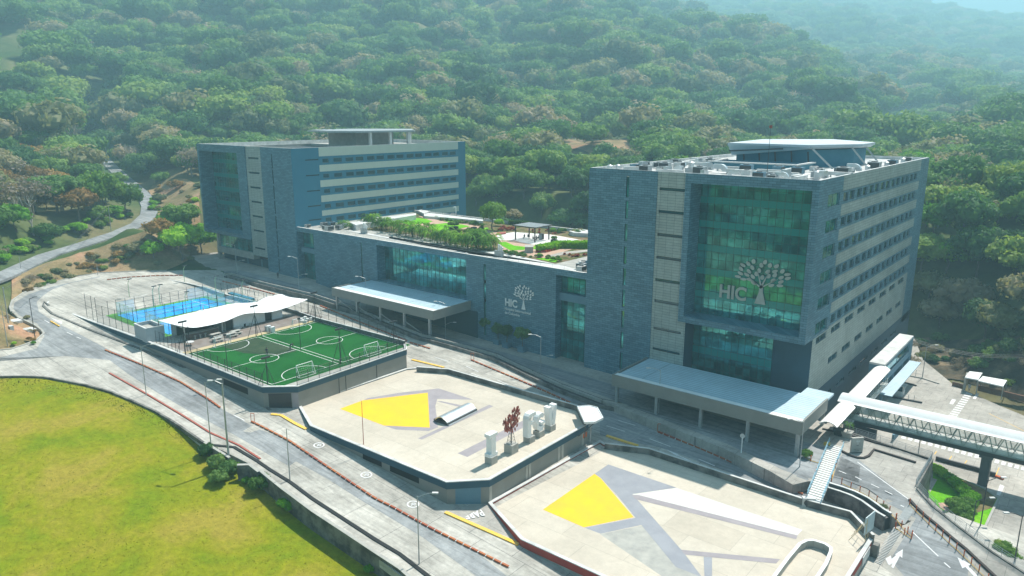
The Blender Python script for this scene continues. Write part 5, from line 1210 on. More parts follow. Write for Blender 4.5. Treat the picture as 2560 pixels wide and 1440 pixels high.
for z in (1.9,2.4,2.9,3.4):
    k=.65-.45*(z-1.4)/2.2
    for a in range(4): t=pi/4+a*pi/2;t2=t+pi/2; m.tube((k*cos(t),k*sin(t),z),(k*cos(t2),k*sin(t2),z),.025,n=4)
m.tube((0,0,1.4),(0,0,5.2),.08)
for a,(dy,dz) in enumerate(((-1.2,1.2),(1.1,1.4),(-.5,2.),(.7,2.4))): m.tube((0,0,3.6),(.1*a-.2,dy,3.6+dz),.05,n=4)
m.build('frame','dkgrey',r)
rg=random.Random(4); m=MB()
for k in range(210):
    while 1:
        y,z=rg.uniform(-1.75,1.75),rg.uniform(0,3.4)
        if ((y/1.6)**2+((z-1.3)/1.35)**2<1) or ((y-1.05)**2+(z-2.7)**2<.5): break
    c_=np.array([rg.uniform(-.35,.35),y,3.3+z]); d=np.array([rg.uniform(-.3,.3),.35*np.sign(y)*rg.random()+rg.uniform(-.2,.2),1.]); d/=np.linalg.norm(d)
    a=c_-d*.33;b=c_+d*.33; e=np.cross(d,(1,0,0)); e/=np.linalg.norm(e); f=np.cross(d,e); w_=.17
    m.add([a,c_+e*w_,c_+f*w_*.7,c_-e*w_,c_-f*w_*.7,b],[(0,1,2),(0,2,3),(0,3,4),(0,4,1),(5,2,1),(5,3,2),(5,4,3),(5,1,4)])
m.build('leaves','metalred',r)
a=(G(*Q(7,1088,478),Z2)); b=(G(*Q(7,1305,370),Z2)); r=empty('roof_skylight',(a+b)/2,label='curved bright sheet metal vault lying on the middle deck',cat='skylight')
m=MB((a+b)/2); barrel(m,a+[0,0,.05],b+[0,0,.05],3.4,1.1); m.build('vault','silver',r,smooth=False); m=MB((a+b)/2); m.beam(a+[0,0,.25],b+[0,0,.25],3.1,.4); m.build('base','dkgrey',r)
hx=[GQ(14,*p,Z2+1.9) for p in ((1705,218),(1880,205),(2000,235),(2085,390),(1965,450),(1812,455))]
o=sum(hx)/6; r=empty('corner_canopy',o,label='white ribbed six sided canopy at the back corner of the middle deck',cat='canopy')
m=MB(o); m.prism(hx,Z2+1.75,Z2+1.9); m.build('roof','ribw',r,fix=True); m=MB(o); m.path(hx,.12,.08+.02,-.25,closed=True); m.build('trim','white',r)
m=MB(o); q=hx[4]; m.beam((q[0],q[1],Z2+1.8),(q[0]-2,q[1]-1.5,Z2-.5),.12,.12); m.build('strut','dkgrey',r)
m=MB(o); m.tube((o[0],o[1],-3),(o[0],o[1],Z2+1.75),.12); m.build('post','steel',r)
# ================================================================== LAMPS AND POLES
def lamp(b,t,label,f,heads=(1,),arm=2.0,thick=.085,kind='street_lamp',mat='steel',rz=None,group='street lamps'):
    P=f(*b); h=VH(t[1],P[0],P[1])-P[2]; h=max(3,min(h,22)); r=empty(kind,P,label=label,cat='street lamp' if kind=='street_lamp' else 'utility pole',group=group)
    m=MB(); m.tube((0,0,0),(0,0,h),thick,thick*.6,n=7); m.build('pole',mat,r)
    for k in heads:
        z=h if k in (1,-1) else h*.45; s_=1 if k>0 else -1
        dx,dy=_rt[0]*s_,_rt[1]*s_
        m=MB(); a=np.array([0,0,z-.15]);b_=np.array([dx*arm*.6,dy*arm*.6,z+.35]);c_=np.array([dx*arm,dy*arm,z+.4]); m.tube(a,b_,.05,n=5); m.tube(b_,c_,.045,n=5); m.build('arm',mat,r)
        m=MB(); m.beam(c_-np.array([dx,dy,0])*.25,c_+np.array([dx,dy,0])*.45,.32,.14); m.build('lamp_head','offwhite',r)
    return r
F2=lambda x,y:G(x,y,Z2)
lamp((366,988),(353,866),'street lamp beside the front road before the grey hut',GR)
lamp((528,1117),(515,955),'street lamp next to the thick double pole at the lawn corner',GR)
lamp((572,1142),(561,958),'thick grey utility pole by the lawn wall corner',GR,heads=(-1,),thick=.17,kind='utility_pole',arm=1.6,group=None)
lamp((725,1200),(718,1072),'thin armless pole on the lawn wall left of the middle deck',GR,heads=(),group=None)
lamp((1048,1410),(1046,1240),'nearest street lamp on the long lawn wall at the bottom',GR)
lamp((909,1111),(907,1002),'thin reddish pole on the front edge of the middle deck',F2,heads=(),thick=.06,mat='metalred',group=None)
lamp((593,687),(586,613),'double arm lamp in front of the left tower',GU,heads=(-1,2))
lamp((748,724),(744,645),'double arm lamp at the corner where the left tower meets the wing',GU,heads=(-1,2))
lamp((917,781),(915,695),'double arm lamp rising behind the smaller canopy front',GU,heads=(-1,2))
lamp((1114,852),(1113,758),'double arm lamp at the right corner of the smaller canopy',GU,heads=(-1,2))
lamp((1351,935),(1352,841),'double arm lamp below the HIC wall lettering',GU,heads=(-1,2))
lamp((1646,1033),(1647,925),'lamp before the left part of the big canopy',GU,heads=(-1,))
lamp((1999,1167),(2008,1054),'lamp at the right front corner of the big canopy',GU,heads=(-1,))
lamp((2447,1338),(2469,1200),'lamp at the tip of the garden island under the bridge',GP,heads=(1,),mat='dkgrey')
lamp((2429,1327),(2440,1251),'shorter lamp behind the hedge of the garden island',GP,heads=(1,),mat='dkgrey')
lamp((2533,1422),(2556,1289),'dark lamp at the right picture edge beyond the handrail',GP,heads=(-1,),mat='dkgrey')
lamp((2306,945),(2312,867),'grey lamp by the rocky bank at the back of the parking lot',GP,heads=(1,))
lamp((2294,1146),(2301,1092),'thin dark pole standing in the lot just under the bridge',GP,heads=(),mat='dkgrey',group=None)
lamp((88,845),(76,746),'street lamp on the dry earth island in the left bend',GR,heads=(1,),mat='dkgrey')
lamp((24,827),(8,718),'weathered utility pole at the left picture edge',GR,heads=(),thick=.16,kind='utility_pole',group=None)
lamp((19,866),(4,765),'thin dark pole on the earth island by the left edge',GR,heads=(),group=None)
farf=lambda z:(lambda x,y:G(x,y,z))
lamp((272,435),(268,352),'utility pole beside the distant road, farthest up',farf(19),heads=(),thick=.13,kind='utility_pole',group=None)
lamp((278,577),(262,517),'utility pole on the near verge of the far road',farf(12),heads=(),thick=.13,kind='utility_pole',group=None)
lamp((55,690),(46,642),'small pole on the bank above the loop road',farf(8),heads=(),group=None)
lamp((245,688),(244,666),'short white post on the bank above the loop',farf(7),heads=(),group=None)
def wire(a,b,sag,label):
    a=np.array(a);b=np.array(b); m=MB(a); n=14; P=[a+(b-a)*i/n-np.array([0,0,sag*4*(i/n)*(1-i/n)]) for i in range(n+1)]
    for i in range(n): m.tube(P[i],P[i+1],.035,n=3,cap=False)
    o=m.build('power_line','dkgrey'); o.location=tuple(a); tag(o,label,'power line')
for k in range(2): wire(G(8,722+4*k,16-k*.6),G(262,520+3*k,19.5-.5*k),2.5,('upper','lower')[k]+' wire from the left edge pole to the far road pole')
for k in range(3): wire(GQ(13,180,185+14*k,6.5),GQ(13,1300,345+14*k,6.5),1.2,('top','middle','bottom')[k]+' wire strung above the rocky bank behind the lot')
# sign board, info post
P=GU(1376,868); h=VH(812,P[0],P[1])-P[2]; r=empty('sign_board',P,label='blank pale sign board on a post before the wing lettering',cat='sign'); m=MB(); m.tube((0,0,0),(0,0,h),.08); m.build('post','steel',r); m=MB(); m.beam((-.45*_rt[0]*1.4,-.45*_rt[1]*1.4,h-.9),(.45*_rt[0]*1.4,.45*_rt[1]*1.4,h-.9),.1,2.2); m.build('panel','steel',r)
P=GU(1853,1132); r=empty('road_sign',P,label='white post with a round sign on the dark wall before the canopy',cat='sign'); m=MB(); m.tube((0,0,0),(0,0,2.6),.08); m.build('post','white',r); m=MB(); m.tube((0,-.04,2.8),(0,.04,2.8),.38,n=14); m.build('disc','offwhite',r)
# ================================================================== PEOPLE
def person(P,label,joints,cloth='clothd',rz=0):
    # joints: dict name->(pos,radius); one skinned body with clothing as its children
    names=list(joints); me=bpy.data.meshes.new('body'); ed=[('pelvis','chest'),('chest','neck'),('neck','head'),('head','crown'),('chest','shl'),('shl','ell'),('ell','wrl'),('wrl','hal'),('chest','shr'),('shr','elr'),('elr','wrr'),('wrr','har'),('pelvis','hil'),('hil','knl'),('knl','anl'),('anl','tol'),('pelvis','hir'),('hir','knr'),('knr','anr'),('anr','tor')]
    me.from_pydata([joints[n][0] for n in names],[(names.index(a),names.index(b)) for a,b in ed],[])
    o=bpy.data.objects.new('person',me); COL.objects.link(o); o.location=tuple(P); o.rotation_euler=(0,0,rz)
    md=o.modifiers.new('skin','SKIN'); sv=me.skin_vertices[0].data
    for i,n in enumerate(names): sv[i].radius=(joints[n][1],)*2; sv[i].use_root=(n=='pelvis')
    o.modifiers.new('sub','SUBSURF').levels=1
    bpy.context.view_layer.update(); e=bpy.data.meshes.new_from_object(o.evaluated_get(bpy.context.evaluated_depsgraph_get()))
    o.modifiers.clear(); o.data=e; e.materials.clear(); e.materials.append(MT[cloth]); e.materials.append(MT['skin'])
    hz=joints['neck'][0]; hands=[Vector(joints[k][0]) for k in ('hal','har')]; hd=Vector(joints['head'][0])
    for p in e.polygons:
        c=p.center; 
        if (c-hd).length<.2 or min((c-h).length for h in hands)<.12: p.material_index=1
        p.use_smooth=True
    c_=Vector(joints['crown'][0]); m=MB(); bmx=bmesh.new(); bmesh.ops.create_icosphere(bmx,subdivisions=2,radius=.115); hm=bpy.data.meshes.new('hair'); bmx.to_mesh(hm); bmx.free(); hh=link('hair',hm,'clothd',o); hh.location=c_+Vector((0,.02,-.02)); hh.scale=(.95,1,.75)
    return tag(o,label,'person')
def stand(lean=0,arms=0,stride=.12):
    l=lean; J={'pelvis':((0,0,.95),.15),'chest':((0,-.25*l*1.6,1.32-.25*l),.17),'neck':((0,-.45*l*1.5,1.5-.4*l),.06),'head':((0,-.5*l*1.6,1.62-.5*l),.095),'crown':((0,-.52*l*1.6,1.70-.55*l),.08)}
    cx,cz=J['chest'][0][1],J['chest'][0][2]
    for s_,k in ((-1,'l'),(1,'r')):
        J['sh'+k]=((.2*s_,cx,cz+.08),.065); J['el'+k]=((.27*s_,cx-.05-arms*.2,cz-.2),.05); J['wr'+k]=((.24*s_,cx-.15-arms*.35,cz-.42+arms*.25),.035); J['ha'+k]=((.23*s_,cx-.2-arms*.42,cz-.5+arms*.28),.04)
        y=stride*s_; J['hi'+k]=((.1*s_,0,.88),.09); J['kn'+k]=((.11*s_,-.03+y*.6,.48),.065); J['an'+k]=((.11*s_,.02+y,.09),.045); J['to'+k]=((.11*s_,-.14+y,.04),.04)
    return J
def sit():
    J=stand(0,.6,0); 
    for n in list(J):
        p,r=J[n]; 
        if n[:2] not in('kn','an','to'): J[n]=((p[0],p[1],p[2]-.45),r)
    for s_,k in ((-1,'l'),(1,'r')): J['kn'+k]=((.12*s_,-.42,.47),.065); J['an'+k]=((.12*s_,-.42,.09),.045); J['to'+k]=((.12*s_,-.56,.04),.04)
    return J
person(GQ(3,1337,800,Z1+.03),'person in dark clothes standing in the middle of the nearer pitch half',stand(0,.9),rz=.5)
person(GQ(3,1522,752,Z1+.03),'person in dark clothes bending forward on the line between pitch halves',stand(.75,.5),rz=2.5)
person(GU(695,695.5),'person walking on the forecourt at the foot of the left tower',stand(0,.1,.22),rz=1)
person(GP(2422,978),'person in a pale shirt standing at the gate shelter',stand(0,.1),'clothl')
# ================================================================== ROOF GARDEN
ZG=18.93
def garden(name,pts,mat,k=1,**kw): return flat(name,[GQ(11,*p,ZG+.02*k) for p in pts],ZG+.02*k,mat,kind='structure')
garden('garden_bed',[(560,150),(750,120),(1400,195),(1700,215),(2440,300),(2440,560),(2100,640),(1600,560),(1500,520),(1100,440),(700,350),(150,290),(60,240)],'bed',0)
garden('garden_path',[(740,160),(800,165),(960,205),(1290,240),(1400,290),(1560,330),(2060,340),(2440,410),(2440,440),(2000,580),(1600,520),(1550,430),(1360,290),(1100,290),(640,260),(700,240),(890,215)],'terra',.5)
for pts in ([(540,215),(600,200),(740,180),(830,190),(885,215),(830,230),(650,250)],[(850,248),(1020,230),(1180,245),(1262,262),(1160,285),(1060,302),(880,312)],[(1530,425),(1620,418),(1700,455),(1822,468),(1800,498),(1660,502)],[(1340,280),(1440,275),(1450,300),(1350,305)],[(1915,585),(2040,575),(2140,600),(2110,622)],[(640,262),(700,255),(680,290),(640,290)],[(1895,462),(1960,452),(1940,490),(1895,490)],[(990,210),(1060,195),(1130,215),(1050,222)]):
    garden('garden_lawn',pts,'gl',2)
garden('plaza',[(1530,345),(1700,320),(2055,345),(2345,395),(2300,425),(1900,447),(1780,425),(1700,402),(1540,402)],'deck2',2)
garden('garden_path',[(2020,560),(2180,520),(2440,495),(2440,515),(2200,545),(2060,575)],'walk',2)
garden('roof_edge',[(0,300),(180,320),(450,370),(450,392),(2440,735),(2440,728),(2190,655),(1510,510),(1260,515),(1240,535)],'offwhite',1)
def slab(name,pts,h,mat,label,cat,z=None,k=0):
    z=ZG if z is None else z; W=[GQ(11,*p,z+h) for p in pts]; o=sum(W)/len(W); o[2]=z; m=MB(o); m.prism(W,z,z+h); r=m.build(name,mat,None,fix=True); r.location=tuple(o); return tag(r,label,cat)
slab('roof_slab',[(800,140),(860,128),(1390,195),(1390,210),(1100,180),(800,160)],.7,'offwhite','long white roof slab at the back of the roof garden','roof slab')
slab('roof_slab',[(735,105),(770,97),(860,110),(800,135)],.9,'offwhite','small white roof slab beside the left tower stripes','roof slab')
slab('roof_slab',[(60,225),(430,168),(720,130),(720,150),(440,195),(120,250)],1.5,'offwhite','white wall block between the left tower and the roof lawn','roof slab')
slab('roof_slab',[(2250,310),(2330,285),(2440,300),(2440,335),(2300,325)],1.0,'offwhite','white slab by the right tower behind the garden','roof slab')
slab('pale_block',[(1808,447),(1893,447),(1893,470),(1808,470)],1.4,'conc','pale square block between lawn and clipped hedge','block')
slab('terrace_step',[(1530,325),(1620,315),(1620,330),(1530,340)],.35,'metalred','low red bench edge at the plaza corner','bench')
# railing along front edge of annex roof
fence([(-171,YF+.6,ZA),(-82,YF+.6,ZA)],'thin steel handrail along the front roof edge of the long wing',.75,3.,mat='steel',rails=(.98,),post=.025,cat='railing')
fence([(-171,165.2,ZA),(-82,165.2,ZA)],'thin dark handrail along the back roof edge of the long wing',.9,3.,mat='dkgrey',rails=(.98,.5),post=.03,cat='railing')
# pergola
pc=[GQ(11,*p,ZG) for p in ((1715,400),(1908,425),(2048,397),(1852,372))]; o=sum(pc)/4; r=empty('pergola',o,label='dark steel pergola with a slatted roof on the garden plaza',cat='pergola')
for p in pc: m=MB(o); m.box(p[0]-.12,p[1]-.12,ZG,p[0]+.12,p[1]+.12,ZG+3.6); m.build('post','metald',r)
m=MB(o); q=offset_poly(pc,.5); m.path([(*a,ZG+3.6) for a in q],.2,.25,0,closed=True); m.build('frame','metald',r)
m=MB(o)
for i in range(20):
    t=i/19; m.beam((*(q[0]*(1-t)+q[1]*t),ZG+3.8),(*(q[3]*(1-t)+q[2]*t),ZG+3.8),.24,.05)
m.build('slats','steel',r)
for k,(px,py) in enumerate(((1805,388),(1840,385),(1890,405),(1925,405),(1945,402))):
    person(GQ(11,px,py,ZG),'person in dark clothes seated beneath the pergola, number '+('one','two','three','four','five')[k]+' from the left',sit(),rz=(k*1.3))
P=GQ(11,1975,395,ZG); r=empty('cabinet',P,label='dark cabinet beside the seated people under the pergola',cat='cabinet'); m=MB(); m.box(-.5,-.4,0,.5,.4,1.5); m.build('body','dkgrey',r); m=MB(); m.box(-.45,-.42,.1,.45,-.4,1.4); m.build('door','steel',r)
# garden statue / vent pipe
P=GQ(11,1120,165,ZG); r=empty('vent_pipe',P,label='white hooked vent pipe on the slab behind the roof lawns',cat='vent pipe'); m=MB(); m.tube((0,0,0),(0,0,2.8),.14,n=8); m.tube((0,0,2.8),(-.4,-.3,3.),.14,n=8); m.tube((-.4,-.3,3.),(-.6,-.45,2.6),.14,n=8); m.build('pipe','white',r); m=MB(); m.box(-1.6,-.6,0,-.6,.4,1.); m.build('box','steel',r)
# ================================================================== RIGHT SIDE
def gpz(z): return lambda x,y:G(x,y,z)
# forecourt edge walls
m=MB((-24,121,-3)); m.path([(-31.5,124,-.95),(-16.1,121.3,-.95),(-16.2,110.6,-1.2)],.35,.12,-6); o=m.build('retaining_wall','dconc'); o.location=(-24,121,-3); tag(o,'tall dark retaining wall between the forecourt corner and the garden island','retaining wall')
er=[(*GU(*p)[:2],hU(*GU(*p)[:2])) for p in ((2292,1222),(2330,1265),(2400,1320),(2480,1380),(2560,1432),(2640,1490))]
m=MB(er[2]); m.path(er,.35,.1,-5); o=m.build('retaining_wall','dconc'); o.location=tuple(er[2]); tag(o,'sloping retaining wall under the ramp handrail','retaining wall')
R5=(.2,.38,.56,.74,.98)
fence([np.array((-31.4,123.8,-.85)),np.array((-16.2,121.2,-.85))],'steel handrail along the back edge of the forecourt by the planters',1.15,1.9,mat='steel',rails=R5,post=.03,cat='railing')
fence([np.array((-16.2,121.2,-.85)),np.array((-16.3,110.8,-1.05))],'steel handrail on top of the tall dark retaining wall',1.15,1.6,mat='steel',rails=R5,post=.03,cat='railing')
fence([np.array(e)+[0,0,.1] for e in er],'long steel handrail down the ramp to the lower right',1.15,1.7,mat='steel',rails=R5,post=.03,cat='railing')
P=[GU(*Q(20,*p)) for p in ((465,500),(545,590),(640,680),(800,810),(1000,980),(1160,1110),(1350,1290),(1500,1430),(1620,1540))]
m=MB(P[3]); m.path(P,.35,.22,-.2); o=m.build('ramp_kerb','black2'); o.location=tuple(P[3]); tag(o,'black kerb between the ramp and its footway','kerb')
m=MB((-20,116,-1)); P=[GU(*Q(15,*p)) for p in ((690,620),(790,672),(880,700),(960,703),(1020,678),(1080,603),(1330,680),(1582,758))]; m.path(P,.35,.25,-.2); o=m.build('forecourt_kerb','black2'); o.location=(-20,116,-1); tag(o,'black curved kerb behind the grey sign totem','kerb')
m=MB((-24,120,-1)); P=[GU(*Q(15,*p)) for p in ((460,350),(800,430),(1100,520),(1400,600),(1750,720))]; m.path(P,.3,.2,-.2); o=m.build('forecourt_kerb','black2'); o.location=(-24,120,-1); tag(o,'straight black kerb along the forecourt handrail','kerb')
def bollards(pts,label,f=GU):
    W=[f(*Q(*p)) for p in pts]; r=empty('bollard_chain',W[len(W)//2],label=label,cat='bollard barrier',group='orange bollard barriers'); o=W[len(W)//2]
    for p in W: m=MB(o); m.tube(p,p+[0,0,.95],.07,n=6); m.build('bollard','orange',r)
    m=MB(o)
    for a,b in zip(W[:-1],W[1:]): m.tube(a+[0,0,.12],b+[0,0,.12],.05,n=4)
    m.build('rail','ypaint',r)
bollards([(20,*p) for p in ((465,555),(545,645),(630,722),(705,800),(790,880),(872,955),(955,1035),(1045,1115),(1137,1205),(1230,1295),(1325,1390),(1435,1500))],'long row of orange bollards down the right ramp')
bollards([(15,*p) for p in ((690,1008),(800,1062),(908,1112),(1015,1168),(1110,1228),(1190,1288),(1265,1350),(1340,1440))],'row of orange bollards on the curved wall past the footbridge')
bollards([(20,*p) for p in ((290,852),(400,925),(487,985))],'three orange bollards at the nose of the curved wall')
bollards([(20,*p) for p in ((300,742),(365,835),(440,912),(495,955))],'orange bollards across the drain grate')
bollards([(15,*p) for p in ((255,695),(320,735),(435,768))],'three orange bollards beside the canopy corner lamp')
bollards([(15,*p) for p in ((385,880),(370,915))],'pair of orange bollards left of the footbridge')
bollards([(15,*p) for p in ((630,780),(610,830),(570,975))],'orange bollards right of the footbridge rail')
# footbridge
tl,tr,br_,bl_=GU(*Q(15,540,530)),GU(*Q(15,710,580)),G(*Q(15,452,1222),-.75),G(*Q(15,275,1165),-.75); tl[2]+=.15;tr[2]+=.15
o=(tl+br_)/2; r=empty('footbridge',o,label='white slatted footbridge with pale blue rails onto the lowest deck',cat='footbridge')
m=MB(o); m.add([tl,tr,br_,bl_]+[p-[0,0,.25] for p in (tl,tr,br_,bl_)],[(0,1,2,3),(7,6,5,4),(0,1,5,4),(1,2,6,5),(2,3,7,6),(3,0,4,7)]); m.build('deck','white',r)
m=MB(o)
for i in range(27):
    t=(i+.5)/27; a=tl+(bl_-tl)*t+[0,0,.04];b=tr+(br_-tr)*t+[0,0,.04]; m.beam(a,b,.2,.05)
m.build('slat','conc',r)
for a,b in ((tl,bl_),(tr,br_)):
    m=MB(o)
    for z in (.5,1.0): m.tube(a+[0,0,z],b+[0,0,z],.04,n=5)
    for i in range(14): p=a+(b-a)*i/13; m.tube(p,p+[0,0,1.],.035,n=5)
    m.build('handrail','bluepale',r)
P=GU(*Q(15,520,545)); r=empty('yellow_ramp_block',P,label='small yellow wedge at the upper end of the footbridge',cat='wedge'); m=MB(); m.prism([(-.5,-.3),(.5,-.3),(.3,.4),(-.4,.3)],0,.45); m.build('block','ypaint',r,fix=True)
# totem sign
P=GU(*Q(15,865,628)); h=VH(Q(15,0,450)[1],P[0],P[1])-P[2]; r=empty('sign_totem',P,label='grey upright totem sign with a small tree logo on the forecourt',cat='sign totem'); r.rotation_euler=(0,0,math.atan2(_rt[1],_rt[0])+.15)
m=MB(); m.box(-.95,-.2,.1,.95,.2,h); m.build('panel','conc',r); m=MB(); m.box(-.85,-.3,0,.85,.3,.1); m.build('base','dkgrey',r)
lt=link('logo_tree',logo_tree_mesh(),'dkgrey',r); lt.scale=(.13,.13,.13); lt.location=(0,-.21,h-1.05)
for i,s_ in enumerate(('HIC','Hospital Internacional','de Colombia')): t=link('lettering',text_mesh(s_,(.22,.14,.14)[i],.004,'CENTER'),'dkgrey',r); t.location=(0,-.21,h-1.3-.28*i-(.3 if i else 0)); t.rotation_euler=(pi/2,0,0)
# AC unit
P=G(*Q(15,290,1270),Z3); r=empty('air_conditioner',P,label='grey air conditioner with a round fan at the foot of the footbridge',cat='air conditioner'); r.rotation_euler=(0,0,.55); m=MB(); m.box(-.85,-.35,0,.85,.35,1.25); m.build('casing','offwhite',r); m=MB(); m.tube((-.2,-.36,.62),(-.2,-.4,.62),.48,n=18); m.build('fan','dkgrey',r)
# billboard frame on deck 3
P=G(*Q(8,470,1225),Z3+.4); r=empty('billboard',P,label='pale billboard on a thin steel frame at the right corner of the lowest deck',cat='billboard'); m=MB(); m.beam((-.2,-1.2,2.0),(.2,1.4,2.0),.12,2.4); m.build('panel','clothl2',r); m=MB()
for y in (-1.2,0,1.2):
    m.tube((0,y,0),(0,y,3.1),.04,n=4); m.tube((0,y,2.6),(-1.8,y-.4,-.3),.035,n=4)
m.tube((-1.0,-1.5,1.1),(-1.0,.9,1.1),.035,n=4); m.build('frame','ochre',r)
# gate building at deck 3's right side
q0=np.array([*D3[6][:2],0]);q1=np.array([*D3[5][:2],0]); d=(q1-q0)/np.linalg.norm(q1-q0); n_=np.array([-d[1],d[0],0])
m=MB(tuple(q0)); 
a=q0+d*.6+n_*.15
for t,wd in ((.3,.9),(9.5,.9)): m.prism([(*(q0+d*t+n_*.0)[:2],),(*(q0+d*(t+wd))[:2],),(*(q0+d*(t+wd)+n_*.9)[:2],),(*(q0+d*t+n_*.9)[:2],)],-7,Z3-.1)
o=m.build('gate_pier','dconc',k3); o.location=tuple(np.array(q0)-org3)
m=MB(tuple(q0)); m.prism([(q0+d*2.2+n_*.12)[:2],(q0+d*5.4+n_*.12)[:2],(q0+d*5.4+n_*.22)[:2],(q0+d*2.2+n_*.22)[:2]],Z3-1.1,Z3+.1); o=m.build('sign_panel','offwhite',k3,fix=True); o.location=tuple(np.array(q0)-org3)
# island garden
isl=[(20,*p) for p in ((760,130),(850,150),(1000,200),(1200,280),(1400,370),(1560,490),(1500,610),(1340,960),(1290,960),(1150,860),(950,700),(700,460),(700,350),(755,230))]
W=[GP(*Q(*p)) for p in isl]; drape('garden_island',W,zc,.06,'gl',3,.3,kind='structure')
W=[GP(*Q(20,*p)) for p in ((860,160),(1000,205),(1200,285),(1400,375),(1545,485),(1490,600),(1300,660),(1230,470),(1100,350),(950,240))]; drape('dry_bed',W,zc,.08,'dirt',3,0,kind='structure')
W=[GP(*Q(20,*p)) for p in ((700,350),(755,230),(810,250),(720,410))]; drape('garden_path',W,zc,.09,'walk',3,0,kind='structure')
W=[GP(*Q(20,*p)) for p in ((820,540),(900,535),(975,560),(970,610),(930,650),(850,600))]; drape('earth_patch',W,zc,.1,'terra',3,0,kind='structure')
W=[GP(*Q(20,*p)) for p in ((760,125),(850,145),(1000,195),(1200,275),(1400,365),(1568,488),(1508,612),(1345,965))]; m=MB(W[3]); m.path(W,.3,.2,-.1); o=m.build('island_kerb','conc'); o.location=tuple(W[3]); tag(o,'pale kerb round the garden island under the bridge','kerb')
W=[GP(*Q(20,*p)) for p in ((790,0),(1000,60),(1290,135),(1420,180),(1530,208))]; m=MB(W[2]); m.path(W,.35,.7,-.1); o=m.build('barrier_wall','dkgrey'); o.location=tuple(W[2]); tag(o,'dark low barrier wall behind the bridge pier','barrier')
W=[GP(*Q(20,*p)) for p in ((1530,208),(1632,245))]; m=MB(W[0]); m.path(W,.5,.3,-.1); o=m.build('painted_kerb','orange'); o.location=tuple(W[0]); tag(o,'orange painted tip of the barrier wall','kerb')
for pts,h,lab,mt in (([(15,1075,325),(15,1240,365),(15,1385,395)],.5,'dark kerb beneath the bridge start','dkgrey'),([(15,1385,395),(15,1300,500)],1.3,'short blue grey wall under the bridge','bluegrey'),([(13,50,625),(13,120,640),(13,205,662)],.25,'thin dark kerb near the corridor block','dkgrey'),([(13,-60,770),(13,60,795),(13,262,833)],.3,'thin dark kerb before the kiosk','dkgrey'),([(13,560,655),(13,620,668),(13,690,690)],.9,'brown brick wall left of the gate shelter','brick'),([(13,820,700),(13,950,735),(13,1075,762),(13,1290,815),(13,1500,870)],1.1,'brown brick wall right of the gate shelter','brick'),([(13,100,555),(13,260,585),(13,430,640)],.2,'thin kerb at the foot of the rocky bank','conc')):
    W=[GP(*Q(*p)) for p in pts]; m=MB(W[0]); m.path(W,.35,h,-.1); o=m.build('low_wall',mt); o.location=tuple(W[0]); tag(o,lab,'low wall')
# shelter
o=GP(*Q(13,860,690)); r=empty('gate_shelter',o,label='gate shelter with two flat white roofs at the back of the parking lot',cat='shelter')
for pts,z in ((((690,572),(735,512),(865,527),(822,597)),-2.9),(((822,605),(868,560),(1110,602),(1072,664)),-3.1)):
    W=[GQ(13,*p,z) for p in pts]; m=MB(o); m.prism(W,z-.2,z); m.build('roof','white',r,fix=True)
    for p in W: m=MB(o); m.tube((p[0],p[1],-6),(p[0],p[1],z-.2),.1,n=6); m.build('post','conc',r)
m=MB(o); W=[GP(*Q(13,*p)) for p in ((680,700),(700,640))]; m.path(W,.4,2.6,0); m.build('wall','conc',r)
P=GP(*Q(13,25,745)); r=empty('kiosk',P,label='small white kiosk beside the corridor block',cat='kiosk'); m=MB(); m.box(-.9,-.9,0,.9,.9,1.); m.build('wall','white',r)
for a,b in ((-.9,-.9),(.8,-.9),(-.9,.8),(.8,.8)): m=MB(); m.box(a,b,1.,a+.1,b+.1,2.1); m.build('post','white',r)
m=MB(); m.box(-.8,-.8,1,.8,.8,2.1); m.build('pane','glassd',r); m=MB(); m.box(-1.3,-1.2,2.1,1.3,1.2,2.25); m.build('roof','offwhite',r)
fence([GP(*Q(13,*p)) for p in ((65,785),(180,800))],'small steel rail right of the kiosk',1.0,.9,mat='steel',cat='railing')
fence([GP(*Q(13,*p)) for p in ((-40,890),(155,925))],'grey rail behind the barrel roof of the bridge',1.0,1.5,mat='steel',cat='railing')
fence([GP(*Q(13,*p)) for p in ((130,555),(260,580))],'steel fence by the lamp at the rocky bank',1.6,1.6,mat='steel')
# left cabinet and slabs
P=GR(*Q(1,112,1012)); r=empty('electrical_cabinet',P,label='tall white electrical cabinet on the earth island',cat='cabinet'); m=MB(); m.box(-.5,-.35,0,.5,.35,2.3); m.build('body','offwhite',r); m=MB(); m.box(-.42,-.38,.2,.42,-.35,2.1); m.build('door','steel',r)
for k,(p,lab) in enumerate((((265,957),'pale concrete slab lying by the street lamp on the island'),((140,878),'pale concrete slab lying next to the utility pole'))):
    P=GR(*Q(1,*p)); m=MB(); m.prism([(-1.4,-1),(1.5,-.8),(1.3,1),(-1.2,.9)],-.2,.35); o=m.build('concrete_slab','offwhite',fix=True); o.location=tuple(P); tag(o,lab,'slab')
W=[GR(*Q(*p)) for p in paved[1:13]]+[]
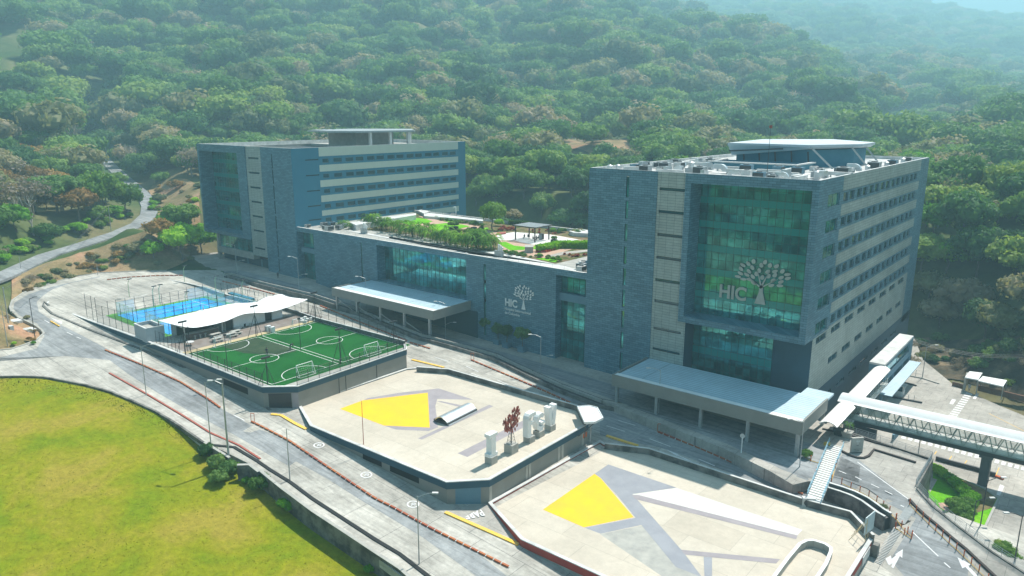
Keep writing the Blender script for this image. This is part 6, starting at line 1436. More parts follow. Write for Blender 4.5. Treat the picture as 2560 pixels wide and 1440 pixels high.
# ================================================================== VEGETATION
def ico(sub,r=1):
    b=bmesh.new(); bmesh.ops.create_icosphere(b,subdivisions=sub,radius=r); V=np.array([v.co[:] for v in b.verts]); F=np.array([[v.index for v in f.verts] for f in b.faces]); b.free(); return V,F
_I1=ico(1)
def crown_mesh(name,mat,seed,R=5.,Hh=6.,ncl=34,nl=95,leaf=.42,base=2.2,flat_=1.,core=True,cl=.34):
    g=np.random.default_rng(seed); V=[];F=[];n=0
    cen=[]
    for i in range(ncl):
        u=g.normal(size=3); u/=np.linalg.norm(u); 
        if u[2]<-.25: u[2]*=-.6
        rr=g.uniform(.45,.86); cen.append((u*[R,R,Hh*.52]*rr+[0,0,base+Hh*.5],R*cl*g.uniform(.7,1.25)))
    cen.append((np.array([0,0,base+Hh*.45]),R*.5))
    for c,r in cen:
        m=nl; d=g.normal(size=(m,3)); d/=np.linalg.norm(d,axis=1)[:,None]; p=c+d*(r*g.uniform(.75,1.15,size=(m,1)))*[1,1,.75*flat_]
        nrm=d+g.normal(size=(m,3))*.38; nrm/=np.linalg.norm(nrm,axis=1)[:,None]
        a=np.cross(nrm,g.normal(size=(m,3))); a/=np.linalg.norm(a,axis=1)[:,None]; b=np.cross(nrm,a); s=leaf*g.uniform(.6,1.3,size=(m,1))
        q=np.stack([p-a*s,p-b*s*.6,p+a*s,p+b*s*.6],1).reshape(-1,3)
        V.append(q); F.append(np.arange(m*4).reshape(m,4)+n); n+=m*4
        if core:
            iv,if_=_I1; k=iv*(r*.8)*[1,1,.7*flat_]*(1+.15*g.normal(size=(len(iv),1)))+c; V.append(k); F.append(np.hstack([if_,if_[:,2:3]])+n); n+=len(iv)
    Vv=np.vstack(V); Ff=np.vstack(F); me=bpy.data.meshes.new(name)
    tri=Ff[:,2]==Ff[:,3]
    lo=[];st=[];tot=[]
    for f,t in zip(Ff,tri):
        st.append(len(lo)); k=3 if t else 4; lo.extend(f[:k].tolist()); tot.append(k)
    me.vertices.add(len(Vv)); me.vertices.foreach_set('co',Vv.astype(np.float32).ravel()); me.loops.add(len(lo)); me.loops.foreach_set('vertex_index',lo)
    me.polygons.add(len(st)); me.polygons.foreach_set('loop_start',st); me.polygons.foreach_set('loop_total',tot); me.update(calc_edges=True)
    me.materials.append(MT[mat]); return me
def trunk_mesh(seed,h=4.5,r=.28,mat='bark'):
    g=random.Random(seed); m=MB(); p=np.array([0,0,-.6]); k=5
    for i in range(k):
        q=np.array([g.uniform(-.15,.15)*i,g.uniform(-.15,.15)*i,-.6+(h+.6)*(i+1)/k]); m.tube(p,q,r*(1-.12*i),r*(1-.12*(i+1)),7); p=q
    for a in range(5):
        t=a*1.26+g.random(); q=p*[1,1,.75]; e=q+[2.2*cos(t),2.2*sin(t),2.+g.random()]; m.tube(q,e,r*.4,r*.15,5)
    o=m.build('trunk',mat); me=o.data; bpy.data.objects.remove(o); return me
def bare_mesh(seed,h=10,mat='palebark',lean=.5):
    g=random.Random(seed); m=MB()
    def br(p,d,L,r,lv):
        q=p+d*L; m.tube(p,q,r,r*.65,5 if lv<2 else 3,cap=False)
        if lv>=5: return
        for k in range(3 if lv<3 else 2):
            a=g.uniform(0,2*pi); e=np.array([cos(a),sin(a),g.uniform(-.1,.8)])*lean*1.1+d*.9; e/=np.linalg.norm(e); br(q,e,L*g.uniform(.6,.82),r*.62,lv+1)
    br(np.array([0,0,-.5]),np.array([.05,.03,1.]),h*.34,.26,0); o=m.build('trunk',mat); me=o.data; bpy.data.objects.remove(o); return me
CR={}
def crowns(key,mat,n,**k): CR[key]=[crown_mesh('crown',mat,hash((key,i))%1000 if False else sum(map(ord,key))*7+i,**k) for i in range(n)]
crowns('dark','leafd',3,R=5,Hh=6.5); crowns('mid','leafm',3,R=5,Hh=6.2); crowns('olive','leafo',2,R=5,Hh=5.5,nl=48); crowns('rust','leafr',2,R=4.5,Hh=5,nl=60)
crowns('bright','leafb',2,R=4.5,Hh=6,nl=80); crowns('yellow','leafy',1,R=4,Hh=2.2,nl=60,base=4.5,core=False); crowns('wide','leafd',2,R=6.5,Hh=4.2,base=4,flat_=.6)
crowns('twig','twig',2,R=5,Hh=6,nl=26,leaf=.35,core=False)
TR=[trunk_mesh(i) for i in range(3)]; BARE=[bare_mesh(i) for i in range(4)]; BARE2=[bare_mesh(20+i,8,'twig',.7) for i in range(2)]
trees_made=[]
LAB={'bare':('pale bare branched tree','bare'),'dark':('dense dark green tree','dark'),'mid':('mid green broadleaf tree','mid'),'olive':('dry olive grey tree','olive'),'rust':('rust brown crowned tree','rust'),'bright':('bright green tree','bright'),'wide':('flat spreading dark green tree','wide'),'yellow':('yellow blossoming tree','yellow'),'twig':('leafless grey twiggy tree','twig')}
def tree(kind,x,y,z,s,where,group='forest trees round the hospital',label=None,name='tree'):
    g=random.Random(int(x*31+y*17)); r=empty(name,(x,y,z),g.uniform(0,6.28),label=label or (LAB[kind][0]+' '+where),cat='tree',group=group); r.scale=(s,s,s*g.uniform(.9,1.15))
    if kind=='bare': link('trunk',g.choice(BARE),None,r); return r
    link('trunk',g.choice(TR) if kind!='twig' else g.choice(BARE2),None,r); link('crown',g.choice(CR[kind]),None,r); return r
def hit(px,py,zmax=60):
    d=ray(px,py); d=d/np.linalg.norm(d); t=60.
    while t<4000:
        P=CAM+d*t
        if P[2]<ground(P[0],P[1]): break
        t+= max(.5,t*.004)
    return P
heroes=[('bright',455,655,1.35,'lime green clump filling the slope left of the left tower'),('bright',505,640,1.1,'lime green tree touching the left tower corner'),('bright',385,650,.75,'small lime green tree on the dry bank above the loop road'),('bright',420,600,.95,'lime green tree at the far road bend'),
('olive',345,640,.6,'small olive shrub tree on the dry bank below the far road'),
('bright',290,545,.6,'bright green bush tree on the far road verge, nearest the bend'),('bright',320,500,.6,'bright green bush tree by the far road where it straightens'),('mid',250,560,.7,'mid green bush tree on the far road verge'),('bright',200,590,.6,'bright green bush tree at the left part of the far road verge'),('bright',40,585,1.0,'bright green tree at the left edge below the forest'),('mid',120,610,.8,'mid green tree left of the road verge bushes'),('mid',300,470,.8,'mid green tree overhanging the upper far road'),
('bare',85,590,1.3,'white bare tree with spreading limbs at the left edge'),('bare',185,385,1.5,'tall pale bare tree in the left forest'),('bare',335,420,1.2,'pale bare tree right of the far road'),('bare',625,335,1.1,'pale bare tree above the left tower roof'),('bare',345,300,1.2,'thin pale bare tree up on the left slope'),
('yellow',575,302,1.25,'yellow blossoming tree above the left tower, lower patch'),('yellow',572,268,1.1,'yellow blossoming tree above the left tower, upper patch'),
('rust',55,405,1.3,'rust brown tree at the left edge of the forest'),('rust',105,415,1.2,'rust brown tree right of the leftmost one'),('rust',160,470,1.1,'rust brown tree above the green verge trees'),('rust',440,478,.7,'rust brown scrub tree on the slope beside the left tower'),('olive',400,510,.6,'olive scrub tree below the rust one on the slope'),
('bright',430,350,1.0,'bright green tree beside the far road in the upper left forest'),('bright',870,345,1.0,'bright green tree just above the left tower landing frame'),('bright',1230,440,1.0,'bright green tree right behind the left tower'),('wide',1430,600,1.35,'wide spreading tree behind the roof garden beside the right tower'),('wide',1240,600,1.2,'wide spreading tree right of the left tower base'),('bright',2330,600,1.2,'bright green tree right behind the right tower'),('bright',2440,640,1.0,'bright green tree in the right hand forest'),('olive',2400,800,1.3,'dry olive tree hanging over the rocky bank'),
('mid',2300,690,1.5,'mid green tree pressed against the far edge of the right tower'),('bright',2365,690,1.2,'yellow green bamboo like clump right of the right tower'),('dark',2440,700,1.5,'dark tree behind the bamboo like clump at the right'),('mid',2530,720,1.5,'mid green tree at the right edge above the dry olive ones'),
('olive',2345,825,1.1,'pale olive tree on the bank just past the corridor block'),('dark',2460,850,1.2,'dark tree leaning over the wires behind the gate shelter'),('olive',2560,800,1.4,'large dry olive tree cut by the right picture edge'),('olive',2500,850,1.2,'dry olive tree at the right edge above the bank'),('olive',2320,760,1.2,'dry olive tree nearest the corridor block')]
occ=[]
for k,px,py,s,lab in heroes:
    P=hit(px,py); tree(k,P[0],P[1],P[2]-.2,s,'',label=lab,group=None); occ.append((P[0],P[1],5*s))
# candidate positions
def in_rect(px,py,a): return a[0]<px<a[2] and a[1]<py<a[3]
CLEAR=[(1395,335,1590,400),(2150,285,2300,345),(2300,325,2400,352),(370,455,520,570),(-50,80,110,215),(2265,915,2600,1000)]
FPJ=[]
for i in range(len(FAR)-1):
    for k in range(3):
        P=FAR[i]+(FAR[i+1]-FAR[i])*k/3; q=proj(P); FPJ.append((q[0],q[1],hypot(P[0],P[1])))
cand=[]
rr=175.
while rr<3900:
    s=9.8 if rr<430 else 12.5*(rr/430)**.4
    a=-1.0
    while a<.78 if rr<430 else a<.74:
        x_=rr+rng.uniform(-.45,.45)*s; aa=a+rng.uniform(-.45,.45)*s/rr
        x=x_*(_fw[0]*cos(aa)+_rt[0]*sin(aa)); y=x_*(_fw[1]*cos(aa)+_rt[1]*sin(aa)); cand.append((x_,x,y,s)); a+=s/rr
    rr+=s
cand.sort(key=lambda c:c[0]); near=[];far=[]
for r_,x,y,s in cand:
    if inpoly(x,y,SITE): continue
    if r_<188 and proj((x,y,6))[0]<330: continue
    if r_<430 and dpoly(x,y,SITE)<(15 if proj((x,y,0))[0]>2230 else 4.5): continue
    if r_<520 and farz(x,y)[0]<6.5: continue
    if r_>430 and sin(x*.021+2*sin(y*.013))*sin(y*.024+1.7*sin(x*.011))>.86 : continue
    z=ground(x,y); px,py=proj((x,y,z))
    tpy=proj((x,y,z+8))[1]
    if any(c[0]<px<c[2] and tpy<c[3] and py>c[1]+2 and (py<c[3] or (1300<c[0] and r_>250)) for c in CLEAR) and rng.random()<.95: continue
    if px<-120 or px>2680 or py<-60: continue
    if r_<270 and px<330 and py>560 : 
        if rng.random()<.55: continue
    if any(hypot(x-a,y-b)<c*.75 for a,b,c in occ): continue
    sc=rng.uniform(.85,1.75)
    if px<470 and py>330:
        tp=proj((x,y,z+9))[1]
        if any(abs(px-fx)<26 and tp-4<fy<py+3 and r_<fr-2 for fx,fy,fr in FPJ): continue
    if r_<430 and len(near)<285:
        ty=proj((x,y,z+9))[1]
        if (500<px<1160 and ty>392) or (1480<px<2290 and ty>440): continue
        near.append((x,y,z,sc,px,py))
    else: far.append((x,y,z,sc*(s/7.6)*.92*rng.choice([.55,.8,1.,1.25],p=[.15,.25,.35,.25]),px))
for x,y,z,sc,px,py in near:
    q=rng.random()
    if px<420: k='olive' if q<.22 else 'twig' if q<.5 else 'bare' if q<.58 else 'rust' if q<.72 else 'mid' if q<.86 else 'dark'; wh='in the forest left of and behind the left tower'
    elif px<1170: k='olive' if q<.24 else 'mid' if q<.44 else 'dark' if q<.60 else 'twig' if q<.78 else 'rust' if q<.86 else 'bare' if q<.92 else 'bright'; wh='in the forest left of and behind the left tower'
    elif px<1480: k='dark' if q<.6 else 'mid' if q<.72 else 'olive' if q<.88 else 'wide'; wh='in the wood between the two towers'
    elif px<2250: k='dark' if q<.45 else 'mid' if q<.65 else 'olive' if q<.9 else 'twig'; wh='in the trees just above the right tower roof'
    else: k='dark' if q<.3 else 'mid' if q<.55 else 'olive' if q<.82 else 'bright' if q<.92 else 'wide'; wh='in the forest right of the right tower'
    tree(k,x,y,z-.2,sc,wh)
# dry scrub on the banks
def sheet(name,W,mt,off=.35): return drape(name,[tuple(p[:2]) for p in W],lambda x,y:ground(x,y),off,mt,2.5,0,kind='structure')
sheet('dry_bank',[GR(*Q(*p)) for p in ((1,100,690),(1,210,612),(1,320,567),(1,420,538),(1,650,473),(1,900,433),(1,1150,421),(1,1500,412))]+[hit(*p) for p in ((482,652),(470,600),(400,575),(360,583),(300,602),(200,636),(120,660),(30,702))],'dirt')
sheet('dry_slope',[hit(*p) for p in ((400,570),(470,590),(505,600),(500,470),(470,452),(420,450),(385,455),(372,480),(392,520),(392,550))],'dirt')
sheet('dry_island',[GR(*Q(*p)) for p in ((0,-60,878),(1,0,1130),(1,100,1120),(1,200,1090),(1,330,1040),(1,392,985),(1,375,958),(1,330,924),(1,250,884),(1,160,846),(1,80,800),(0,-60,770))],'dirt')
def scrub(kind,px,py,s,lab,grp,cat='shrub',name='shrub',P=None):
    P=hit(px,py) if P is None else P; g=random.Random(int(px*7+py)); r=link(name,g.choice(CR[kind]),None); r.location=(P[0],P[1],P[2]-2.2*s*.9-.2*s); r.rotation_euler=(0,0,g.uniform(0,6)); r.scale=(s,s,s); return tag(r,lab,cat,grp)
g=random.Random(11)
for i in range(70):
    t=g.random(); px=60+t*420; y0=np.interp(px,[60,200,330,480],[712,650,606,590]); y1=np.interp(px,[60,200,330,480],[745,690,668,660]); py=g.uniform(y0,y1)
    scrub(g.choice(['olive','rust','olive','mid','twig']),px,py,g.uniform(.16,.36),'low dry shrub on the brown bank above the loop road','dry shrubs on the bank above the loop')
for i in range(46):
    px=g.uniform(375,500); py=g.uniform(455,590); scrub(g.choice(['olive','rust','olive','bright']),px,py,g.uniform(.22,.45),'dry shrub on the open slope between the far road and the left tower','dry shrubs on the slope beside the left tower')
for i in range(40):
    px=g.uniform(2270,2600); py=g.uniform(850,925); scrub(g.choice(['olive','dark','twig']),px,py,g.uniform(.2,.5),'scrub on the dark rocky bank behind the parking lot','scrub on the bank behind the parking lot')
for i in range(40):
    px=g.uniform(0,330); py=np.interp(px,[0,120,200,300],[668,620,597,562])-g.uniform(4,34); scrub(g.choice(['mid','bright','olive']),px,py,g.uniform(.25,.5),'green verge bush along the upper side of the far road','verge bushes along the far road')
for i in range(16):
    P=GR(*Q(1,g.uniform(-10,330),g.uniform(850,1100))); scrub(g.choice(['rust','olive','bright']),i*9,5,g.uniform(.06,.16),'small plant on the dry earth island','small plants on the earth island',P=P)
# far forest as one mass, growing from the same crowns
V=np.array([(x,y,z-1.5) for x,y,z,_,_ in far],np.float32); 
extra=[]
for i in range(2600):   # woods on the camera side, seen only in the glass
    a=rng.uniform(1.3,4.98); r_=rng.uniform(95,900)**1.0; x=r_*(_fw[0]*cos(a)+_rt[0]*sin(a)); y=r_*(_fw[1]*cos(a)+_rt[1]*sin(a))
    if not inpoly(x,y,SITE) or y<-25: extra.append((x,y,ground(x,y)-1.5))
nf=len(V); V=np.vstack([V,np.array(extra,np.float32)]); sc_=np.array([f[3] for f in far]+[1.8]*len(extra),np.float32)
fc_={k:crown_mesh('crown',m_,900+i,R=5,Hh=5.6,ncl=19,nl=95,leaf=.42,base=1.5,cl=.38) for i,(k,m_) in enumerate((('a','leafd'),('b','leafm'),('c','leafo'),('d','leafd')))}
me=bpy.data.meshes.new('forest'); me.vertices.add(len(V)); me.vertices.foreach_set('co',V.ravel()); at=me.attributes.new('size','FLOAT','POINT'); at.data.foreach_set('value',sc_)
kk=rng.choice(4,len(V),p=[.3,.28,.22,.2]); at=me.attributes.new('kindidx','INT','POINT'); at.data.foreach_set('value',kk.astype(np.int32)); me.update()
fo=link('forest',me,None); tag(fo,kind='stuff')
ng=bpy.data.node_groups.new('forest_nodes','GeometryNodeTree'); ng.interface.new_socket('Geometry',in_out='INPUT',socket_type='NodeSocketGeometry'); ng.interface.new_socket('Geometry',in_out='OUTPUT',socket_type='NodeSocketGeometry')
gi=ng.nodes.new('NodeGroupInput'); go=ng.nodes.new('NodeGroupOutput'); jn=ng.nodes.new('GeometryNodeJoinGeometry')
protos=[]
# four trees at the foot of the hills give their crowns to the mass behind them
for i,(k,px,py,lab) in enumerate((('a',1190,330,'rounded dark tree where the wood meets the hill, left of centre'),('b',1330,335,'rounded mid green tree where the wood meets the hill, near the centre'),('c',1640,345,'pale olive tree at the edge of the fields behind the right tower'),('d',1700,330,'dark tree at the edge of the fields behind the right tower'))):
    P=hit(px,py); r=empty('tree',P,label=lab,cat='tree'); link('trunk',TR[0],None,r); c=link('crown',fc_[k],None,r); protos.append(c)
for i,c in enumerate(protos):
    oi=ng.nodes.new('GeometryNodeObjectInfo'); oi.inputs['Object'].default_value=c; oi.transform_space='ORIGINAL'; oi.inputs['As Instance'].default_value=True
    ip=ng.nodes.new('GeometryNodeInstanceOnPoints'); na=ng.nodes.new('GeometryNodeInputNamedAttribute'); na.data_type='INT'; na.inputs[0].default_value='kindidx'
    cp=ng.nodes.new('FunctionNodeCompare'); cp.data_type='INT'; cp.operation='EQUAL'
    ints=[s_ for s_ in cp.inputs if s_.type=='INT']; ng.links.new(na.outputs['Attribute'],ints[0]); ints[1].default_value=i
    sz=ng.nodes.new('GeometryNodeInputNamedAttribute'); sz.data_type='FLOAT'; sz.inputs[0].default_value='size'
    rv=ng.nodes.new('FunctionNodeRandomValue'); rv.data_type='FLOAT_VECTOR'; rv.inputs[0].default_value=(0,0,0); rv.inputs[1].default_value=(.15,.15,6.28); rv.inputs['Seed'].default_value=i
    ng.links.new(gi.outputs[0],ip.inputs['Points']); ng.links.new(cp.outputs[0],ip.inputs['Selection']); ng.links.new(oi.outputs['Geometry'],ip.inputs['Instance']); ng.links.new(rv.outputs[0],ip.inputs['Rotation']); ng.links.new(sz.outputs['Attribute'],ip.inputs['Scale']); ng.links.new(ip.outputs[0],jn.inputs[0])
ng.links.new(jn.outputs[0],go.inputs[0]); md=fo.modifiers.new('trees','NODES'); md.node_group=ng
print('TREES near',len(near),'far',nf,'extra',len(extra))
# fields
for pts,mt,nm in (([(1395,335),(1480,338),(1580,352),(1590,385),(1500,398),(1420,375)],'dirt','field'),([(2175,290),(2290,285),(2300,325),(2190,345),(2150,320)],'gl2','field'),([(2300,330),(2400,330),(2400,350),(2310,352)],'gl2','field')):
    W=[hit(*p) for p in pts]; drape(nm,[tuple(p[:2]) for p in W],ground,.5,mt,8,0,kind='structure')
# ---- palms and garden plants
def frond(m,p,a,L,up,g,wd=.32,mn=9):
    pts=[]; 
    for i in range(mn+1):
        t=i/mn; pts.append(p+np.array([cos(a)*L*t*(.9),sin(a)*L*t*.9,up*L*(t-1.25*t*t)]))
    s=np.array([-sin(a),cos(a),0])
    for i in range(mn):
        q=pts[i]; r=pts[i+1]; w_=wd*L*.35*sin(pi*min(1,(i+1.2)/(mn+1)))
        for sg in (-1,1):
            e=(q+r)/2+s*sg*w_+(r-q)*.9-np.array([0,0,w_*.35]); m.add([q,r,e],[(0,1,2)])
def palm_mesh(seed,stems=6,nf=9,L=2.4,h=2.2):
    g=random.Random(seed); m=MB()
    for s_ in range(stems):
        x,y=g.gauss(0,.55),g.gauss(0,.55); hh=h*g.uniform(.4,1.); 
        if stems==1:x=y=0
        for k in range(nf): frond(m,np.array([x,y,hh]),g.uniform(0,2*pi),L*g.uniform(.75,1.15),g.uniform(.55,1.15),g)
    o=m.build('fronds','leafp'); me=o.data; bpy.data.objects.remove(o)
    m=MB(); g=random.Random(seed)
    for s_ in range(stems): x,y=g.gauss(0,.4),g.gauss(0,.4); m.tube((x,y,0),(x*1.2,y*1.2,h*.8),.06,n=5)
    o=m.build('stems','bark'); t=o.data; bpy.data.objects.remove(o); return me,t
PM=[palm_mesh(i) for i in range(4)]
pp=[(250,255,1.0),(300,265,1.1),(360,290,1.15),(420,300,1.0),(490,320,1.15),(560,345,1.2),(620,360,1.0),(700,365,1.05),(760,385,1.2),(820,350,1.0),(880,400,1.1),(950,430,1.0),(1010,430,1.15),(1070,450,1.1),(1130,465,1.0),(1190,470,1.1),(1250,480,1.25),(1320,490,1.3),(1390,500,1.3),(1450,500,1.2),(1490,480,1.0),(1400,430,1.1),(60,290,.6),(20,270,.6),(-20,275,.6),(1290,380,.7)]
for i,(px,py,s) in enumerate(pp):
    P=GQ(11,px,py,ZG); me,t=PM[i%4]; r=empty('areca_palm',P,i*1.3,label='areca palm clump in the row along the front edge of the roof garden' if i<22 else 'low palm clump near the white roof units' if i<25 else 'small palm beside the roof garden path',cat='palm',group='palm clumps on the long wing roof'); r.scale=(s*1.1,s*1.1,s*1.35); link('fronds',me,None,r); link('stems',t,None,r)
def small(kind,P,s,lab,grp=None,cat='shrub',name='shrub'):
    r=link(name,random.Random(int(P[0]*9+P[1]*5)).choice(CR[kind]),None); r.location=(P[0],P[1],P[2]-2.0*s); r.scale=(s,s,s); return tag(r,lab,cat,grp)
P=GQ(11,1480,300,ZG); tree('mid',P[0],P[1],ZG,.8,'',label='leafy tree rising above the palms in the roof garden',group=None); P=GQ(11,1545,260,ZG); small('bright',P,.32,'bright green shrub right of the roof garden tree',None)
P=GQ(11,1640,240,ZG); tree('olive',P[0],P[1]+3,ZG-.5,.55,'',label='paler tree behind the roof garden tree',group=None)
g=random.Random(3)
for i in range(18): small('rustred',GQ(11,g.uniform(1545,1710),g.uniform(278,308),ZG),g.uniform(.07,.13),'red shrub in the bed left of the pergola','red shrubs by the pergola') if False else None
CR['red']=[crown_mesh('crown','leafred',77,R=5,Hh=5,ncl=14,nl=40,leaf=.9)]
for i in range(18): small('red',GQ(11,g.uniform(1545,1710),g.uniform(278,308),ZG),g.uniform(.08,.14),'red shrub in the bed left of the pergola','red shrubs by the pergola')
for i in range(12): small('red',GQ(11,g.uniform(1880,2120),g.uniform(300,345),ZG),g.uniform(.07,.12),'red shrub in the bed behind the pergola','red shrubs behind the pergola')
for i in range(14): small('red',GQ(11,g.uniform(2200,2430),g.uniform(545,580),ZG),g.uniform(.06,.1),'small red flowering shrub near the right tower units','red flowers near the right tower')
for i in range(26): px=g.uniform(1610,2180); small(g.choice(['dark','bright','mid']),GQ(11,px,np.interp(px,[1610,2180],[530,600])+g.uniform(-10,22),ZG),g.uniform(.07,.14),'small green shrub along the front bed right of the palms','small shrubs in the front bed')
for i in range(40): px=g.uniform(900,1420); small(g.choice(['dark','olive','mid']),GQ(11,px,np.interp(px,[900,1420],[190,265])+g.uniform(-8,8),ZG),g.uniform(.06,.13),'small dark shrub along the back bed of the roof lawns','small shrubs behind the roof lawns')
for i in range(16): px=g.uniform(2060,2420); small(g.choice(['dark','bright','olive']),GQ(11,px,np.interp(px,[2060,2420],[320,350])+g.uniform(-14,12),ZG),g.uniform(.1,.22),'green shrub in the bed between pergola and right tower','shrubs between pergola and right tower')
for i in range(20): px=g.uniform(1120,1400); small(g.choice(['dark','mid','olive']),GQ(11,px,g.uniform(300,330),ZG),g.uniform(.08,.16),'shrub between the lawns and the palm row','shrubs behind the palm row')
def hedge(pts,wd,h,label,mat='leafb',n=2600,name='hedge'):
    g=np.random.default_rng(5); P,_=polyline(pts,30); o=P[15]; m=MB(o); m.path(P,wd*.8,h*.92,0); a=m.build(name,mat); vs=[];fs=[]
    for i in range(n):
        t=g.uniform(0,29.99); k=int(t); p=P[k]+(P[k+1]-P[k])*(t-k); d=(P[k+1]-P[k])[:2]; d/=np.linalg.norm(d); nn=np.array([-d[1],d[0],0]); s_=g.uniform(-.5,.5)*wd; z=h*(1 if abs(s_)<wd*.42 and g.random()<.6 else g.random()); 
        if z<h*.9: s_=np.sign(s_)*wd*.45
        c=p+nn*s_+[0,0,z]-o; u=g.normal(size=3)*.16;v=g.normal(size=3)*.16; b=len(vs); vs+=[c-u,c-v,c+u,c+v]; fs.append((b,b+1,b+2,b+3))
    me=a.data; bm=bmesh.new(); bm.from_mesh(me); bv=[bm.verts.new(tuple(map(float,q))) for q in vs]
    for f in fs: bm.faces.new([bv[i] for i in f])
    bm.to_mesh(me); bm.free(); a.location=tuple(map(float,o)); return tag(a,label,'hedge')
hedge([GQ(11,*p,ZG) for p in ((1935,520),(2010,512),(2150,480),(2440,478))],2.0,1.5,'thick clipped hedge in front of the plaza beside the right tower')
hedge([GQ(11,*p,ZG) for p in ((1650,245),(1760,248),(1850,258))],1.2,1.0,'low clipped hedge at the back of the roof garden','leafm',900)
hedge([GQ(11,*p,ZG) for p in ((1925,525),(2010,525),(2100,500))],.5,.35,'thin red edging below the thick clipped hedge','leafred',300,'border_plants')
for i,(px,py,s) in enumerate(((1075,295,.5),(1115,292,.5),(1300,300,.6),(2100,425,.35))):
    P=GQ(11,px,py,ZG); r=empty('potted_plant',P,label=('potted small tree at the roof lawn, left one','potted small tree at the roof lawn, right one','young palm by the roof garden path','small round sapling on the plaza')[i],cat='potted plant'); m=MB(); m.prism([(-.6,-.6),(.6,-.6),(.6,.6),(-.6,.6)],0,.8); m.build('pot','dkgrey',r,fix=True); c=link('crown',CR['dark'][i%3],None,r); c.scale=(s*.45,)*3; c.location=(0,0,.3)
# forecourt planters
for i,(px,py,s) in enumerate(((740,470,1.),(880,530,.85),(1000,575,.9),(1205,630,1.))):
    P=GU(*Q(10,px,py)); r=empty('planter_tree',P,label=('first','second','third','fourth')[i]+' dark planter tree from the left before the wing lettering',cat='planter'); m=MB(); m.prism([(-.8,-.8),(.8,-.8),(.8,.8),(-.8,.8)],0,1.1); m.build('pot','bluegrey',r,fix=True); t=link('trunk',TR[i%3],None,r); t.scale=(.4,.4,.5); t.location=(0,0,1); c=link('crown',CR['dark'][i%3],None,r); c.scale=(.36*s,.36*s,.5*s); c.location=(0,0,1.1)
for i,(px,py,mt) in enumerate(((655,420,'dkgrey'),(755,450,'conc'))):
    P=GU(*Q(15,px,py)); r=empty('planter',P,label=('black square planter with a green palm on the forecourt','pale square planter with a green palm beside the black one')[i],cat='planter'); m=MB(); m.add([(-.5,-.5,0),(.5,-.5,0),(.5,.5,0),(-.5,.5,0),(-.8,-.8,1.1),(.8,-.8,1.1),(.8,.8,1.1),(-.8,.8,1.1)],[(0,1,2,3),(4,5,6,7),(0,1,5,4),(1,2,6,5),(2,3,7,6),(3,0,4,7)]); m.build('pot',mt,r,fix=True)
    m=MB(); m.tube((0,0,1),(0,0,2.4),.07); m.build('trunk','bark',r); f=link('fronds',palm_mesh(50+i,1,16,1.3,0)[0],None,r); f.location=(0,0,2.3)
P=GU(*Q(15,262,690)); small('mid',P,.2,'small leafy plant at the canopy corner lamp')
# island hedge and bushes
for i,(px,py,s) in enumerate(((790,150,.24),(840,200,.24),(890,240,.22),(950,280,.24),(1010,330,.25),(1070,380,.24),(1120,430,.25),(1180,470,.26),(1240,520,.25),(1190,560,.27))): small('bright',GP(*Q(20,px,py)),s,'bright green bush in the row across the garden island','bright bushes on the garden island')
for i,(px,py,s) in enumerate(((1030,640,.3),(1100,700,.32),(1180,640,.3),(1130,760,.22))): small('mid',GP(*Q(20,px,py)),s,'darker bush at the near end of the garden island','darker bushes on the garden island')
for i,(px,py,s) in enumerate(((1560,1160,.28),(1640,1210,.3),(1700,1260,.25))): small('mid',GP(*Q(20,px,py)),s,'grey green bush beyond the ramp handrail','bushes beyond the ramp handrail')
# lawn bushes
fl=lambda x,y:on(hL,x,y)
for i,(px,py,k,s,lab) in enumerate(((1330,620,'dark',.3,'small dark bush at the corner of the broken wall above the lawn'),(1400,700,'dark',.33,'large dark bush below the utility pole on the lawn'),(1470,740,'dark',.33,'dark bush against the pale wall block on the lawn'),(1400,790,'dark',.28,'low dark bush in front of the large one on the lawn'),(1675,830,'mid',.36,'round green bush at the start of the long lawn wall'),(1845,965,'bright',.32,'bright topped bush farther down the long lawn wall'),(2360,1360,'bright',.15,'small weed tuft at the lower end of the long lawn wall'),(1575,790,'bright',.15,'small grass tuft beneath the pale wall block'))):
    small(k,fl(*Q(17,px,py)),s,lab)
small('olive',GU(*Q(15,1190,1310)),.12,'small scraggly plant on the nose of the curved wall')
small('mid',GP(*Q(13,1160,690)),.35,'dark bushy tree right of the gate shelter','')
sheet('dark_bank',[hit(*p) for p in ((2262,935),(2300,948),(2380,952),(2480,985),(2640,1030),(2640,900),(2560,868),(2480,850),(2400,850),(2330,848),(2275,848),(2262,880))],'darkearth',.3)
g=random.Random(8)
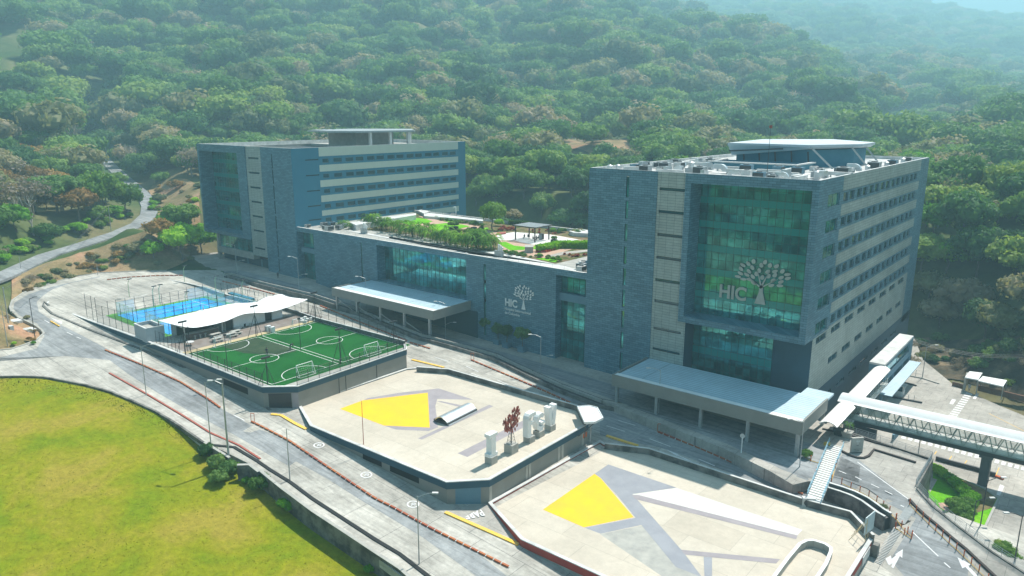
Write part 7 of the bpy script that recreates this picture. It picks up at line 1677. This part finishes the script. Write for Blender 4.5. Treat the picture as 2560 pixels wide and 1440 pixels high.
for i in range(26):
    P=hit(g.uniform(2290,2420),g.uniform(893,928)) if i<20 else hit(g.uniform(2420,2560),g.uniform(890,940)); s_=g.uniform(.35,.9); m=MB(); iv,if_=_I1; m.add([tuple(q*[s_*g.uniform(.7,1.3),s_*g.uniform(.7,1.3),s_*.6]) for q in iv],[tuple(f) for f in if_]); o=m.build('boulder','rock'); o.location=tuple(P); tag(o,'pale tan boulder in the scree on the bank behind the lot','boulder','boulders on the dark bank')
g=np.random.default_rng(2); vs=[];fs=[]; LP=[tuple(p[:2]) for p in LE]; n=0
while n<5000:
    px,py=g.uniform(-60,960),g.uniform(945,1450); z=0.; P=G(px,py,1.5)
    P=G(px,py,hL(P[0],P[1])); P=G(px,py,hL(P[0],P[1]))
    e=np.interp(px,[p[1] for p in reversed(low) if p[1]>=-90],[p[2] for p in reversed(low) if p[1]>=-90])
    if py<e+4 or (py>e+40 and g.random()<.9): continue
    n+=1; zz=hL(P[0],P[1]); k=len(vs); hgt=g.uniform(.04,.1)*(2.5 if py<e+24 and g.random()<.5 else 1)
    for t in range(2):
        a=g.uniform(0,6.28); w_=g.uniform(.04,.1); k=len(vs); vs+=[(P[0]-w_*cos(a),P[1]-w_*sin(a),zz),(P[0]+w_*cos(a),P[1]+w_*sin(a),zz),(P[0]+g.normal()*.08,P[1]+g.normal()*.08,zz+hgt)]; fs.append((k,k+1,k+2))
m=MB(); m.v=[tuple(v) for v in vs]; m.f=fs; tag(m.build('grass_tufts','tuft'),kind='stuff')
# ================================================================== HAZE
hz=bpy.data.materials.new('haze'); hz.use_nodes=True; t=hz.node_tree; t.nodes.remove(t.nodes['Principled BSDF']); pv=t.nodes.new('ShaderNodeVolumePrincipled'); pv.inputs['Color'].default_value=(.48,.84,1,1); pv.inputs['Density'].default_value=.0005; pv.inputs['Anisotropy'].default_value=.1
t.links.new(pv.outputs[0],t.nodes['Material Output'].inputs['Volume'])
ztop=max(v[2] for v in TV)+16; print('ZTOP',ztop); m=MB(); m.box(-5600,-5600,-30,5600,5600,ztop); o=m.build('haze',None); o.data.materials.append(hz); tag(o,kind='stuff')
